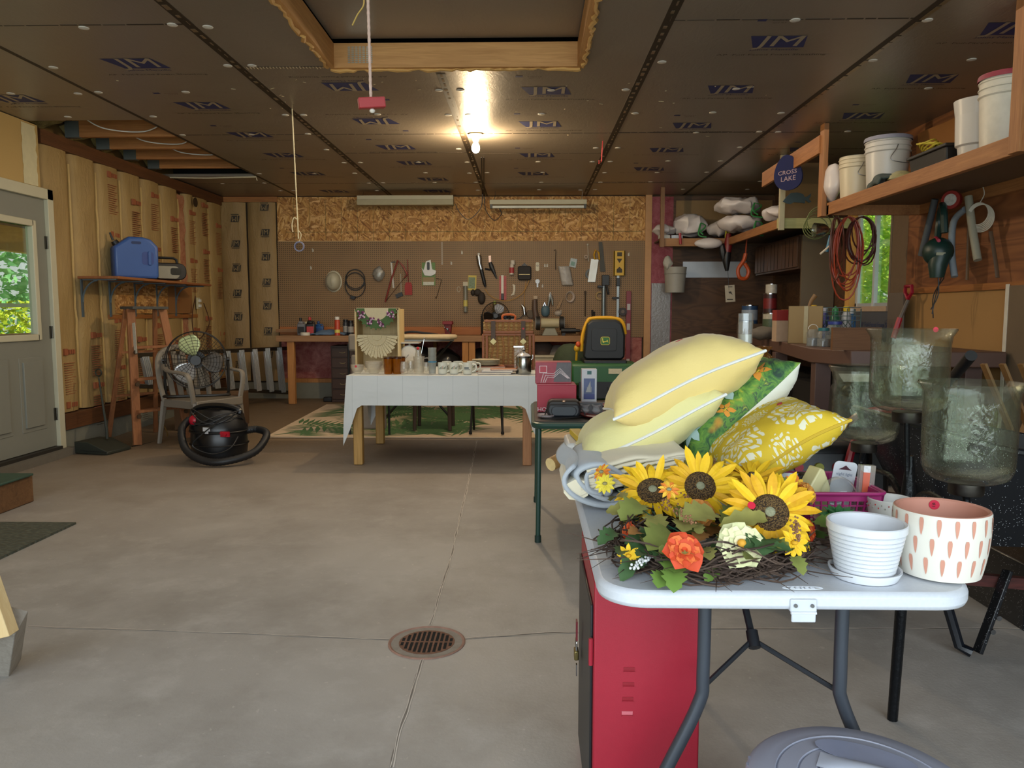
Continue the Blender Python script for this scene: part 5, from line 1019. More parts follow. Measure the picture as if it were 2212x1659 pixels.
    for i, (px, Y, w, d, h, c, lb, dz, rz) in enumerate(((1050, 6.3, .3, .22, .044, '9a6248', 'brown cookbook stack base under the plates', 0, .1), (1068, 6.02, .26, .17, .014, '8f8a86', 'grey magazine at the bottom of the right pile', 0, .05), (1076, 6.03, .24, .16, .012, 'c4c4c6', 'white magazine second in the right pile', .015, -.06), (1090, 6.04, .22, .15, .01, 'b07c60', 'tan booklet on top of the right pile', .028, .08), (1092, 6.28, .22, .18, .02, '8a4a34', 'rust brown book in front of the picnic basket', 0, .02))):
        t = thing('book', lb, 'book', (X(px, Y), Y, z + dz), rz=rz); G().bx(-w / 2, w / 2, -d / 2, d / 2, 0, h).obj('book_cover', P(c, .5), t); G().bx(-w / 2 + .004, w / 2 - .002, -d / 2 - .001, d / 2 - .004, h * .2, h * .8).obj('page_block', P('ddd2c0', .8), t)
    # canister
    t = thing('ice_canister', 'polished steel canister with a knobbed lid on the cloth table', 'canister', (X(1131, 6.0), 6.0, z)); G().lathe([(.058, 0), (.06, .004), (.06, .125), (.058, .13)], n=30).obj('canister_body', METAL('b0b0aa', .18), t); G().lathe([(.062, .13), (.063, .14), (.05, .155), (.02, .165), (.01, .175), (.016, .19), (.01, .205), (0, .207)], n=30, cap=False).obj('lid', M_CHROME, t); G().tube([(.058, 0, .11), (.072, 0, .12), (.072, 0, .15)], .004, 6).obj('clasp', M_CHROME, t)
    t = thing('glass_jar', 'clear square glass jar behind the steel canister', 'jar', (X(1121, 6.16), 6.18, z)); G().box((0, 0, .1), (.08, .07, .2)).obj('jar_body', gl, t, bevel=.006); G().box((0, 0, .205), (.085, .075, .012)).obj('lid', M_CHROME, t)
    # picnic basket
    Y = 6.42; w = .42; xc = X(1098, Y); h = .415
    wv = NT('wicker'); co = wv.co(); s1 = wv.n('ShaderNodeTexWave', {'Vector': co, 'Scale': 7, 'Distortion': 3.5, 'Detail': 1}, bands_direction='X'); s2 = wv.n('ShaderNodeTexWave', {'Vector': co, 'Scale': 26, 'Distortion': 2, 'Detail': 1}, bands_direction='Z'); m = wv.math('MULTIPLY', s1.outputs[1], s2.outputs[1]); wv.bump(m, .9, .02); wk = wv.fin(wv.ramp(m, [(.02, '8a5a28'), (.25, 'c09050'), (.7, 'e8c888')]), .55)
    t = thing('picnic_basket', 'wicker picnic basket with leather straps standing on the cloth table', 'basket', (xc, Y + .15, z)); mr = P('8a4f26', .5, sc=40, var=.3, bump=.6)
    G().bx(-w / 2 + .01, w / 2 - .01, -.13, .13, 0, h * .72).obj('basket_body', wk, t, bevel=.008)
    G().bx(-w / 2, w / 2, -.14, .14, h * .74, h).obj('basket_lid', wk, t, bevel=.02)
    for q in (((-w / 2, -.138, 0), (-w / 2, -.138, h * .72)), ((w / 2, -.138, 0), (w / 2, -.138, h * .72)), ((-w / 2, -.138, .01), (w / 2, -.138, .01)), ((-w / 2, -.138, h * .08), (w / 2, -.138, h * .08)), ((-w / 2, -.138, h * .71), (w / 2, -.138, h * .71)), ((-w / 2, -.145, h * .76), (w / 2, -.145, h * .76)), ((-w / 2 + .01, -.14, h * .98), (w / 2 - .01, -.14, h * .98)), ((-w / 2 + .03, -.14, .03), (-w / 2 + .03, -.14, h * .69)), ((w / 2 - .03, -.14, .03), (w / 2 - .03, -.14, h * .69))): G().bar(q[0], q[1], .022, .014, up=(0, 1, 0)).obj('cane_trim', mr, t, bevel=.004)
    for s in (-1, 1): sp = G().bx(s * .125 - .018, s * .125 + .018, -.158, -.152, h * .58, h * .98).obj('strap', P('4c3a2c', .6), t); G().cyl((s * .125, -.158, h * .57), (s * .125, -.168, h * .57), .014, 12).prism([(s * .125 - .028, h * .57), (s * .125, h * .57 - .028), (s * .125 + .028, h * .57), (s * .125, h * .57 + .028)], -.16, -.157).obj('buckle', P('8a7a52', .3, .8), sp)
    G().cyl((.125, -.159, h * .83), (.125, -.162, h * .83), .009, 10).obj('price_sticker', st, t)
    G().tube(spline([(-.05, -.0, h), (-.055, -.0, h + .03), (-.03, 0, h + .045), (.03, 0, h + .045), (.055, 0, h + .03), (.05, 0, h)], 5), .009, 8).obj('handle', P('a8572c', .5, sc=60, var=.3), t)
    # kitchen scale + ironing board beyond the table
    t = thing('ironing_board', 'cream ironing board with white fabric cover behind the cloth table', 'ironing board', (at(900, 730, 8.0).x, 8.1, fz(8.35)+.018)); zz = at(900, 737, 8.0).z - fz(8.35)
    G().prism([(-.55, -.17), (.2, -.17), (.35, -.12), (.42, 0), (.35, .12), (.2, .17), (-.55, .17)], zz - .0, zz + .05, 'xy').obj('padded_cover', P('cdb893', .8), t, bevel=.02); G().prism([(-.53, -.15), (.2, -.15), (.38, 0), (.2, .15), (-.53, .15)], zz - .02, zz, 'xy').obj('metal_deck', P('9a9a94', .4, .5), t)
    for s in (-1, 1): G().tube([(-.35 * s, -.1 * s, zz - .02), (.35 * s, -.1 * s, .012)], .013, 8).tube([(.35 * s, -.18, .012), (.35 * s, .18, .012)], .013, 8).obj('leg', M_BLK, t)
    t = thing('kitchen_scale', 'round dial kitchen scale standing behind the glasses', 'scale', (X(886, 6.6), 6.6, z)); G().lathe([(.078, 0), (.078, .06), (0, .06)], (0, .0, .12), 30, axis='y').obj('scale_body', P('9c9890', .4, .3), t); G().lathe([(.07, 0), (0, .0015)], (0, -.061, .12), 30, axis='y', cap=False).obj('dial', P('d8d0c0', .4), t)
    G().bx(-.07, .07, -.06, .01, 0, .06).obj('base', P('9c9890', .4, .3), t, bevel=.006); G().bar((.0, -.064, .12), (-.035, -.064, .08), .004, .002).obj('needle', M_BLK, t); G().bx(-.09, .09, -.1, .05, .215, .225).cyl((0, -.02, .19), (0, -.02, .22), .01, 8).obj('weighing_tray', P('b8b0a0', .4), t)
    # chairs behind the table
    t = thing('brown_chair', 'dark brown wooden chair legs showing beneath the cloth table', 'chair', (at(935, 890, 7.35).x, 7.45, fz(7.65)+.02)); m = P('45342a', .5)
    for x in (-.17, .17):
        for y in (-.16, .16): G().tube([(x, y, 0), (x * .95, y * .95, .42)], [.018, .022], 8).obj('leg', m, t)
    G().bx(-.2, .2, -.19, .19, .42, .45).obj('seat', m, t, bevel=.01)
    for x in (-.18, .18): G().bar((x, .18, .45), (x, .22, .62), .03, .02).obj('back_post', m, t)
    t = thing('folding_stool', 'black metal folding stool beneath the right end of the cloth table', 'stool', (at(1052, 890, 7.2).x, 7.25, fz(7.45)+.02))
    for x in (-.15, .15): G().tube([(x, -.15, 0), (x * .9, .12, .46)], .011, 8).cyl((x, -.15, 0), (x, -.14, .02), .016, 8).obj('leg', M_BLK, t); G().tube([(x * .92, .15, 0), (x * .84, -.12, .46)], .011, 8).obj('leg', M_BLK, t)
    G().bx(-.17, .17, -.15, .15, .46, .49).obj('seat', P('26221f', .6), t, bevel=.012)
    t = thing('folded_chair', 'grey upholstered folding chair behind the wooden crate', 'chair', (at(792, 900, 6.98).x, 7.1, fz(7.2)+.018)); G().bx(-.18, .18, -.03, .03, .78, .94).bx(-.16, .16, -.02, .02, .05, .75).obj('padded_back', P('877e72', .7), t, bevel=.02)
    for s in (-1, 1): G().cyl((s * .185, 0, 0), (s * .185, 0, .85), .011, 8).obj('frame_tube', M_BLK, t)
cloth_table()
# ================================================================ riding mower
def mower():
    gm = P('25582a', .4, sc=4, var=.05); Y = 7.6; p = at(1300, 800, Y); t = thing('riding_mower', 'green riding lawn mower with a black and yellow seat seen from behind', 'mower', (at(1303, 800, Y).x, Y, fz(Y)+.045)); zf = fz(Y) + .045
    zs = at(0, 775, Y).z - zf; ztop = at(0, 690, Y).z - zf; hw = .205
    pl = [(-hw, zs + .03), (-hw + .03, zs), (hw - .03, zs), (hw, zs + .03), (hw, zs + .24), (hw - .03, ztop - .04), (hw - .09, ztop), (-hw + .09, ztop), (-hw + .035, ztop - .04)]
    G().prism(pl, -.06, .0, 'xz').obj('seat_back', P('17191b', .5), t, bevel=.02)
    G().tube(spline([(-hw - .01, .01, zs + .08), (-hw - .0, .01, zs + .24), (-hw + .045, .01, ztop - .02), (-hw + .1, .01, ztop + .012), (hw - .1, .01, ztop + .012), (hw - .02, .01, ztop - .03), (hw + .008, .01, zs + .25)], 5), .018, 8).obj('seat_trim', P('d8a01c', .45), t)
    G().prism(rr2(0, (zs + ztop) / 2 + .0, .25, .22, .03), -.066, -.06).obj('seat_panel', P('1c1e20', .5), t, bevel=.004)
    e = thing_part('emblem', t); g = G().mat(0).prism(rr2(.01, (zs + ztop) / 2 - .01, .09, .08, .018), -.069, -.066); g.mat(1).prism(rr2(.01, (zs + ztop) / 2 - .01, .08, .07, .014), -.0705, -.069)
    cz = (zs + ztop) / 2 - .01; g.mat(2).prism([(-.02, cz + .005), (.0, cz - .005), (.035, cz + .0), (.04, cz - .02), (.03, cz - .006), (.0, cz - .014), (-.012, cz - .02)], -.0715, -.0705).prism([(-.018, cz + .005), (-.022, cz + .025), (-.012, cz + .025), (-.01, cz + .0)], -.0715, -.0705).prism([(.02, cz - .005), (.03, cz + .012), (.036, cz - .002)], -.0715, -.0705)
    bpy.data.objects.remove(e); g.obj('emblem', [P('c8b838', .5), P('2d6a30', .5), P('e0d050', .5)], t)
    G().bx(-.2, .22, -.1, .35, zs - .04, zs).obj('seat_pan', M_BLK, t, bevel=.01)
    hz = at(0, 815, Y).z - zf; G().bx(-.33, .34, -.16, .3, hz - .06, zs - .03).obj('rear_hood', gm, t, bevel=.03)
    G().box((.0, -.17, hz - .1), (.5, .02, .16)).obj('hitch_plate', M_BLK, t); g = G()
    for k in range(6): g.bx(.02 + k * .035, .035 + k * .035, -.19, -.175, hz - .22, hz - .07)
    g.obj('grille_slot', P('0c0c0d', .6), t)
    G().box((.1, -.166, (hz + zs) / 2 - .01), (.13, .004, .05)).obj('warning_label', P('c8c0a0', .5, sc=80, var=.3), t)
    for s in (-1, 1):
        G().lathe([(.1, 0), (.22, 0), (.25, .03), (.25, .19), (.22, .22), (.1, .22)], (s * .38 - .11 if s > 0 else -.49, .15, .25), 30, axis='x', cap=False).obj('rear_tire', P('1a1a1b', .85, bump=.8, bsc=40), t); G().cyl((s * .4 - .01, .15, .25), (s * .4 + .01, .15, .25), .11, 20).obj('wheel_hub', P('d0a820', .4), t)
        G().tube(arc((s * .36, .15, .25), .29, 30, 150, 12, 'yz'), [.09] * 13, 8, flat=.35).obj('fender', gm, t)
    G().bx(-.3, .3, .3, 1.3, .2, .52).bx(-.24, .24, .75, 1.35, .52, .74).obj('front_hood', gm, t, bevel=.05)
    for s in (-1, 1): G().lathe([(.06, 0), (.16, 0), (.18, .02), (.18, .1), (.16, .12), (.06, .12)], (s * .34 - .06, 1.15, .18), 26, axis='x', cap=False).obj('front_tire', P('1a1a1b', .85), t)
    G().tube(arc((0, .62, .8), .17, 0, 345, 24, 'xy'), .014, 8).cyl((0, .62, .8), (0, .75, .5), .02, 8).obj('steering_wheel', M_BLK, t)
    G().cyl((-.265, .02, zs - .01), (-.262, .0, zs + .09), .012, 8).ball((-.262, 0, zs + .11), (.03, .025, .035)).obj('lever', P('c89a20', .4), t); G().ball((-.25, -.01, zs + .15), (.025, .02, .03)).obj('lever_knob', P('c04a20', .4), t)
    # camo-green bag behind left
    p = at(1235, 760, 8.2); G().ball((p.x - t.location.x - .02, .5, .45), (.2, .2, .33), 18, 12, e=.7).obj('grass_bag', P('35402a', .8, sc=12, var=.3, bump=.5), t)
    p = at(1180, 935, 6.9)
def thing_part(n, t):
    o = bpy.data.objects.new(n, None); COL.objects.link(o); return o
mower()
# ================================================================ green card table and things on it
def card_table():
    z = .632; x0, x1, y0, y1 = .03, .93, 3.85, 4.75; gm = P('1f4238', .35, sc=8, var=.05)
    t = thing('card_table', 'dark green folding card table behind the stacked pillows', 'table', ((x0 + x1) / 2, (y0 + y1) / 2, 0)); w = (x1 - x0) / 2
    G().prism(rrect(.9, .9, .05), z - .012, z, 'xy').obj('tabletop', P('2c2a26', .35, sc=6), t, bevel=.004)
    pts = [(u * 1.0, v * 1.0, z - .022) for u, v in rrect(.9, .9, .05)]; G().tube(pts, .017, 8, closed=True).obj('edge_rail', gm, t)
    for s in (-1, 1):
        for q in (-1, 1): lg = G().tube([(s * (w - .025), q * (w - .06), z - .03), (s * (w - .02), q * (w - .03), .02)], .0125, 10).obj('leg', gm, t); G().cyl((s * (w - .02), q * (w - .03), 0), (s * (w - .02), q * (w - .03), .035), .017, 10).obj('leg_cap', P('14302a', .5), lg)
    z += .001
    def X(px, Y): return at(px, 880, Y).x
    mr = P('b02238', .4, sc=6, var=.05); Y = 4.2
    t = thing('red_gift_box', 'plain glossy red box under the patterned one on the card table', 'box', (X(1203, Y), Y + .1, z)); G().box((0, 0, .075), (.215, .17, .15)).obj('carton', mr, t, bevel=.003); G().text('HOME', .034, Matrix.Translation(V((-.06, -.087, .014))) @ Matrix.Rotation(PI / 2, 4, 'X')).obj('box_lettering', P('f0e0e0', .5), t)
    G().bx(-.112, .1, -.09, .085, .1505, .153).obj('top_panel', P('c86a74', .4, sc=12, var=.3), t)
    t = thing('glassware_gift_box', 'red and grey patterned glassware box on top of the plain red box', 'box', (X(1196, Y), Y + .13, z + .153)); G().box((0, 0, .06), (.2, .14, .12)).obj('carton', P('a03040', .4, sc=50, var=.4), t, bevel=.003)
    g = G(); g.mat(0).prism([(.0, .01), (.098, .01), (.098, .118), (.02, .118)], -.0715, -.07); g.mat(1).prism([(-.078, .06), (-.036, .06), (-.036, .1), (-.078, .1)], -.073, -.0715); g.mat(2).prism([(-.075, .063), (-.039, .063), (-.039, .097), (-.075, .097)], -.0735, -.073)
    for o in (0, .012, .022): g.mat(1).tube([(-.07 + o, -.074, .005), (-.055 + o, -.074, .06 - o), (.0, -.074, .055 - o), (.035, -.074, .085 - o), (.09 - o * .5, -.074, .03)], .0022, 5)
    g.mat(2).text('THE', .01, Matrix.Translation(V((-.058, -.0745, .09))) @ Matrix.Rotation(PI / 2, 4, 'X')); g.obj('box_artwork', [P('5c5658', .4, sc=60, var=.4), P('e8d8d8', .4), P('b83040', .4)], t)
    # binocular case
    t = thing('leather_case', 'black leather case with a flap and snap on the card table', 'case', (X(1218, 3.98), 4.02, z)); cm = P('26282c', .38, sc=20, bump=.15)
    G().prism([(-.075, 0), (.075, 0), (.088, .025), (.09, .05), (.078, .078), (-.078, .078), (-.09, .05), (-.088, .025)], -.045, .045).obj('case_body', cm, t, bevel=.014); G().prism([(-.09, .05), (.09, .05), (.08, .088), (.06, .094), (-.06, .094), (-.08, .088)], -.04, .05).obj('flap', P('2b2420', .35), t, bevel=.012)
    G().prism(rr2(0, .036, .13, .05, .022), -.052, -.045).obj('front_pocket', P('33383e', .4), t, bevel=.004); G().ball((0, -.045, .086), (.01, .006, .006), 10, 6).obj('snap', P('c8a890', .2, .9), t)
    G().tube(spline([(.09, 0, .05), (.11, -.02, .01), (.04, -.08, .006), (-.06, -.1, .006), (-.12, -.08, .006), (-.1, -.03, .01), (-.09, 0, .04)], 6), .0035, 6).obj('strap', M_BLK, t)
    # white photo box
    t = thing('lantern_box', 'tall narrow white box with a night photo standing on the card table', 'box', (X(1273, 4.3), 4.35, z)); h = .185 + .045; G().box((0, .0, h / 2 + .0), (.085, .06, h)).obj('carton', P('d0ced0', .5), t, bevel=.002)
    G().box((0, -.031, .12), (.062, .002, .115)).obj('photo', P('545f86', .4, sc=14, var=.6), t); g = G().box((0, -.033, .075), (.062, .002, .03)); g.obj('photo_water', P('39407a', .4), t); g = G()
    for k in range(5): g.box((-.012 + k * .006, -.034, .115), (.002, .002, .03))
    g.prism([(-.02, .1), (.01, .1), (.006, .165)], -.0335, -.033); g.obj('lit_building', P('a8a4a0', .4), t); G().box((0, -.031, .21), (.024, .002, .02)).obj('logo_square', P('3c6a68', .5), t); G().box((0, -.031, .03), (.055, .002, .03)).obj('small_print', P('a8a6a8', .5, sc=120, var=.5), t)
    # salt cellar twin box
    t = thing('crystal_candle_holders', 'boxed pair of cut crystal bowls on the card table', 'bowls', (X(1275, 4.1), 4.12, z)); gl = GLASS('eeeeee', bump=1.0, bsc=90, gloss=1, body=.25, bcol='d8dce0')
    G().box((0, 0, .033), (.13, .06, .066)).obj('display_box', P('3c383a', .35), t)
    for s in (-1, 1): G().lathe([(.012, 0), (.024, .012), (.016, .03), (.026, .045), (.022, .045), (0, .03)], (s * .03, -.045, .012), 10, cap=False).obj('crystal_bowl', gl, t)
    # plates
    for px, Y, r, c, lb, dz in ((1180, 4.0, .05, 'c4b4b4', 'small decorated silver-rimmed plate left of the leather case', 0), (1300, 4.02, .115, '7a2824', 'large red decorated collector plate on the card table', 0), (1308, 4.45, .07, '6a1f1c', 'small dark red plate behind the white photo box', .0)):
        t = thing('decorative_plate', lb, 'plate', (X(px, Y), Y, z + dz)); G().lathe([(r * .6, 0), (r * .9, .006), (r, .014), (r * .98, .016), (r * .85, .01), (r * .6, .004), (0, .004)], n=40, cap=False).obj('plate_body', P(c, .3, sc=60, var=.35), t); G().lathe([(r * .55, .0055), (0, .006)], n=36, cap=False).obj('plate_picture', P('a0705c', .35, sc=30, var=.6), t); G().lathe([(r * .99, .0145), (r * 1.02, .016), (r, .018)], n=40, cap=False).obj('plate_rim', M_CHROME, t)
    # folded black appliance / bag below, on floor
    solo(G().ball((0, 0, .13), (.3, .18, .13), 20, 12, e=.6), 'duffel_bag', P('15120f', .8), 'black duffel bag on the floor under the card table', 'bag', (.75, 5.6, 0))
card_table()

# ================================================================ right side of the garage
def speck(base='16181c', name='speckled_enamel'):
    s = NT(name); v = s.n('ShaderNodeTexVoronoi', {'Vector': s.co(), 'Scale': 150}); v2 = s.noise(25); k = s.math('MULTIPLY', s.math('LESS_THAN', v.outputs[0], .16), s.math('GREATER_THAN', v2, .47))
    return s.fin(s.mix(k, base, 'c8ccd0'), .32)
M_SPK = speck()
M_BAG = P('d2c8c4', .35, sc=8, bump=.5, bsc=14, name='white_plastic_bag')
def lumpy(g, amp, f, seed):
    for k, v in enumerate(g.v): g.v[k] = v + V((noise.noise(v * f + V((seed, 0, 0))), noise.noise(v * f + V((0, seed, 3))), noise.noise(v * f + V((1, 2, seed))))) * amp
    return g
def right_shelves():
    mo = W('84502c', 'b07a48', 'y', name='shelf_lumber'); mz = W('84502c', 'b07a48', 'z', name='post_lumber'); mp = P('5b4630', .7, sc=3)
    t = thing('hanging_shelf', 'long lumber shelf hung from the ceiling near the right wall, loaded with buckets', 'shelf', (2.7, 5, 1.94))
    G().bx(-.36, -.32, -1.6, 1.2, 0, .095).obj('front_rail', mo, t, bevel=.003); G().bx(-.32, .385, -1.6, 1.2, .075, .095).obj('shelf_board', P('6a5238', .75, sc=3), t); G().bx(-.36, .385, 1.16, 1.2, 0, .075).bx(-.36, .385, -1.6, -1.56, 0, .075).obj('cross_rail', mo, t); G().bx(.345, .385, -1.56, 1.16, 0, .075).obj('back_rail', mo, t)
    for y in (1.2, -1.25): G().bx(-.40, -.361, y, y + .085, -.005, ZC - 1.94).obj('post', mz, t, bevel=.003)
    zb = 2.036
    mwh = P('c9c4bc', .35, sc=6, var=.05); mcr = P('cdbfa2', .4, sc=6, var=.06)
    def bucket(name, X_, Y_, r, h, lb, m=mwh, lid=None, rings=3, tp=.86, bail=True, z=zb, cat='bucket'):
        t = thing(name, lb, cat, (X_, Y_, z)); pr = [(r * tp, 0), (r * (tp + (1 - tp) * .75), h * .72)]
        for i in range(rings): zz = h * (.74 + .09 * i); pr += [(r * 1.03, zz), (r * 1.03, zz + h * .012), (r * .985, zz + h * .02), (r * .985, zz + h * .08)]
        pr += [(r * 1.04, h), (r * .97, h)]; G().lathe(pr + [(r * .9, h * .3), (0, .02)], n=36, cap=False).obj('bucket_body', m, t)
        if bail: G().tube(spline([(0, -r * 1.03, h * .82), (-.02, -r * 1.12, h * .72), (-.06 * r / .15, -r * 1.2, h * .55), (.0, -r * 1.25, h * .48), (r * .6, -r * 1.12, h * .5), (r * 1.05, 0, h * .82)], 5), .0028, 5).obj('bail_handle', M_STEEL, t)
        if lid: G().lathe([(0, h * 1.02), (r * 1.03, h * 1.02), (r * 1.06, h * 1.0), (r * 1.06, h * .95)], n=36, cap=False).obj('lid', lid, t)
        return t
    bucket('plastic_bucket', at(1850, 375, 6.0).x, 6.0, .125, .31, 'smaller cream plastic bucket at the far end of the hanging shelf', mcr)
    bucket('plastic_bucket', at(1917, 345, 5.66).x, 5.66, .15, .37, 'large white bucket with a wire bail beside the smaller cream one', mwh, P('8c8a98', .4))
    bucket('waste_bin', at(2112, 280, 4.62).x, 4.62, .125, .36, 'white tapered waste bin beside the dirty pail', mwh, None, 0, .72, False, cat='bin')
    bucket('paint_pail', at(2172, 240, 4.3).x, 4.3, .13, .40, 'dirty white pail with a red lid at the near end of the hanging shelf', P('cfc8b8', .45, sc=14, var=.22), P('8c2c3c', .4))
    solo(lumpy(G().ball((0, 0, .14), (.07, .12, .15), 18, 12), .02, 9, 1), 'plastic_bag', M_BAG, 'stuffed pinkish-white bag standing at the far end of the hanging shelf', 'bag', (at(1816, 390, 6.0).x + .02, 6.2, zb + .02))
    t = thing('storage_tub', 'black open plastic tub on the hanging shelf', 'tub', (2.72, 5.05, zb)); g = G().box((0, 0, .075), (.36, .42, .15), tx=1.1, ty=1.1).obj('tub_body', P('191512', .5), t, bevel=.01); G().bx(-.21, .21, -.245, .245, .145, .165).obj('tub_rim', P('1c1714', .5), t, bevel=.005)
    g = G()
    for k in range(7): g.tube([(.13 * math.cos(a) * (1 - .03 * k), .055 * math.sin(a) + .01 * k, .02 + .007 * k + .012 * math.sin(2 * a + k)) for a in [2 * PI * i / 20 for i in range(20)]], .005, 5, closed=True)
    solo(g, 'yellow_rope', P('c8b43c', .6), 'coil of thin yellow rope lying on the black tub', 'rope', (2.62, 5.12, zb + .165), rz=1.2)
    g = G()
    for k in range(4): g.tube([(.08 * math.cos(a), .012 * k, .075 + .07 * math.sin(a)) for a in [2 * PI * i / 20 for i in range(20)]], .008, 6, closed=True)
    solo(g, 'white_cable', P('a8a498', .5), 'coil of white cord standing on the black tub', 'cord', (2.70, 4.93, zb + .168), rz=1.0)
    solo(lumpy(G().grid(lambda u, v: (-.2 + .42 * u, -.09 + .18 * v, .012 + .07 * math.sin(PI * u) * math.sin(PI * v) ** .5), 18, 12), .016, 14, 2), 'work_gloves_bag', P('a89f6c', .3, sc=30, var=.4, bump=.5), 'clear bag of yellow gloves lying at the shelf front', 'bag', (2.52, 5.38, zb + .012), rz=1.3, solid=.006)
    solo(lumpy(G().grid(lambda u, v: (-.22 + .42 * u, -.08 + .17 * v, .008 + .05 * math.sin(PI * u) * math.sin(PI * v) ** .5 - .05 * max(0, v - .85) * 6), 18, 12), .014, 12, 5), 'green_gloves', P('2a3a36', .6, bump=.4), 'dark green rubber gloves drooping over the shelf edge', 'gloves', (2.47, 5.52, zb + .045), rz=1.35, solid=.01)
    # insulation paper above shelf on the wall
    g = G().grid(lambda u, v: (XR - .02 - .02 * noise.noise(V((u * 5, v * 5, 1))), 4.7 + 1.6 * u, 2.18 + .4 * v), 20, 8); g.obj('torn_kraft_paper', P('a87038', .7, sc=3, bump=.4, bsc=9), bpy.data.objects['wall_right'])
    G().text('R-13', .05, Matrix.Translation(V((XR - .045, 5.5, 2.38))) @ Matrix.Rotation(-PI / 2, 4, 'Z') @ Matrix.Rotation(PI / 2, 4, 'X')).obj('paper_print', M_RED, bpy.data.objects['wall_right'])
    # things hanging below the shelf
    gy = P('6b7276', .5); Xh = 2.9
    t = thing('leaf_blower', 'dark green electric leaf blower hanging under the shelf', 'blower', (Xh - .05, 5.5, 1.62)); gg = P('14302a', .4)
    G().ball((0, -.02, -.02), (.1, .1, .1), 16, 10).tube([(0, -.05, -.05), (-.02, -.06, -.12), (-.02, -.06, -.2)], [.07, .06, .045], 12).obj('housing', gg, t); G().tube(spline([(.03, .06, .03), (.06, .1, .2), (.03, .02, .3), (-.02, -.1, .26), (-.02, -.13, .1)], 6), .024, 8).obj('handle', gg, t); G().cyl((-.04, -.1, .05), (-.01, .0, .08), .012, 8).obj('trigger_guard', P('a83048', .4), t); G().box((-.03, -.115, -.04), (.06, .004, .02), rx=.2).obj('maker_plate', P('a8a890', .4), t)
    for k in range(3): G().tube(spline([(-.0 + .02 * k, -.04, -.2), (.01, -.03 + .03 * k, -.32), (-.02 + .01 * k, 0, -.42 - .03 * k)], 5), .004, 5).obj('cord', M_BLK, t)
    for pts, r, c, lb in (([(2020, 430), (2008, 480), (1990, 552)], .024, '565c60', 'grey foam tube nearest the window under the shelf'), ([(2085, 452), (2060, 480), (2056, 545), (2062, 598)], .022, '7e868c', 'light grey curved hose hanging under the shelf'), ([(2092, 425), (2100, 490), (2112, 562)], .025, '8b8674', 'tan grey tube with a printed collar under the shelf'), ([(2093, 492), (2089, 605)], .012, '6a4c2c', 'brown flat strap hanging behind the tubes'), ([(2140, 500), (2150, 560), (2155, 600)], .014, '5a4430', 'dull leather strap hanging right of the tubes')):
        q = [onx(a, b, 2.93 if r > .02 else 3.02) for a, b in pts]; o = solo(G().tube(spline(q, 8) if len(q) > 2 else q, r, 12, flat=1 if r > .015 else .4), 'hanging_hose' if r > .015 else 'hanging_strap', P(c, .6), lb, 'hose' if r > .015 else 'strap')
    q = onx(2056, 432, 2.9); t = thing('tape_reel', 'red round measuring tape reel hanging under the shelf', 'reel', q, rz=-.9); G().cyl((0, .02, 0), (0, -.02, 0), .062, 24).obj('reel_case', P('8c2a26', .4), t); G().cyl((0, -.02, 0), (0, -.023, 0), .04, 20).obj('reel_label', P('b8b0a8', .4, sc=60, var=.5), t)
    q = onx(2113, 462, 2.95); g = G()
    for k in range(6): g.ring((.004 * k, 0, -.006 * k), .062 + .003 * k, .004, 24, 5, 'y', sy=1.15)
    g.tube(spline([(0, 0, .06), (.03, 0, .12), (.02, 0, .17)], 4), .003, 5); solo(g, 'wire_coil', P('b0a898', .5), 'coil of thin white wire hanging at the right under the shelf', 'coil', q, rz=-.9)
    # cords in front of window
    for (px, py), c, lb, n, w, h in (((1832, 505), 'a03c20', 'tangle of orange-red extension cord hanging before the window', 9, .11, .30), ((1862, 488), '4c2018', 'dark red extension cord coil hanging beside the orange one', 7, .13, .17), ((1806, 520), '5a2c1a', 'brown bundle of cord hanging beside the work light', 4, .05, .26)):
        Y_ = 6.25; q = at(px, py, Y_); t = thing('hanging_extension_cable', lb, 'cord', (q.x, Y_, 1.935))
        for k in range(n):
            a0 = R.uniform(-.3, .3); ww = w * R.uniform(.7, 1.1); hh = h * R.uniform(.75, 1.15)
            pts = [(ww * math.sin(a) + .04 * R.random() * 0 + a0 * .06 * (1 - math.cos(a)), R.uniform(-.05, .05), -hh * (1 - math.cos(a)) + .0) for a in [2 * PI * i / 22 for i in range(22)]]; pts = [(x, .02 * math.sin(i * .5 + k), z) for i, (x, y, z) in enumerate(pts)]
            G().tube(pts, .0062, 5, closed=True).obj('cord_loop', P(c, .5), t)
    q = at(1772, 497, 6.4); t = thing('work_light', 'clamp work light with a metal shade and coiled green cord', 'light', q); G().lathe([(.03, .06), (.05, .03), (.06, -.05), (.056, -.05), (.04, .04)], (0, 0, 0), 20, axis='x', cap=False).obj('shade', METAL('b8b8a8', .25), t); G().ball((.01, 0, 0), (.035, .03, .03)).obj('bulb', P('e8e8d0', .2), t)
    for k in range(4): G().ring((-.03 + .02 * k, .03, .02 + .02 * k), .1 + .01 * k, .004, 24, 5, 'y', sy=.9).obj('cord_loop', P('6c7040', .5), t)
    q = at(1790, 528, 6.35); solo(G().cyl((.015, 0, .07), (-.012, 0, -.06), .016, 12), 'hanging_flashlight', P('3e7c9c', .3), 'blue metal flashlight hanging under the lower shelf corner', 'flashlight', q)
    solo(G().tube([(.07, 0, .1), (.02, 0, .02), (.0, 0, -.02), (-.07, 0, -.08)], .008, 6), 'hanging_rod', P('d8c8b0', .3), 'thin white rod crossing in front of the blue flashlight', 'rod', q + V((-.01, -.04, 0)))
    # second shelf: along right wall far part and along the back wall
    my = W('9a9460', 'c8c088', 'x', name='treated_lumber')
    t = thing('corner_shelf', 'L-shaped lumber shelf wrapping the back right corner with white bags', 'shelf', (2.36, 7.45, 1.985))
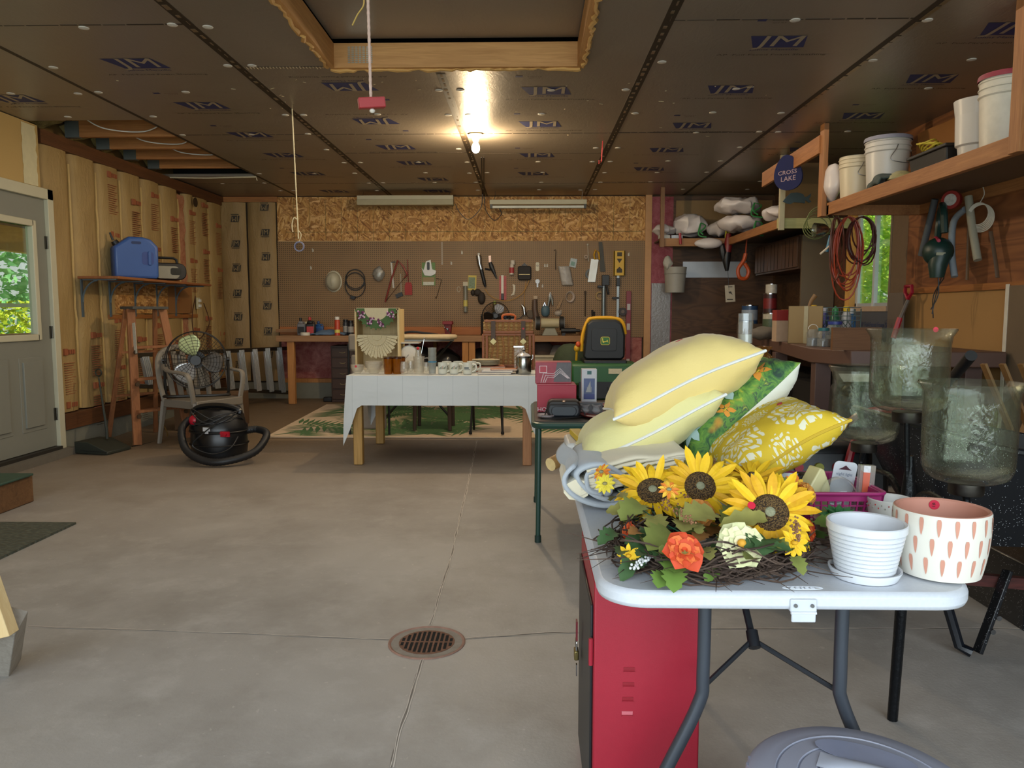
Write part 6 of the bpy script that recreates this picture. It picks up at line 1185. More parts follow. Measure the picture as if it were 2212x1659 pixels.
    G().bx(0, .7, 0, .035, -.01, .085).obj('end_rail', my, t, bevel=.003); G().bx(0, .035, .035, 1.9, -.01, .075).obj('side_rail', mo, t, bevel=.003); G().bx(.035, .7, .035, 2.4, .06, .075).bx(-.78, .035, 1.9, 2.4, .06, .075).obj('shelf_board', mp, t); G().bx(-.8, .0, 1.87, 1.905, -.02, .075).obj('front_rail', W('8a5c36', 'a07448', 'x'), t, bevel=.003)
    G().bx(-.0, .05, -.04, .0, -.03, ZC - 1.985).obj('post', W('a09478', 'c4b898', 'z'), t, bevel=.003); G().bx(-.8, -.755, 1.83, 1.87, -.03, ZC - 1.985).obj('post', W('6e4c30', '8a6440', 'z'), t)
    zs = 2.062
    q0, q1 = V((2.345, 7.9, 2.5)), V((2.30, 6.26, 2.5))
    t = thing('ceiling_plank', 'wide brown plank hanging between two posts near the ceiling', 'plank', ((q0 + q1) / 2)); G().bar(q0 - (q0 + q1) / 2, q1 - (q0 + q1) / 2, .03, .14).obj('plank', M_BEAM, t, bevel=.003)
    q = at(1707, 373, 6.95); t = thing('lake_sign', 'dark blue oval sign with lettering hung on the wide plank', 'sign', (2.28, 6.95, q.z), rz=-.95); mb = P('101848', .85)
    G().prism([(u * .14 - .02 * v, v * .155) for u, v in [(math.cos(a) * (1 - .25 * math.sin(a)), math.sin(a)) for a in [2 * PI * i / 28 for i in range(28)]]], -.015, .0).obj('sign_board', mb, t); g = G().text('CROSS', .05, Matrix.Translation(V((-.0, -.0165, -.0))) @ Matrix.Rotation(PI / 2, 4, 'X'), width=.19).text('LAKE', .06, Matrix.Translation(V((.01, -.0165, -.055))) @ Matrix.Rotation(PI / 2, 4, 'X'), width=.15); g.obj('sign_lettering', P('a08890', .5), t)
    q = at(1722, 430, 7.3); t = thing('hanging_fish_cutout', 'blue-grey wooden fish cutout hanging below the sign', 'sign', q, rz=0); f = [(-.13, -.02), (-.1, .02), (-.06, .055), (.0, .06), (.05, .045), (.07, .015), (.1, .03), (.125, .05), (.12, .02), (.105, .0), (.13, -.025), (.11, -.035), (.075, -.01), (.07, -.04), (.04, -.035), (-.03, -.03), (-.06, -.045), (-.1, -.04)]; G().prism([(u, v) for u, v in f], -.006, .006).obj('fish_body', P('3b4a50', .5), t)
    q = at(1752, 412, 7.8); t = solo(G().bx(-.22, .22, -.005, .005, -.30, .25), 'fiberboard_sheet', P('7d6242', .7, sc=3), 'tan fiberboard sheet standing behind the fish cutout', 'board', (2.66, 7.62, 2.36)); t.location.z = zs + .3 + .0
    def bag(px, py, Y_, w, d, h, lb, ties=None, zz=zs, seed=0):
        q = at(px, py, Y_); t = thing('trash_bag', lb, 'bag', (q.x, Y_, zz + h + .045)); lumpy(G().ball((0, 0, 0), (w, d, h), 30, 20, e=.7), .042, 10, seed).obj('bag_film', M_BAG, t)
        if ties:
            g = G()
            for k in range(3): g.tube(spline([(w * .5, -d * .9, h * .1), (w * (.5 + .25 * math.cos(k * 2)), -d - .02, -.03 - .05 * k), (w * (.4 + .2 * k), -d - .03, -.1 - .03 * k)], 4), .009, 6, flat=.3)
            g.obj('drawstring', P(ties, .5), t)
    bag(1435, 495, 9.55, .13, .14, .07, 'small white bag at the left end of the corner shelf', seed=1)
    bag(1490, 490, 9.55, .20, .17, .13, 'tall white bag with a green tie second on the corner shelf', '2e7a3c', seed=2)
    bag(1552, 510, 9.5, .13, .15, .08, 'small grumpled white bag with a yellow tie on the shelf', 'b8b030', seed=3)
    bag(1598, 497, 9.0, .24, .24, .085, 'flat white bag with green tie beneath another bag', '2e7a3c', seed=4); bag(1592, 470, 9.05, .27, .24, .085, 'flat white bag with green tie lying on top of another', '2e7a3c', zz=zs + .205, seed=5)
    bag(1688, 470, 7.95, .17, .22, .07, 'pinkish white bag behind the pale shelf post', seed=6); bag(1735, 478, 7.85, .13, .2, .065, 'cream printed bag right of the pale shelf post', seed=7)
    q = at(1530, 528, 9.28); solo(lumpy(G().ball((0, 0, 0), (.17, .06, .06), 18, 10), .015, 9, 9), 'drooping_bag', M_BAG, 'white bag sagging over the front of the corner shelf', 'bag', (q.x, 9.27, q.z + .01))
    for i, (px, c) in enumerate(((1435, 'c8c4b8'), (1462, 'b8c0cc'))): solo(G().box((0, 0, .02), (.13, .08, .04)), 'small_carton', P(c, .5, sc=50, var=.3), ('plain white carton at the front of the corner shelf', 'bluish white carton at the front of the corner shelf')[i], 'box', (at(px, 507, 9.4).x, 9.42, zs))
    q = at(1468, 515, 9.3); solo(G().cyl((0, 0, .06), (.01, 0, -.07), .016, 8), 'red_clamp', P('9a2030', .4), 'red spring clamp hanging on the corner shelf front rail', 'clamp', (q.x, 9.285, q.z))
    # hanging on back wall right
    q = at(1459, 600, 9.6); t = bucket('hanging_bucket', q.x, 9.62, .135, .31, 'grey-white bucket hanging on the back wall below the corner shelf', P('9a968c', .5, sc=6), None, 1, .86, False, at(1459, 632, 9.62).z); solo(lumpy(G().ball((0, 0, 0), (.06, .05, .08), 12, 8), .02, 15, 3), 'rag', P('b0aca0', .8, bump=.5), 'pale rag stuffed in the hanging bucket', 'rag', (q.x - .11, 9.55, at(0, 570, 9.6).z))
    q = at(1573, 545, 9.3); t = thing('hedge_trimmer', 'red and black power tool hanging from the corner shelf', 'tool', q); G().tube([(0, 0, .22), (.0, 0, .1), (-.01, 0, .0)], [.03, .05, .045], 10).obj('tool_body', P('7a2020', .4), t); G().tube([(-.01, 0, 0), (-.02, 0, -.1), (-.01, 0, -.22)], [.045, .05, .02], 10).tube([(-.08, 0, .1), (-.06, 0, .0), (-.05, 0, -.1)], [.03, .05, .02], 8).obj('tool_grip', M_BLK, t); G().tube([(0, 0, -.2), (.02, 0, -.45)], .003, 5).obj('cord', M_BLK, t)
    q = at(1606, 582, 8.9); t = thing('orange_light', 'orange plastic trouble light hanging in the back right corner', 'light', q); G().tube(spline([(.02, 0, .18), (.0, 0, .1), (-.06, 0, .0), (-.04, 0, -.09), (.03, 0, -.1), (.06, 0, -.02), (.01, 0, .07)], 5), .022, 8).obj('light_body', P('b04a1c', .4), t); G().cyl((.02, 0, .18), (.03, 0, .38), .008, 6).obj('hanging_strap', P('a0401c', .5), t)
    q = at(1577, 634, 9.3); t = thing('hanging_label', 'white cardboard tag with a bird shape hanging low on the back wall', 'tag', q, rz=0); G().box((0, 0, 0), (.115, .004, .2), ry=-.08).obj('tag_card', P('bdb29c', .6), t); G().prism([(-.02, .02), (.01, .025), (.03, -.02), (.01, 0), (-.01, .0)], -.005, -.003).box((0, -.004, -.07), (.07, .002, .01)).box((0, -.004, .08), (.05, .002, .008)).obj('tag_print', P('3c382f', .6), t)
    # cabinet, tall panel, counter
    mc = P('4f3826', .5, sc=5); q = at(1650, 590, 8.9)
    t = thing('wall_cabinet', 'brown wall cabinet with grooved doors high in the back right corner', 'cabinet', (2.76, 8.0, q.z)); hh = 1.97 - q.z
    G().bx(0, .32, 0, 1.5, 0, hh).obj('carcass', mc, t); 
    for y0, y1 in ((.02, .49), (.51, .98), (1.0, 1.48)):
        dd = G().bx(-.018, 0, y0, y1, .02, hh - .02).obj('door', P('5a3f2b', .5, sc=5), t, bevel=.003); g = G()
        for k in range(1, 4): yy = y0 + (y1 - y0) * k / 4; g.bx(-.0195, -.018, yy - .006, yy + .006, .03, hh - .03)
        g.obj('groove', M_DARK, dd)
    solo(G().bx(-.0, .33, -.015, .015, 0, 1.02), 'tall_panel', P('6c5c46', .5, sc=3, var=.08), 'tall tan side panel standing on the corner counter', 'panel', (2.75, 7.9, .935))
    mt = P('5d4338', .5, sc=6, name='counter_top'); zc = .93
    t = thing('corner_counter', 'purple-brown L-shaped counter along the right wall', 'counter', (0, 0, 0)); pl = [(2.42, 9.75), (2.42, 8.2), (1.98, 5.45), (2.12, 5.1), (2.75, 4.95), (3.04, 4.95), (3.04, 9.75)]
    G().prism(pl, zc - .1, zc, 'xy').obj('worktop', mt, t, bevel=.006)
    for x, y in ((2.24, 6.9), (2.06, 5.45), (2.9, 5.1), (2.5, 8.2)): G().box((x, y, (zc - .1) / 2 + fz(y) / 2), (.11, .09, zc - .1 - fz(y))).obj('leg', P('57413a', .55), t, bevel=.004)
    G().bx(2.35, 3.0, 5.2, 8.5, .02, .6).obj('back_panel', M_DARK, t)  # near-black block filling the space under the worktop
    t = solo(G().bx(-.16, .16, -.015, .015, 0, .15), 'loose_board', W('5c3a20', '7e5634', 'x'), 'short brown board standing on edge on the counter front', 'board', (2.17, 5.15, zc + .001))
    def can(px, Y_, r, h, c, lb, c2=None, z=zc, cat='can', py=700):
        q = at(px, py, Y_); t = thing('tin_can', lb, cat, (q.x, Y_, z + .001)); G().cyl((0, 0, 0), (0, 0, h), r, 22).obj('can_body', P(c, .35, sc=30, var=.3), t)
        if c2: G().lathe([(r * 1.01, h * .2), (r * 1.01, h * .75)], n=22, cap=False).obj('can_label', P(c2, .4, sc=40, var=.35), t)
        G().lathe([(r * 1.03, h * .97), (r * 1.03, h * 1.02), (r * .9, h * 1.02)], n=22, cap=False).obj('can_rim', M_CHROME, t)
    can(1619, 8.9, .09, .21, '2e4c72', 'blue paint can at the far left of the counter', '9aa4b0', z=.93 + .12); solo(G().bx(-.14, .14, -.1, .1, 0, .12), 'wood_block', P('5c4a3a', .6), 'dark block under the blue paint can on the counter', 'block', (at(1619, 700, 8.9).x + .02, 8.9, .931))
    can(1662, 8.4, .07, .2, '3c2020', 'dark red can stacked behind the white one', '7a2222', z=.93 + .25); can(1664, 8.4, .06, .1, 'c0b8a8', 'small white can topping the dark red one', None, z=.93 + .452)
    can(1665, 8.35, .085, .24, 'c4bca8', 'cream can with a green label below the red can', '55644c')
    can(1612, 7.7, .07, .16, '8c8474', 'rusty grey can at the counter front left', None)
    solo(lumpy(G().ball((0, 0, .05), (.16, .1, .06), 18, 10), .02, 12, 8), 'rag_pile', P('6e655a', .85, bump=.5), 'grey rags heaped on the counter behind the glass chimney', 'rags', (at(1650, 720, 7.4).x, 7.4, zc + .003))
    t = thing('cracker_box', 'white carton with red top standing left of the cardboard box', 'box', (at(1692, 700, 6.7).x, 6.72, zc + .001)); G().bx(-.07, .07, -.06, .06, 0, .18).obj('carton', P('b59c84', .6), t); G().bx(-.071, .071, -.061, .061, .18, .27).obj('red_top', P('8c2826', .5), t)
    solo(G().lathe([(.055, 0), (.06, .01), (.06, .05), (.05, .055)], n=22), 'orange_tub', P('c87a3c', .5), 'orange plastic lid standing behind the red-topped carton', 'lid', (at(1700, 668, 7.2).x, 7.2, zc + .22)); solo(G().bx(-.07, .07, -.07, .07, 0, .22), 'stained_box', M_DARK, 'dark box beneath the orange lid', 'box', (at(1700, 668, 7.2).x, 7.2, zc + .0))
    t = thing('open_carton', 'open cardboard carton standing on the counter', 'box', (at(1735, 700, 6.4).x, 6.35, zc + .001), rz=-.35); m = P('9a8054', .7, sc=4)
    G().bx(-.13, .13, -.11, -.105, 0, .3).bx(-.13, .13, .105, .11, 0, .3).bx(-.13, -.125, -.11, .11, 0, .3).bx(.125, .13, -.11, .11, 0, .3).bx(-.13, .13, -.11, .11, 0, .005).obj('carton_walls', m, t); G().bx(-.012, .018, -.1125, -.11, 0, .3).obj('packing_tape', P('a4925c', .35), t)
    q = at(1745, 660, 6.35); solo(G().tube([(0, 0, -.02), (.03, 0, .06), (.06, 0, .1)], [.012, .016, .02], 8, flat=.4), 'paint_brush', P('8a6438', .5), 'wooden brush handle sticking out of the open carton', 'brush', (q.x, 6.35, zc + .29))
    # wire crate with plastic containers
    t = thing('wire_crate', 'dark green wire crate full of bottles on the counter', 'crate', (at(1812, 700, 6.45).x, 6.62, zc + .001), rz=-.25); g = G(); mg = P('24382f', .4); w, d, h = .21, .15, .28
    for k in range(9): zz = .01 + k * h / 8; (g.tube([(-w, -d, zz), (w, -d, zz), (w, d, zz), (-w, d, zz)], .0035, 5, closed=True) if k not in (3, 4) else 0)
    for k in range(9): x = -w + 2 * w * k / 8; g.cyl((x, -d, 0), (x, -d, h), .003, 5).cyl((x, d, 0), (x, d, h), .003, 5)
    for k in range(6): x = -w * .5 + w * k / 5; g.cyl((x, -d, h * .35), (x + .06, -d, h * .65), .003, 5).cyl((x + .06, -d, h * .35), (x, -d, h * .65), .003, 5)
    for s in (-1, 1): g.cyl((s * w, -d, 0), (s * w, -d, h), .005, 6).cyl((s * w, d, 0), (s * w, d, h), .005, 6)
    g.obj('wire_frame', mg, t)
    for k, (dx, dy, hh2, c, c2, lb) in enumerate(((-.14, 0, .27, '5868a0', 'd8b030', 'blue bottle with a yellow cap in the wire crate'), (-.05, .02, .25, '4a4a88', 'b8b8c8', 'violet bottle in the wire crate'), (.03, -.02, .24, '2f6a4c', '3c9058', 'green cone-capped bottle in the wire crate'), (.12, 0, .26, 'c8c8c8', 'd8b830', 'white bottle with a yellow cap in the wire crate'), (-.1, .09, .25, '8c3c48', '5c60a8', 'red bottle at the back of the wire crate'), (.17, .08, .24, '4878a8', 'd8d8d8', 'light blue bottle at the back of the wire crate'))):
        o = V((dx, dy, 0)); o.rotate(Matrix.Rotation(-.25, 3, 'Z')); b = thing('bottle', lb, 'bottle', t.location + o + V((0, 0, .003))); G().lathe([(.036, 0), (.038, .01), (.038, hh2 * .85), (.02, hh2)], n=16).obj('bottle_body', P(c, .35), b); G().lathe([(.026, hh2 * .98), (.026, hh2 + .035), (.018 if k != 2 else .004, hh2 + (.04 if k != 2 else .06))], n=14).obj('cap', P(c2, .4), b)
    gl = GLASS('eef2f2', body=.12, bcol='c0c8cc')
    for px, Y_, r, h, c2, lb in ((1756, 5.75, .045, .125, None, 'square clear plastic jar with a bail in front of the carton'), (1779, 5.7, .05, .115, '2a6a70', 'clear jar with a teal lid on the counter'), (1803, 5.8, .065, .16, '2c3c88', 'large clear jar with a blue lid on the counter')):
        t = thing('plastic_jar', lb, 'jar', (at(px, 730, Y_).x, Y_, zc + .001)); G().lathe([(r, 0), (r, h * .8), (r * .7, h)], n=20).obj('jar_body', gl, t); G().cyl((0, 0, .004), (0, 0, h * .5), r * .9, 16).obj('contents', P('8c8a88', .6, sc=60, var=.4), t)
        if c2: G().cyl((0, 0, h), (0, 0, h + .022), r * .78, 20).obj('lid', P(c2, .4), t)
        else: G().tube(arc((0, 0, h), r * .8, 0, 180, 10), .003, 5).obj('bail', M_WHT, t)
    # under-counter clutter
    for nm, px, py, Y_, s, c, lb, z0 in (('black_tool_case', 1770, 868, 5.0, (.3, .26, .2), '23262b', 'black plastic tool case on the floor in front of the counter', 0), ('green_bin', 1690, 830, 6.0, (.32, .28, .3), '1c3a30', 'dark green bin under the corner counter', 0), ('firewood_box', 1735, 862, 5.25, (.22, .25, .22), '6b4a34', 'stack of split wood pieces beside the black tool case', 0), ('black_motor_unit', 1855, 800, 4.3, (.34, .3, .78), '15171b', 'black machine housing standing before the counter', 0)):
        t = thing(nm, lb, 'box' if 'unit' not in nm else 'machine', (at(px, py, Y_).x, Y_, 0), rz=-.3)
        if nm == 'firewood_box':
            for k in range(5): G().box((-.02 + .02 * (k % 2), 0, .022 + k * .045), (.2 - .02 * k, .22, .038), rz=.15 * (k % 3)).obj('split_log', M_BEAM, t)
        elif nm == 'black_motor_unit':
            G().box((0, 0, s[2] / 2), s, tx=.8, ty=.8).obj('housing', P(c, .4), t, bevel=.03); G().box((0, -.03, s[2] + .02), (.24, .2, .05), rx=.3).obj('top_cover', P('1c2024', .35), t, bevel=.01); G().box((-.02, -.09, s[2] + .045), (.16, .1, .003), rx=.35, rz=.2).obj('instruction_label', P('a8aab0', .5, sc=70, var=.4), t)
            G().ball((-.06, -.15, s[2] - .02), .035).obj('knob', M_BLK, t)
        else:
            G().box((0, 0, s[2] * .4), (s[0], s[1], s[2] * .8), tx=1.04).obj('case_body', P(c, .45), t, bevel=.012); G().box((0, 0, s[2] * .9), (s[0] * 1.06, s[1] * 1.04, s[2] * .2), tx=.92, ty=.9).obj('lid', P(c, .4), t, bevel=.01); G().tube(arc((0, -s[1] * .5, s[2] * .8), .05, 180, 360, 8), .008, 6).obj('handle', M_BLK, t)
    # shovel and steel sheet
    t = thing('snow_shovel', 'shovel with a red D-grip leaning on the right wall', 'shovel', onx(1962, 632, 2.98)); o = t.location; b = onx(1938, 705, 2.9) - o; b2 = b * 1.95
    G().tube([(0, 0, -.06), b * .9], .016, 8).obj('shaft', P('5c5248', .5), t); G().tube([(0, 0, -.05), (.0, -.06, .0), (0, -.05, .05), (0, .05, .05), (0, .05, 0), (0, 0, -.05)], .014, 8).obj('grip', P('98182c', .4), t); G().tube([b * .75, b * 1.35], .022, 8).obj('sleeve', P('a01c30', .4), t); G().tube([b * 1.3, b2], .015, 8).obj('lower_shaft', P('3c3430', .5), t)
    solo(G().bx(-.006, .006, -.13, .13, -.0, .56), 'metal_sheet', P('7a6e62', .45, .3, sc=5), 'dull grey metal sheet leaning beside the shovel', 'sheet', (3.0, 6.38, .78))
right_shelves()
def barrow():
    # wheelbarrow
    O = V((1.62, 2.75, 0)); t = thing('wheelbarrow', 'black speckled wheelbarrow with a deep tray at the right', 'wheelbarrow', O, rz=0)
    mi = P('3c3c3c', .6, sc=9, var=.45, bump=.3); g = G(); n = 44
    def tray(u, v):   # u along loop, v from rim to bottom
        a = 2 * PI * u; k = 1 - .42 * v; x = (.50 * math.copysign(abs(math.cos(a)) ** .65, math.cos(a))) * k; y = (.36 * math.copysign(abs(math.sin(a)) ** .65, math.sin(a))) * k
        zr = .72 + .10 * math.cos(a) * -1 * (1 - v); return V((x + .1, y, zr * (1 - v) + .40 * v))
    for j in range(7):
        for i in range(n): g.v.append(tray(i / n, j / 6))
    for j in range(6):
        for i in range(n): g.f.append((j * n + i, j * n + (i + 1) % n, (j + 1) * n + (i + 1) % n, (j + 1) * n + i)); g.m.append(0)
    g.f.append(tuple(6 * n + i for i in range(n))); g.m.append(0); g.obj('tray', M_SPK, t)
    g2 = G(); g2.v = [V((v.x * .97 + .003, v.y * .97, v.z + .012)) for v in g.v]; g2.f = [tuple(reversed(f)) for f in g.f]; g2.m = list(g.m); g2.obj('tray_lining', mi, t)
    G().tube([tray(i / n, 0) + V((0, 0, .005)) for i in range(n)], .012, 8, closed=True).obj('rolled_rim', M_SPK, t)
    for s in (-1, 1):
        hw = W('3a1c18', '5c2c26', 'x', name='stained_wood'); G().bar((-.35, s * .2, .48), (.75, s * .12, .34), .035, .05).obj('wooden_handle', hw, t)
    # legs
    a, b, c = onz(2048, 1325, .25), onz(2098, 1428, .012), onz(2160, 1275, .35)
    a = V((a.x, 2.5, .30)) if False else at(2044, 1300, 2.62) - O; b1 = at(2072, 1395, 2.6) - O; b2 = at(2098, 1424, 2.58) - O; b2.z = .016; c = at(2163, 1262, 2.62) - O
    G().tube([a + (a - b1) * .8, a, b1, b2], .018, 8).obj('leg', P('14181f', .25), t); G().bar(b2 + V((.02, 0, 0)), c + V((.02, 0, .05)), .014, .042, up=(0, 1, 0)).obj('leg_bracket', M_SPK, t, bevel=.003)
    for k in (.35, .55): q = b2.lerp(c, k); G().cyl(q + V((.02, -.01, 0)), q + V((.02, -.032, 0)), .009, 10).obj('bolt', M_STEEL, t)
    G().bar(c + V((-.3, .0, .035)), c + V((.5, .1, -.06)), .03, .04).obj('brace_rail', W('3a1c18', '5c2c26', 'x', name='stained_wood'), t)
    G().lathe([(.05, 0), (.17, 0), (.19, .02), (.19, .07), (.17, .09), (.05, .09)], (.62, .02, .19), 26, axis='y', cap=False).obj('wheel', P('161616', .8), t)
    G().bx(.22, .7, .05, .5, .0, .25).obj('speckled_panel', M_SPK, t, bevel=.006)
    G().tube([at(2062, 812, 2.95) - O, at(2098, 768, 2.75) - O], .02, 12).obj('grip', M_BLK, t); G().tube([at(2062, 812, 2.95) - O, at(2010, 880, 3.1) - O, V((.0, .2, .6))], .013, 8).obj('handle_tube', P('1c1e22', .4), t)
    # red-handled machine behind the stands
    q = at(1820, 985, 2.9); t = thing('garden_tiller', 'black garden machine with red tube handles behind the basket', 'machine', (q.x - .02, 3.25, 0)); mr = P('8c1626', .35)
    G().box((0, 0, .33), (.5, .4, .66), tx=.85).obj('engine_housing', P('121417', .45), t, bevel=.04); G().box((-.02, -.215, .56), (.28, .02, .12), rx=-.2).obj('control_panel', P('15161a', .4), t)
    for k, (x, c) in enumerate(((-.1, '9a2030'), (-.02, '8a8a30'), (.05, '9a2030'))): G().cyl((x, -.22, .57), (x, -.235, .57), .018, 12).obj('control_knob', P(c, .4), t)
    G().tube(spline([(.06, -.24, .4), (.09, -.24, .6), (.12, -.22, .68)], 4), .016, 8).tube(spline([(.2, .1, .68), (.25, 0, .76), (.38, -.02, .77), (.45, .0, .7), (.46, .05, .55)], 5), .016, 8).obj('red_handle', mr, t)
    # scrap lattice
    q = onx(2195, 950, 2.5); t = thing('wood_lattice', 'broken pieces of wooden lattice leaning behind the wheelbarrow', 'lattice', (2.62, 3.75, 0)); ml = W('6e4c2c', '94703f', 'z')
    for k in range(4):
        x = -.25 + .09 * k; G().bar((x - .15, 0, .1), (x + .2, .06, .95), .012, .045, up=(0, 1, 0)).obj('slat', ml, t); G().bar((x + .2, -.015, .1), (x - .15, .045, .93), .012, .045, up=(0, 1, 0)).obj('slat', ml, t)
barrow()

# ================================================================ foreground folding table
TT = .74; TX0, TX1, TY0, TY1 = .115, .722, 1.185, 2.40
def foreground_table():
    cx, cy = (TX0 + TX1) / 2, (TY0 + TY1) / 2; w, d = TX1 - TX0, TY1 - TY0
    s = NT('blow_moulded_plastic'); n = s.noise(160, None, 2); s.bump(n, .12, .002); mw = s.fin(s.mix(n, 'c4c9d2', 'd2d6dc'), .38)
    t = thing('folding_table', 'white plastic folding table with grey tube legs in the foreground', 'table', (cx, cy, 0))
    G().prism(rrect(w, d, .075, 9), TT - .03, TT, 'xy').obj('tabletop', mw, t, bevel=.009)
    g = G().prism([(u - .03 + .0, v - d / 2 + .05) for u, v in rrect(.095, .022, .0109, 6)], TT, TT + .0012, 'xy'); e = [(math.cos(a) * .032, math.sin(a) * .007) for a in [2 * PI * i / 30 for i in range(30)]]
    ex = at(1737, 1273, 1.2).x - cx; yy = -d / 2 + .022
    G().tube([(ex + u, yy + v, TT + .0003) for u, v in e], .0007, 5, closed=True).obj('logo_ring', P('dfe4ea', .3), t)
    G().text('COSCO', .009, Matrix.Translation(V((ex, yy, TT + .0006))), ext=.06, width=.04).obj('logo_lettering', P('e2e6ec', .3), t)
    ml = P('c6cbd2', .35); lx = at(1737, 1310, 1.18).x - cx
    lt = G().bx(lx - .021, lx + .021, -d / 2 - .004, -d / 2 + .01, TT - .03, TT - .009).obj('latch', ml, t, bevel=.002); G().bx(lx - .019, lx + .019, -d / 2 - .006, -d / 2 - .001, TT - .046, TT - .03).obj('latch_tab', ml, lt, bevel=.002); G().cyl((lx - .02, -d / 2 - .004, TT - .031), (lx + .02, -d / 2 - .004, TT - .031), .0025, 8).obj('hinge_pin', ml, lt)
    for s in (-1, 1): G().cyl((lx + s * .013, -d / 2 - .0035, TT - .019), (lx + s * .013, -d / 2 - .0065, TT - .019), .003, 10).obj('screw', M_STEEL, lt)
    mg = P('454a52', .35, .3, sc=8, var=.05); Y = 1.5
    for px, s in ((1520, -1), (1817, 1)):
        x = at(px, 1400, Y).x - cx; k = at(px, 1500, Y).z
        G().tube(spline([(x, Y - cy, TT - .03), (x, Y - cy, k + .05), (x + s * .008, Y - cy, k - .02), (x + s * .075, Y - cy, k - .17), (x + s * .17, Y - cy, .03), (x + s * .175, Y - cy, .012)], 6), .0135, 12).obj('leg', mg, t)
        G().tube([(x, Y - cy + .01, k + .0), (x + (0 if s < 0 else 0), Y - cy + .02, k + .0), (at(1632, 1390, 1.6).x - cx, 1.62 - cy, at(1632, 1390, 1.6).z)], .0055, 8).obj('brace', P('23262b', .4), t)
    jx = at(1632, 1390, 1.6).x - cx; jz = at(1632, 1390, 1.6).z; G().cyl((jx, 1.605 - cy, jz - .012), (jx, 1.63 - cy, jz + .015), .013, 12).obj('brace_collar', P('1c1f24', .4), t); G().tube([(jx, 1.62 - cy, jz), (jx - .005, 1.9 - cy, TT - .035)], .008, 8).obj('centre_brace', P('23262b', .4), t)
    G().tube([(-.235, Y - cy, .018), (.235, Y - cy, .018)], .0135, 10).obj('foot_rail', mg, t)
    for s in (-1, 1): G().tube([(s * .11, .47, TT - .03), (s * .11, .47, .4), (s * .11, .47, .018)], .0135, 10).obj('leg', mg, t)
    # red steel cabinet
    y0, y1 = 1.62, 2.02; x0 = .0885 * y0; x1 = .2325 * y0; zt = .60
    t = thing('steel_cabinet', 'red steel cabinet with a black padlocked door beneath the folding table', 'cabinet', ((x0 + x1) / 2, (y0 + y1) / 2, 0)); w, d = x1 - x0, y1 - y0; mr = P('a02032', .4, sc=60, var=.06, bump=.08, bsc=300)
    G().bx(-w / 2, w / 2, -d / 2, d / 2, 0, zt).obj('cabinet_body', mr, t, bevel=.004)
    G().bx(-w / 2 - .006, -w / 2, -d / 2 + .02, d / 2 - .01, .03, zt - .06).obj('door', P('24262a', .4, .2, sc=5), t, bevel=.002)
    for k in range(4):
        z = at(1360, (1445, 1477, 1509, 1540)[k], y0).z; x = at(1359 - k, 1450, y0).x - (x0 + x1) / 2
        g = G().bx(x - .012, x + .012, -d / 2 - .0012, -d / 2 - .0, z - .004, z + .004); g.obj('vent_slot', P('8c1826' if k < 3 else 'c86a74', .4), t); G().bx(x - .012, x + .012, -d / 2 - .005, -d / 2 - .001, z - .006, z - .004).obj('vent_lip', mr, t)
    for z in (.1, .44): G().cyl((-w / 2 - .006, -d / 2 + .006, z - .03), (-w / 2 - .006, -d / 2 + .006, z + .03), .005, 8).obj('hinge', mr, t)
    pz = at(1253, 1385, 1.95).z; p = thing('padlock', 'brass padlock with keys hanging on the black cabinet door', 'padlock', ((x0 - .018), 1.93, pz)); G().box((0, 0, -.025), (.012, .03, .026)).obj('lock_body', P('8a7a4c', .3, .8), p, bevel=.003); G().tube([(0, -.01, -.012), (0, -.01, .008), (0, 0, .018), (0, .01, .008), (0, .01, -.012)], .0025, 6).obj('shackle', M_CHROME, p); G().ring((0, -.012, .01), .01, .0015, 14, 5, 'x').obj('key_ring', M_CHROME, p)
    G().box((0, -.014, .045), (.004, .022, .05)).obj('key_tag', P('7c1c2c', .4), p); G().box((0, -.016, -.06), (.003, .012, .03)).obj('key', M_CHROME, p)
    # round lid bin
    t = thing('storage_bin', 'lavender grey bin with a ridged round lid at the bottom edge', 'bin', (.575, 1.235, 0)); mb = P('aaaebe', .4, sc=4, var=.03); rx, ry, zt = .195, .235, .375
    G().lathe([(.15, 0), (.16, .01), (.192, zt - .03)], n=40, sx=1, sy=1.1).obj('bin_body', P('8f93a4', .45, sc=4), t)
    G().lathe([(rx, zt - .035), (rx + .004, zt - .03), (rx + .004, zt - .008), (rx - .006, zt), (rx - .03, zt + .002), (.15, zt + .006), (.148, zt + .002), (.145, zt + .006), (.115, zt + .01), (.113, zt + .006), (.11, zt + .01), (.085, zt + .012), (.083, zt + .006), (.08, zt + .012), (0, zt + .014)], n=56, sx=1, sy=1.12, cap=False).obj('lid', mb, t)
    G().mk().grid(lambda u, v: ((u - .5) * .2, (v - .5) * .05, .012 * math.sin(PI * u) * math.sin(PI * v) ** .7), 16, 8).xf(Matrix.Translation(V((.03, .03, zt + .014))) @ Matrix.Rotation(-.5, 4, 'Z')).obj('lid_handle', P('c4cad8', .35), t); G().mk().prism([(.085 * math.cos(a), .034 * math.sin(a)) for a in [2 * PI * i / 24 for i in range(24)]], 0, .0008, 'xy').xf(Matrix.Translation(V((.03, .09, zt + .0142))) @ Matrix.Rotation(-.5, 4, 'Z')).obj('grip_recess', P('8d93aa', .4), t)
    for k in range(9):
        a = rad(150 + k * 6); G().bar((rx * 1.01 * math.cos(a), rx * 1.12 * math.sin(a), zt - .035), (rx * 1.0 * math.cos(a), rx * 1.11 * math.sin(a), zt - .004), .006, .01).obj('lid_rib', P('9599aa', .4), t)
foreground_table()
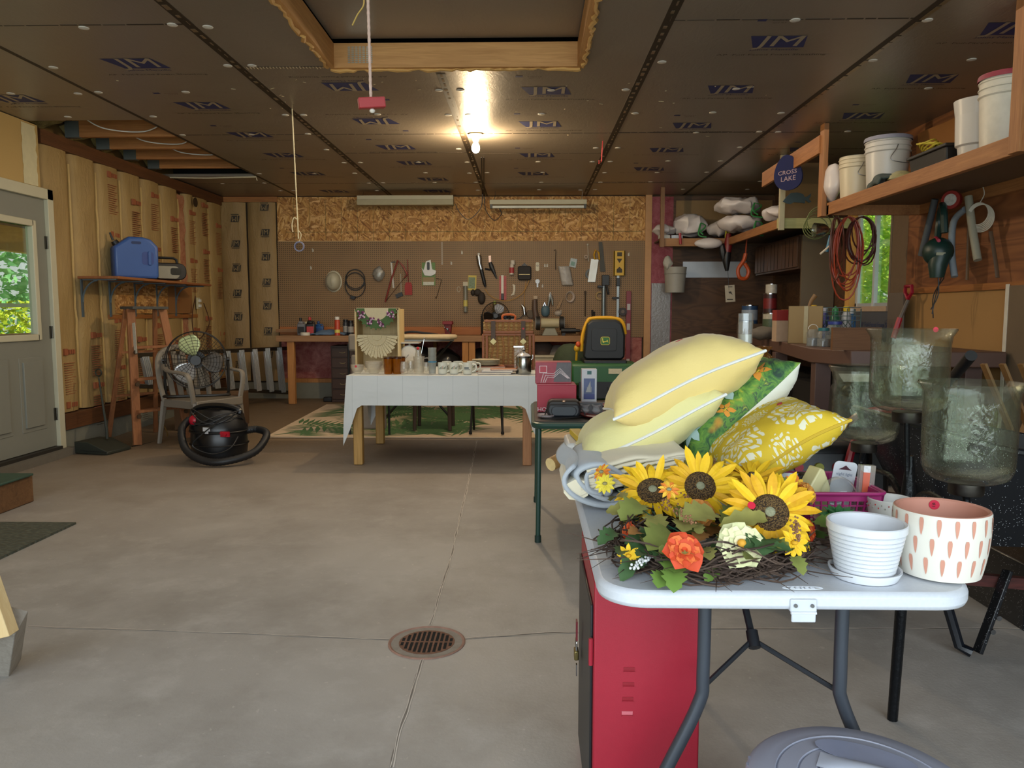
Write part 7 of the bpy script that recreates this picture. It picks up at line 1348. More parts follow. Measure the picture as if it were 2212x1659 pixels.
# ================================================================ pillows
def pillow(name, c, w, d, T, rot, mats, label, pipe=None, seed=0, lines=0, grp=None):
    def S(u, v, side):
        k = (max(0, 1 - abs(u) ** 3.2) * max(0, 1 - abs(v) ** 3.2)) ** .52
        x = w / 2 * u * (1 - .09 * (1 - v * v) * abs(u) ** 2); y = d / 2 * v * (1 - .09 * (1 - u * u) * abs(v) ** 2)
        e = max(abs(u), abs(v)); wr = .007 * noise.noise(V((u * 3 + seed, v * 3, side))) + .006 * e ** 2 * noise.noise(V((u * (3 + 8 * abs(v)) + seed, v * (3 + 8 * abs(u)), 4 + side)))
        return V((x, y, side * (T / 2 * k + wr * min(1, k * 3)) + .006 * math.sin(u * 3 + seed) * (1 - e * .3)))
    t = thing(name, label, 'pillow', c, rot=rot, group=grp); N = 44
    def q(a): return math.sin((a - .5) * PI)
    tp = G(); tp.grid(lambda a, b: S(q(a), q(b), 1), N, N).obj('front_panel', mats[0], t, sm=180); G().grid(lambda a, b: S(q(b), q(a), -1), N, N).obj('back_panel', mats[1], t, sm=180)
    if pipe:
        L = []; n = 40
        for a, b, c2, d2 in ((-1, -1, 1, -1), (1, -1, 1, 1), (1, 1, -1, 1), (-1, 1, -1, -1)):
            for i in range(n): k = i / n; L.append(S(a + (c2 - a) * k, b + (d2 - b) * k, 0))
        G().tube(L, .0037, 7, closed=True).obj('piping', pipe, t)
    return t, S
def cloth(c1, c2, nm='cotton', rough=.85, sc=5):
    s = NT(nm); n = s.noise(sc); wv = s.noise(240, None, 2); s.bump(s.math('ADD', s.math('MULTIPLY', wv, .25), s.noise(9, s.co(), 4, .6, 1)), .22, .008); s.b.inputs['Sheen Weight'].default_value = .2; return s.fin(s.mix(n, c1, c2), rough)
def damask():
    s = NT('damask_print'); sp = s.n('ShaderNodeSeparateXYZ', {0: s.co()}); M = s.math
    x = M('MULTIPLY', sp.outputs[0], 1 / .15); y = M('MULTIPLY', sp.outputs[1], 1 / .15)
    def cell(ox, oy, s0):
        u = M('SUBTRACT', M('FRACT', M('ADD', x, ox)), .5); v = M('SUBTRACT', M('FRACT', M('ADD', y, oy)), .5); r = M('SQRT', M('ADD', M('MULTIPLY', u, u), M('MULTIPLY', v, v))); a = M('ARCTAN2', v, u)
        sc = M('MULTIPLY', M('ABSOLUTE', M('COSINE', M('MULTIPLY', a, 8))), .05); R1 = M('LESS_THAN', r, M('ADD', sc, .30 * s0)); inner = M('GREATER_THAN', M('SINE', M('ADD', M('MULTIPLY', r, 62 / s0), M('MULTIPLY', M('COSINE', M('MULTIPLY', a, 4)), 3.2))), -.15)
        rays = M('GREATER_THAN', M('SINE', M('MULTIPLY', a, 16)), -.75); return M('MULTIPLY', M('MULTIPLY', R1, inner), rays)
    k = M('MAXIMUM', cell(0, 0, 1.25), cell(.5, .5, .62)); s.bump(s.noise(220, None, 2), .1, .003); return s.fin(s.mix(k, 'd3b32a', 'ddd9bd'), .8)
def tropic():
    s = NT('leafy_print'); co = s.co((1, .45, 1), (0, 0, .6)); n = s.noise(30, co, 4, .6, 1.5); m = s.noise(9, None, 3, .5, 1); c = s.ramp(n, [(.32, '1d3a2c'), (.45, '3f6b34'), (.55, '5f8a34'), (.62, '2b4a36'), (.74, 'a8b440')])
    c = s.mix(s.ramp(m, [(.5, .0), (.62, 1.)]), c, s.ramp(n, [(.35, '2c5a2a'), (.55, '6f9a3c'), (.7, 'c8b838')])); c = s.mix(s.ramp(s.noise(7, s.co(loc=(4, 4, 0)), 2), [(.66, .0), (.7, .9)]), c, 'cf8a2c'); return s.fin(c, .75)
def pillows():
    my = cloth('d8be72', 'e4cd86', 'gold_cotton'); my2 = cloth('d2c986', 'ded698', 'pale_yellow_cotton'); mp = P('dcdcd8', .7, sc=50); st = P('b0182c', .5)
    # front seam of each pillow runs from the lower left to the upper right pixel at depth Yf
    def place(a, b, Yf, d, pitch, T):
        A, B = at(*a, Yf), at(*b, Yf); w = (B - A).length; ang = -math.atan2(B.z - A.z, B.x - A.x); m = Matrix.Rotation(ang, 3, 'Y') @ Matrix.Rotation(pitch, 3, 'X'); c = (A + B) / 2 + m @ V((0, d / 2 * .93, 0)); return c, w * 1.03, m.to_euler(), m
    c, w, r, m = place((1328, 900), (1645, 757), 1.82, .32, -.05, .15); t, S = pillow('yellow_pillow', c, w, .32, .175, r, [my, my], 'golden yellow pillow with white piping on top of the stack', mp, 1)
    G().mk().cyl(S(.25, .05, 1) + V((0, 0, -.001)), S(.25, .05, 1) + V((0, 0, .001)), .010, 16).obj('price_sticker', st, t)
    c, w, r, m = place((1262, 1005), (1563, 857), 1.82, .32, -.02, .13); pillow('pale_yellow_pillow', c, w, .32, .14, r, [my2, my2], 'pale yellow pillow with white piping below the golden one', mp, 5)
    c, w, r, m = place((1497, 1010), (1718, 784), 1.84, .30, .02, .12); t, S = pillow('floral_pillow', c, w, .32, .13, r, [tropic(), cloth('d0d0c0', 'dcdcd0', 'white_cotton')], 'pillow with a tropical lily print and white back, leaning in the middle', None, 9)
    G().mk().cyl(S(.55, .35, 1) + V((0, 0, -.001)), S(.55, .35, 1) + V((0, 0, .0012)), .008, 14).obj('price_sticker', st, t)
    mlb = P('a8c4c4', .8, sc=60, var=.12); mor = P('d08a30', .8, sc=60, var=.2); myc = P('d8c040', .8)
    for fu, fv, r0, mm in ((.1, -.52, .048, mlb), (-.62, -.6, .044, mlb), (.58, -.72, .032, mor), (-.1, -.88, .02, mor), (.0, .5, .035, mor)):
        g = G()
        for k in range(6 if mm == mlb else 5):
            a = 2 * PI * k / (6 if mm == mlb else 5) + .4; vs = []
            for rr, ww in ((.15, .05), (.5, .30), (.8, .22), (1.1, .0)):
                for sgn in (-1, 1):
                    da = sgn * ww / max(rr, .2); u = fu + math.cos(a + da) * rr * r0 / (w / 2); v = fv + math.sin(a + da) * rr * r0 / .16; u, v = max(-.97, min(.97, u)), max(-.97, min(.97, v)); vs.append(S(u, v, 1) + V((0, 0, .0016)))
            g.add(vs, [(0, 1, 3, 2), (2, 3, 5, 4), (4, 5, 7, 6)])
        g.obj('printed_flower', mm, t); G().ball(S(fu, fv, 1) + V((0, 0, .001)), (.008, .008, .0015), 8, 5).obj('flower_eye', myc, t)
    c, w, r, m = place((1575, 1046), (1825, 906), 1.64, .28, .0, .12); t, S = pillow('damask_pillow', c, w, .30, .125, r, [damask(), damask()], 'yellow pillow with white damask pattern nearest the basket', P('c8a62c', .7), 13)
    G().mk().cyl(S(.45, .0, 1) + V((0, 0, -.001)), S(.45, .0, 1) + V((0, 0, .0012)), .008, 14).obj('price_sticker', st, t)
pillows()
def linens():
    mb = cloth('a2a8ae', 'b6bbc0', 'fleece', .95, 7); c = at(1283, 1046, 1.72); z0 = TT + .001
    t = thing('rolled_blanket', 'pale blue-grey fleece blanket rolled up at the table left edge', 'blanket', (c.x + .02, 1.8, z0))
    pts = []; n = 110
    for i in range(n + 1):
        a = i / n * 2 * PI * 3.1; k = .22 + .78 * (i / n) ** .8; wob = .004 * math.sin(a * 3.3); pts.append((-(.075 * k) * math.cos(a) * 1.15 + wob, .056 * k * math.sin(a) + .062 + .012 * math.cos(a) * k))
    g = G().grid(lambda u, v: (pts[int(u * n)][0] - .012 * math.sin(v * 5 + u * 9), -.13 + .3 * v + .006 * math.sin(u * 40), max(.003, pts[int(u * n)][1] + .004 * noise.noise(V((u * 20, v * 4, 0))))), n, 14); g.obj('fleece_roll', mb, t, solid=.009, sm=180)
    mc = cloth('d8ccae', 'e4dac0', 'cream_linen', .85, 6); p = at(1380, 1020, 1.75)
    t = thing('folded_linens', 'stack of folded cream curtains under the pale yellow pillow', 'linens', (at(1350, 1020, 1.74).x, 1.825, TT + .092), rot=(0, -.20, 0))
    for k in range(7):
        g = G().grid(lambda u, v, k=k: (-.115 + .225 * u + .004 * k, -.15 + .27 * v, k * .0085 - .03 + .006 * math.sin(u * 5 + k) + .004 * noise.noise(V((u * 5, v * 5, k)))), 16, 10); g.obj('fabric_layer', mc, t, solid=.006, sm=180)
    G().tube([(-.12, -.15 + .25 * i / 12, -.02) for i in range(13)], .03, 8, flat=.8).obj('fold_edge', mc, t)
    # support of linens: pillow-high pile of towels hidden behind
    solo(lumpy(G().box((0, 0, .03), (.2, .22, .06)), .004, 9, 1), 'folded_towels', P('b8b8b0', .9, bump=.4), 'folded grey towels beneath the cream curtains', 'towels', (p.x + .02, 1.94, TT + .001), bevel=.02)
    # rough stick
    a, b = at(1190, 1003, 2.3), at(1290, 955, 2.45); d = b - a; s = W('8a6232', 'c09458', 'x', name='bark'); t = thing('wooden_stick', 'thick peeled wooden stick poking out past the folded blanket', 'stick', a)
    G().tube([V((0, 0, 0)), d * .3 + V((0, 0, .003)), d * .7, d * 1.6 + V((0, 0, .0))], [.021, .021, .02, .022], 10).obj('stick_body', s, t); G().cyl(-d.normalized() * .001, -d.normalized() * .002, .0205, 12).obj('cut_end', P('d8bc84', .8, sc=60, var=.2), t)
    # picture crate behind
    p = at(1262, 955, 2.75); t = thing('white_crate', 'shallow white plastic tray at the far left corner of the folding table', 'tray', (.215, 2.3, TT + .001)); G().box((0, 0, .03), (.2, .17, .06), tx=1.05, ty=1.05).obj('crate_body', P('d2d0cc', .5), t, bevel=.01)
    t = thing('sunflower_picture', 'yellow bordered flower picture book lying on the white tray', 'book', (.235, 2.3, TT + .063), rot=(.0, 0, .1)); G().bx(-.1, .13, -.08, .08, 0, .018).obj('book_cover', P('d0b030', .5), t, bevel=.002); G().bx(-.07, .12, -.07, .07, .018, .0192).obj('cover_picture', P('8a7a38', .5, sc=50, var=.6), t)
linens()
# ================================================================ wreath
def wreath():
    C = V((.325, 1.375, TT)); t = thing('sunflower_wreath', 'twig wreath covered in artificial sunflowers and leaves on the folding table', 'wreath', C)
    r = random.Random(11); g = G(); tw = [P('3e2f27', .8, sc=40, var=.35), P('57453a', .8)]
    RX, RY = .15, .132
    for i in range(560):
        a0 = r.uniform(0, 2 * PI); L = r.uniform(.25, 1.0); da = r.gauss(0, .012); rr = r.gauss(0, .013); dz = abs(r.gauss(.022, .015)); tilt = r.gauss(0, .012); pts = []
        for k in range(7):
            u = k / 6; a = a0 + L * u; q = 1 + (rr + da * u + tilt * math.sin(u * 5 + i)) / .13
            pts.append((RX * q * math.cos(a), RY * q * math.sin(a), max(.003, dz + .012 * math.sin(u * 4 + i))))
        g.mat(i % 2).tube(pts, [.0016] * 6 + [.0005], 4)
    for i in range(75):                                  # stray ends
        a0 = r.uniform(PI * .95, 2.15 * PI); L = r.uniform(.03, .085); q = 1.08 + r.random() * .12; p = V((RX * q * math.cos(a0), RY * q * math.sin(a0), .012 + r.random() * .02)); d = V((math.cos(a0 + r.gauss(0, .9)), math.sin(a0 + r.gauss(0, .9)), r.uniform(-.2, .15))); s2 = V((-d.y, d.x, 0)) * r.gauss(0, .5)
        g.mat(i % 2).tube([V((v.x, v.y, max(.002, v.z))) for v in (p, p + d * L * .5 + s2 * L * .2, p + d * L + s2 * L * .6)], [.0013, .001, .0004], 4)
    g.obj('twig_ring', tw, t)
    def petal_geo(g, c, n, d, L, wd, cup, droop, seg=5, ser=0):
        side = n.cross(d).normalized(); b = len(g.v); g_ = []
        for k in range(seg + 1):
            u = k / seg; wv = wd * (math.sin(PI * min(1, (u * .82 + .12))) ** .8) * (1 if u < 1 else .0)
            if ser and 0 < k < seg: wv *= 1 + ser * (1 if k % 2 else -1)
            p = c + d * L * u + n * (cup * L * u - droop * L * u * u); g_.append([p - side * wv + n * wv * .35, p, p + side * wv + n * wv * .35])
        for row in g_: g.v += row
        for k in range(seg):
            for j in range(2): a = b + k * 3 + j; g.f.append((a, a + 1, a + 4, a + 3)); g.m.append(g.k)
    mpet = []
    for c1, c2 in (('e2aa10', 'f2cc20'), ('c88a10', 'e8b818')):
        s = NT('petal'); n = s.noise(60, s.co((1, 1, 1)), 3, .6, 1); mpet.append(s.fin(s.mix(n, c1, c2), .7))
    sd = NT('seed_head'); vo = sd.n('ShaderNodeTexVoronoi', {'Vector': sd.co(), 'Scale': 380}); sd.bump(vo.outputs[0], .9, .004); msd = sd.fin(sd.mix(sd.ramp(vo.outputs[0], [(.1, .0), (.7, 1.)]), '8a6a3c', '30200f'), .9); mgr = P('8c8c70', .9, sc=300, var=.4, bump=.6, bsc=300)
    def P2(px, py, h):  # point at height h above the table seen at pixel
        q = onz(px, py, TT + h); return q - C
    def sunflower(px, py, h, n, rad_, lb, disc=.36, half=False):
        c = P2(px, py, h); n = V(n).normalized(); x, y, z = frame(n, (1, 0, 0)); g = G()
        for lay, (cnt, L, cup) in enumerate(((21, 1.0, .1), (19, .88, .4))):
            for k in range(cnt):
                a = 2 * PI * (k + .5 * lay) / cnt + r.gauss(0, .07); d = x * math.cos(a) + y * math.sin(a); LL = rad_ * (L - disc * .8) * r.uniform(.85, 1.15)
                g.mat(r.choice((0, 0, 1))); petal_geo(g, c + d * rad_ * disc * .8, z, d, LL, rad_ * .105 * r.uniform(.8, 1.15), cup + r.gauss(0, .12), .35 + r.gauss(0, .2))
        f = g.obj('sunflower', mpet, t, sm=0, label=lb, solid=0)
        M = Matrix.Translation(c) @ Matrix((x, y, z)).transposed().to_4x4()
        g = G().mk().lathe([(rad_ * disc, -.004), (rad_ * disc * 1.05, .004), (rad_ * disc * .8, .012), (rad_ * disc * .4, .010)], n=26); g.xf(M); g.obj('seed_disc', msd, f)
        g = G().mk().ball((0, 0, .009), (rad_ * disc * .3, rad_ * disc * .3, .004), 14, 8); g.xf(M); g.obj('disc_centre', mgr, f)
        return c, x, y, z
    sunflower(1410, 1062, .085, (-.15, -.75, .9), .083, 'sunflower at the left facing up')
    sunflower(1512, 1052, .10, (-.1, -1.0, .55), .080, 'sunflower at the back facing forward')
    sunflower(1625, 1035, .10, (.1, -.3, 1), .078, 'small-centred sunflower at the back right', .16)
    c, x, y, z = sunflower(1662, 1108, .095, (-.15, -1.0, .55), .086, 'largest sunflower at the right with a red price sticker')
    sp = P2(1616, 1086, .11) + V((0, -.02, .0)); g = G().cyl(sp, sp + V((0, -.001, .0008)), .0068, 18); so = g.obj('price_sticker', P('c81c38', .5), t); G().text('18', .007, Matrix.Translation(sp + V((0, -.0014, -.0005))) @ Matrix.Rotation(rad(60), 4, 'X')).obj('sticker_number', P('1c1c1c', .5), so)
    def daisy(px, py, h, n, R_, mats, lb, cnt=11, name='daisy'):
        c = P2(px, py, h); n = V(n).normalized(); x, y, z = frame(n, (1, 0, 0)); g = G()
        for k in range(cnt):
            a = 2 * PI * k / cnt + r.gauss(0, .05); d = x * math.cos(a) + y * math.sin(a); g.mat(k % 2 if len(mats) > 2 else 0); petal_geo(g, c + d * R_ * .15, z, d, R_ * .88, R_ * .2, .1, .2, 4)
        f = g.obj(name, mats[:-1], t, sm=0, label=lb); G().ball(c + z * .002, (R_ * .24, R_ * .24, R_ * .16), 12, 8).obj('flower_eye', mats[-1], f)
    yb = [mpet[0], P('e0a820', .7)]; ob = [P('dc7c28', .7, sc=60, var=.25), P('e8b838', .7), P('8a8c6c', .8)]
    daisy(1715, 1172, .06, (.1, -1, .35), .0255, yb, 'bright yellow daisy at the front right'); daisy(1358, 1200, .035, (-.3, -1, .2), .020, yb, 'yellow daisy low at the front left', 8)
    daisy(1307, 1045, .09, (-.3, -.8, .5), .022, [P('dcc83c', .7), P('9a9058', .8)], 'pale yellow daisy at the left tip'); daisy(1300, 1020, .10, (-.6, -.5, .6), .022, ob, 'orange and yellow daisy at the far left'); daisy(1717, 1047, .11, (.2, -.9, .5), .022, ob, 'orange and yellow daisy at the upper right'); daisy(1445, 1058, .115, (0, -.7, .7), .02, ob, 'small orange daisy over the left sunflower'); daisy(1425, 1132, .06, (0, -1, .4), .014, yb, 'tiny yellow daisy under the left sunflower', 8)
    def rose(px, py, h, R_, m, lb, n=(0, -.8, .6), name='rose', eye=None):
        c = P2(px, py, h); n = V(n).normalized(); x, y, z = frame(n, (1, 0, 0)); g = G()
        for lay, (cnt, q, cup) in enumerate(((6, 1.0, .25), (6, .82, .7), (5, .6, 1.3), (4, .4, 2.2), (3, .22, 3.5))):
            for k in range(cnt):
                a = 2 * PI * (k + lay * .45) / cnt; d = x * math.cos(a) + y * math.sin(a); g.mat(lay % 2 if len(m) > 1 else 0); petal_geo(g, c, z, (d + z * cup * .35).normalized(), R_ * q * r.uniform(.9, 1.1), R_ * q * (.62 if eye else .5), .15, .35 - lay * .05, 5, .08)
        f = g.obj(name, m, t, sm=60, label=lb)
        if eye: G().ball(c + z * R_ * .2, R_ * .18, 10, 7).obj('flower_eye', eye, f)
    mo = [P('c8441c', .7, sc=50, var=.2), P('dc6a30', .7, sc=50, var=.2)]; mwf = [P('dcdca8', .75, sc=40, var=.1), P('e4dcb0', .75)]
    rose(1478, 1190, .062, .036, mo, 'orange-red rose at the front'); rose(1745, 1145, .06, .024, mo, 'orange-red ranunculus at the right edge', (.7, -.7, .3)); rose(1357, 1145, .05, .017, mo, 'orange rosebud at the left', (-.8, -.4, .5), 'rosebud'); rose(1600, 1178, .058, .042, mwf, 'cream peony with a yellow heart at the front', (0, -.8, .65), 'peony', P('dca030', .7))
    rose(1515, 1108, .075, .028, [P('b8742c', .75, sc=60, var=.3), P('d09038', .75, sc=60, var=.3)], 'rust orange curled blossom between the sunflowers', (0, -.9, .4), 'blossom'); rose(1745, 1065, .10, .024, [P('c07c30', .75, sc=60, var=.3), P('d09440', .75)], 'rust orange blossom at the upper right', (.6, -.6, .5), 'blossom')
    ml = [P('5d7436', .65, sc=50, var=.2), P('7c8440', .7, sc=50, var=.25), P('3f5c34', .6, sc=50, var=.2), P('8e8a48', .75, sc=40, var=.35), P('6f8f3e', .6, sc=50, var=.15), P('9a6a34', .75, sc=50, var=.3)]
    def leaf(px, py, h, dpx, dpy, L, wd, m, dz=.0, ser=.15):
        a = P2(px, py, h); b = P2(px + dpx, py + dpy, h); d = (b - a).normalized(); d = (d + V((0, 0, dz))).normalized(); n = V((0, -.5, 1)); n = (n - d * n.dot(d)).normalized(); g = G(); petal_geo(g, a, n, d, L * 1.1, wd * .95, r.uniform(-.1, .25), r.uniform(.1, .6), 8, ser * 1.3); g.obj('leaf', ml[m], t, sm=60)
    for a in ((1545, 1110, .085, -60, 10, .075, .028, 3), (1655, 1120, .09, -70, 0, .07, .022, 3), (1395, 1010, .10, 30, -55, .055, .026, 3, .6), (1570, 985, .09, 10, -40, .04, .02, 3, .8), (1540, 990, .09, 60, -10, .05, .022, 1, .4), (1450, 1150, .06, -60, 30, .07, .03, 1), (1480, 1130, .07, -10, 40, .05, .022, 3), (1395, 1175, .045, -60, 40, .07, .022, 2), (1420, 1160, .05, -70, 10, .06, .02, 2), (1430, 1185, .04, -10, 60, .045, .022, 2),
              (1460, 1215, .03, -20, 40, .045, .022, 4), (1455, 1235, .025, 5, 40, .04, .02, 4), (1500, 1195, .03, 60, 20, .05, .02, 2), (1520, 1185, .04, 60, 10, .04, .018, 2), (1655, 1165, .065, -50, 15, .048, .02, 2), (1650, 1165, .065, 5, 45, .04, .024, 2), (1740, 1140, .06, 50, -15, .06, .025, 4), (1760, 1125, .06, 40, 10, .04, .022, 4), (1700, 1150, .06, 40, -20, .04, .014, 2), (1385, 1090, .08, -50, 20, .06, .026, 1), (1370, 1110, .07, -45, -5, .05, .02, 3), (1350, 1075, .08, -50, -20, .055, .016, 3), (1410, 1115, .07, 30, 40, .05, .022, 3),
              (1330, 1150, .05, -30, 10, .04, .016, 2), (1580, 1150, .05, 20, -30, .05, .02, 3), (1610, 1140, .06, -40, 20, .05, .022, 3), (1590, 1100, .08, -30, 20, .05, .02, 1), (1370, 1050, .09, -40, -30, .04, .018, 3), (1640, 1020, .10, 45, -5, .045, .022, 1, .3), (1600, 1010, .10, -20, -30, .04, .018, 1, .4), (1470, 1010, .09, 20, -30, .05, .02, 3, .5), (1690, 1040, .09, 40, 5, .045, .02, 1), (1435, 1240, .02, -20, 30, .035, .018, 4), (1350, 1185, .035, -25, 40, .06, .014, 2), (1390, 1215, .02, -30, 20, .05, .014, 2), (1555, 1225, .02, -30, 15, .035, .014, 4)): leaf(*a)
    for i in range(38):
        a = r.uniform(0, 2 * PI); leaf(r.uniform(1345, 1735), r.uniform(1085, 1205), r.uniform(.035, .065), 40 * math.cos(a), 30 * math.sin(a), r.uniform(.028, .045), r.uniform(.011, .017), r.choice((0, 1, 1, 3, 3, 2, 5)), r.uniform(-.1, .5))
    g = G()
    for i in range(90): u = r.random(); p = P2(1370 + 70 * u * .6 + r.gauss(0, 5), 1225 - 35 * u + r.gauss(0, 5), .02 + .015 * r.random()); g.ball(p, .0026, 5, 4)
    g.obj('white_blossom_spike', P('dcdcdc', .7), t)
    for i, (a, b) in enumerate((((1470, 1090), (1560, 975)), ((1430, 1080), (1500, 1130)), ((1715, 1120), (1725, 1165)))):
        g = G()
        for k in range(60): u = r.random(); w = (1 - u * .7) * .006; p = P2(a[0] + (b[0] - a[0]) * u, a[1] + (b[1] - a[1]) * u, .085 + .02 * u) + V((r.gauss(0, w), r.gauss(0, w), r.gauss(0, w))); g.ball(p, .002, 5, 4)
        g.obj('berry_spike', P('8a6040', .8, sc=80, var=.3), t)
    for k, pts in enumerate(([(1335, 1060, .08), (1400, 1110, .07), (1470, 1150, .05)], [(1500, 1205, .03), (1560, 1150, .05), (1580, 1155, .04)], [(1400, 1090, .06), (1440, 1140, .05), (1480, 1130, .05)])): G().tube(spline([P2(*q) for q in pts], 6), .0012, 5).obj('green_wire', P('2f6a52', .5), t)
wreath()
# ================================================================ pots, basket, lanterns
def pots():
    z = TT + .0012; q = onz(1867, 1243, z)
    t = thing('ribbed_pot', 'white ribbed ceramic plant pot on a matching saucer', 'pot', (q.x, q.y, z)); m = P('d8dbe0', .22, sc=3, var=.02)
    pr = [(.045, .006)]; N = 9
    for i in range(N): a = .012 + i * .0072; ra = .047 + .0130 * i / N; pr += [(ra - .001, a), (ra + .0008, a + .0014), (ra + .0012, a + .0058), (ra - .0008, a + .0068)]
    pr += [(.0605, .079), (.0625, .0805), (.0628, .092), (.0612, .0935), (.0575, .092), (.055, .07), (.04, .02), (0, .016)]
    G().lathe(pr, n=56, cap=False).obj('pot_body', m, t); G().lathe([(.0, .001), (.051, 0), (.0575, .013), (.0575, .015), (.054, .0145), (.049, .006), (0, .006)], n=48, cap=False).obj('saucer', m, t)
    q = onz(2027, 1236, z); t = thing('carved_pot', 'white pot with carved pink dashes and a pink inside', 'pot', (q.x, q.y, z)); mo = P('ddd8cc', .6, sc=10, var=.04); mk = P('c88d78', .65, sc=30, var=.06); H = .112
    def rr(zz): u = zz / H; return .0615 + .0125 * math.sin(min(1, u * 1.15 + .05) * PI / 2) ** .8
    pr = [(0, 0), (.052, 0), (.0575, .003)] + [(rr(H * i / 10), .003 + (H - .006) * i / 10) for i in range(11)] + [(rr(H) - .001, H)]; G().lathe(pr, n=64, cap=False).obj('pot_body', mo, t)
    G().lathe([(rr(H) - .001, H - .0002), (rr(H) - .004, H + .0008), (rr(H) - .0075, H - .002), (.064, .08), (.055, .02), (0, .012)], n=64, cap=False).obj('pot_lining', mk, t)
    for row in range(3):
        for k in range(18):
            a = 2 * PI * (k + .5 * (row % 2) + .15 * row) / 18; zc = .093 - row * .033; hl = .0148; g = G(); N = 8; vs = []
            for i in range(N + 1):
                u = i / N; zz = zc + hl * (1 - 2 * u); ww = .0034 * math.sin(PI * min(1, .16 + .84 * u ** .62)) ** .7
                for s in (-1, 1): R0 = rr(zz - .003) + .0009; vs.append((R0 * math.cos(a + s * ww / R0), R0 * math.sin(a + s * ww / R0), zz))
            g.add(vs, [(2 * i, 2 * i + 1, 2 * i + 3, 2 * i + 2) for i in range(N)]); g.obj('carved_dash', mk, t, sm=60)
    a = rad(100); p = V((.0655 * math.cos(rad(72)), .0655 * math.sin(rad(72)), H - .011)); st = G().cyl(p, p + V((-.0003, -.0012, 0)), .0085, 20).obj('price_sticker', P('cc2040', .5), t); G().text('18', .009, Matrix.Translation(p + V((-.0004, -.0016, 0))) @ Matrix.Rotation(PI / 2, 4, 'X') @ Matrix.Rotation(PI / 2, 4, 'Z')).obj('sticker_number', P('181818', .5), st)
    # bottom row of partial dashes as in the photo comes from the curve of the wall
    q = onz(1921, 1118, z + .0); t = thing('patterned_pot', 'small white pot with a red dotted band behind the white one', 'pot', (at(1922, 1100, 1.52).x, 1.52, z)); G().lathe([(0, 0), (.034, 0), (.038, .02), (.0425, .07), (.041, .0715), (.039, .07), (.034, .02), (0, .01)], n=40, cap=False).obj('pot_body', P('d4d2ca', .4), t); g = G()
    for k in range(20):
        for j in range(2): a = 2 * PI * k / 20 + j * .15; rz_ = .0412 + .0006; zz = .056 + j * .006; g.mat((k + j) % 2).ball((rz_ * math.cos(a), rz_ * math.sin(a), zz), (.0014, .0014, .0018), 6, 4)
    g.obj('dotted_band', [P('b03030', .5), P('9a9a8c', .5)], t)
    # succulent
    t = thing('succulent', 'green artificial succulent in a brown dish in front of the basket', 'succulent', (at(1813, 1085, 1.44).x, 1.44, z)); zc = .06; mg = P('3f7a48', .45, sc=30, var=.2)
    G().lathe([(0, 0), (.03, 0), (.042, .035), (.045, .05), (.041, .05), (0, .04)], n=30, cap=False).obj('dish', P('8c7468', .3), t); g = G()
    for lay, (n, L, el) in enumerate(((9, .042, .15), (8, .034, .6), (5, .024, 1.1))):
        for k in range(n):
            a = 2 * PI * (k + .5 * lay) / n; d = V((math.cos(a) * math.cos(el), math.sin(a) * math.cos(el), math.sin(el))); s = V((-math.sin(a), math.cos(a), 0)); nn = d.cross(s); b = V((0, 0, zc - .008)); g.add([b, b + d * L * .6 + s * L * .3, b + d * L, b + d * L * .6 - s * L * .3, b + d * L * .5 + nn * L * -.12, b + d * L * .55 + nn * L * .15], [(0, 1, 4), (0, 4, 3), (1, 2, 4), (4, 2, 3), (0, 5, 1), (0, 3, 5), (1, 5, 2), (5, 3, 2)])
    g.obj('rosette', mg, t, sm=0)
    # basket
    Yb = 1.63; p = at(1815, 1095, Yb); t = thing('pink_basket', 'magenta plastic basket holding lamps and packages', 'basket', (.635, Yb, z)); mb = P('a02468', .4); w, d, h = .075, .095, .075
    for s, (a, b) in enumerate((((-w, -d), (w, -d)), ((w, -d), (w, d)), ((w, d), (-w, d)), ((-w, d), (-w, -d)))):
        a, b = V((*a, 0)), V((*b, 0)); n = V((b.y - a.y, a.x - b.x, 0)).normalized(); g = G(); L = (b - a).length; u = (b - a).normalized()
        g.bar(a * .88 + V((0, 0, .004)), b * .88 + V((0, 0, .004)), .003, .008)
        for k in range(11): q = a.lerp(b, k / 10); g.bar(q * .88, q + V((0, 0, h)), .003 if k % 10 else .012, .004)
        for k in range(1, 6): f = .88 + .12 * k / 6; g.bar(a * f + V((0, 0, h * k / 6)), b * f + V((0, 0, h * k / 6)), .002, .003)
        g.bar(a + V((0, 0, h - .006)), b + V((0, 0, h - .006)), .003, .018); g.obj('side_wall', mb, t)
    G().bx(-w * .88, w * .88, -d * .88, d * .88, 0, .003).obj('base', mb, t); pts = [(u, v, h + .002) for u, v in rrect(2 * w + .016, 2 * d + .016, .02)]; G().tube(pts, .005, 8, closed=True, flat=.8).obj('rim', mb, t)
    bx, by, bz = .635, Yb, z + .004
    def Z(px, py, Y): q = at(px, py, Y); return q
    t = thing('white_bowl_lamp', 'round white ceramic bowl in the pink basket', 'bowl', (Z(1712, 1020, 1.66).x, 1.66, z + .004)); G().lathe([(.015, 0), (.018, .02), (.034, .062), (.037, .08), (.034, .08), (.03, .062), (0, .03)], n=36, cap=False).obj('bowl_body', P('c8ccce', .25), t)
    t = thing('cream_wedge', 'pale yellow plastic wedge-shaped alarm standing in the basket', 'alarm', (Z(1760, 1020, 1.6).x, 1.61, bz), rot=(0, 0, .25)); G().prism([(-.025, .0), (.022, 0), (.03, .07), (.014, .108), (.004, .112), (-.03, .055)], -.02, .02).obj('alarm_body', P('cfc794', .45), t, bevel=.003)
    gl = GLASS('f4f6f6', gloss=1.0, body=.05)
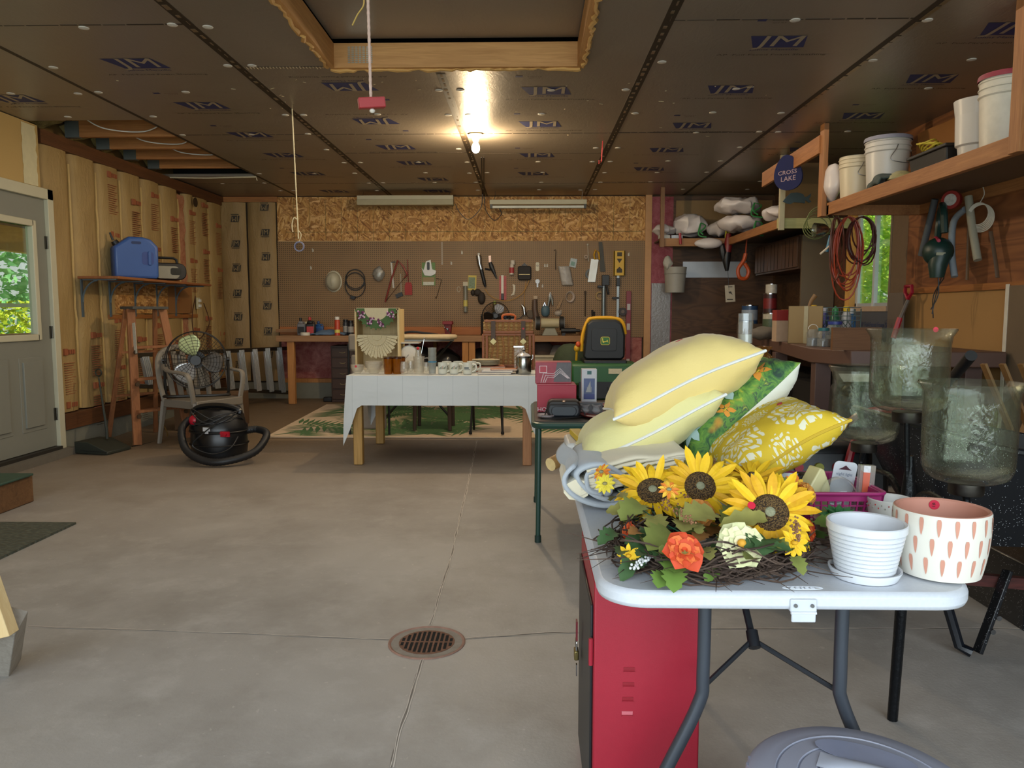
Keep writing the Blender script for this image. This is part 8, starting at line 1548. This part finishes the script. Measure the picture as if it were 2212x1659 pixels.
    t = thing('glass_dome', 'clear round glass globe lying in the basket', 'globe', (Z(1815, 1035, 1.575).x, 1.58, bz)); G().ball((0, 0, .052), (.036, .036, .045), 28, 18).obj('globe_glass', gl, t)
    t = thing('night_light_card', 'white night light package card with a hang slot', 'package', (Z(1812, 1010, 1.66).x, 1.665, bz), rot=(.1, .12, 0)); G().prism([(u, v + .06) for u, v in rrect(.05, .11, .01)], -.0008, .0008).obj('card', P('ccd0d4', .5), t); G().prism([(-.014, .097), (.014, .097), (.006, .102), (0, .107), (-.006, .102)], -.0014, -.0008).obj('hang_slot', P('4a2430', .6), t); G().text('night light', .009, Matrix.Translation(V((0, -.0012, .087))) @ Matrix.Rotation(PI / 2, 4, 'X')).obj('card_print', P('6a7890', .5), t)
    t = thing('bulb_package', 'orange and clear blister package of candle bulbs in the basket', 'package', (Z(1868, 1030, 1.6).x - .002, 1.6, bz), rot=(0, .05, 0)); G().box((0, 0, .06), (.032, .012, .115)).obj('blister', GLASS('f0f0f0', body=.3, bcol='c8b8b0'), t); G().box((-.002, .0, .075), (.014, .0145, .06)).obj('orange_label', P('c85c40', .4), t); G().box((-.002, -.0, .11), (.014, .0147, .014)).obj('white_label', P('d0d0d0', .5, sc=150, var=.4), t)
    solo(G().box((0, 0, .04), (.045, .04, .08)), 'black_box', P('1a1818', .4), 'black printed box behind the cream wedge in the basket', 'box', (Z(1745, 1000, 1.69).x, 1.69, bz), bevel=.002)
    # amber glass lamp with chimney behind the pillows
    q = at(1640, 805, 2.22); am = GLASS('b8780c', bump=1.2, bsc=70, gloss=1.0, body=.3, bcol='8c5a10'); t = thing('amber_lamp', 'quilted amber glass lamp with a clear chimney behind the pillows', 'lamp', (at(1643, 805, 2.2).x, 2.22, TT + .001)); q1 = lambda py: at(1640, py, 2.22).z - TT
    zc = q1(812); g = G()
    g.lathe([(.05, 0), (.045, .02), (.02, .05), (.02, zc - .075)], n=24, cap=False); g.obj('lamp_foot', am, t)
    N = 12; g = G()
    for j in range(N + 1):
        for i in range(36): pass
    G().lathe([(.02 + .038 * math.sin(PI * i / 12) ** .7, zc - .07 + .14 * i / 12) for i in range(13)], n=36, cap=False, wob=.03).obj('quilted_globe', am, t)
    tz = q1(758); G().lathe([(.02, zc + .07), (.018, tz - .01), (.035, tz + .012), (.033, tz + .012), (.016, tz - .008)], n=32, cap=False, wob=.12).obj('ruffled_cup', am, t)
    t2 = thing('glass_chimney', 'clear glass cylinder with a white candle on the amber lamp', 'candle holder', (at(1614, 720, 2.22).x, 2.24, q1(752) + TT + .014)); G().lathe([(.021, 0), (.021, .085), (.0195, .085), (.0195, .0)], n=28, cap=False).obj('chimney', gl, t2); G().cyl((0, 0, 0), (0, 0, .025), .0185, 20).obj('candle', P('dcd6c4', .5, trans=.2), t2)
    # hurricane lanterns
    hg = GLASS('f6f9f2', bump=.2, bsc=70, gloss=.75, body=.015, bcol='c8ccb8', rough=.05); mm = METAL('55514c', .35, 'x'); mi = P('1c1e21', .3, .6, sc=20, bump=.8, bsc=45, name='hammered_iron')
    def lantern(px, pr, pb, Y, wpx, lb, legs=True):
        zr, zb = at(px, pr, Y).z, at(px, pb, Y).z; x = at(px, (pr + pb) / 2, Y).x; r = wpx / 2 / F * Y; H = zr - zb; t = lan
        P0 = V((x, Y, 0))
        G().lathe([(r * .4, zb), (r * .62, zb + .004), (r * .78, zb + H * .06), (r * .86, zb + H * .15), (r * .875, zb + H * .28), (r * .875, zb + H * .82), (r * .9, zb + H * .92), (r, zr), (r * .985, zr + .003), (r * .87, zb + H * .92), (r * .85, zb + H * .82), (r * .85, zb + H * .28), (r * .82, zb + H * .15), (r * .55, zb + .014), (0, zb + .010)], P0, n=56, cap=False).obj('hammered_glass', hg, t)
        G().lathe([(0, zb - .03), (r * .33, zb - .03), (r * .34, zb - .028), (r * .34, zb - .002), (r * .3, zb)], P0, n=32).obj('metal_cup', mm, t); tips.append(P0 + V((0, 0, zb - .03)))
        return t
    tips = []; lan = thing('floor_candelabra', 'black iron floor stand carrying three clear hammered-glass hurricane shades', 'candle holder', (0, 0, 0))
    lantern(1964, 712, 888, 2.14, 177, 'tallest clear hammered-glass hurricane lantern on a black iron stand')
    lantern(2093, 828, 1040, 1.82, 208, 'nearest clear hurricane lantern, at the right above the pink pot')
    lantern(1870, 792, 955, 2.46, 155, 'farthest clear hurricane lantern, behind the damask pillow')
    b = V((at(1940, 1450, 2.14).x, 2.16, 0)); k = V((b.x + .01, 2.15, .62))
    for i, p in enumerate(tips): G().tube(spline([p, p - V((0, 0, .05)), (k + V((0, 0, .12))).lerp(p - V((0, 0, .12)), .35), k], 6) if i else [p, p.lerp(k, .5), k], 8 and .008, 8).obj('arm', mi, lan)
    G().tube([k + V((0, 0, .16)), k + V((0, 0, .05)), k - V((0, 0, .1)), b + V((0, 0, .001))], [.009, .02, .0165, .0145], 10).obj('stem', mi, lan)
    q = at(2022, 712, 2.05); G().cyl((q.x, 2.052, q.z), (q.x, 2.051, q.z), .007, 14).obj('price_sticker', P('c82038', .5), lan)
pots()
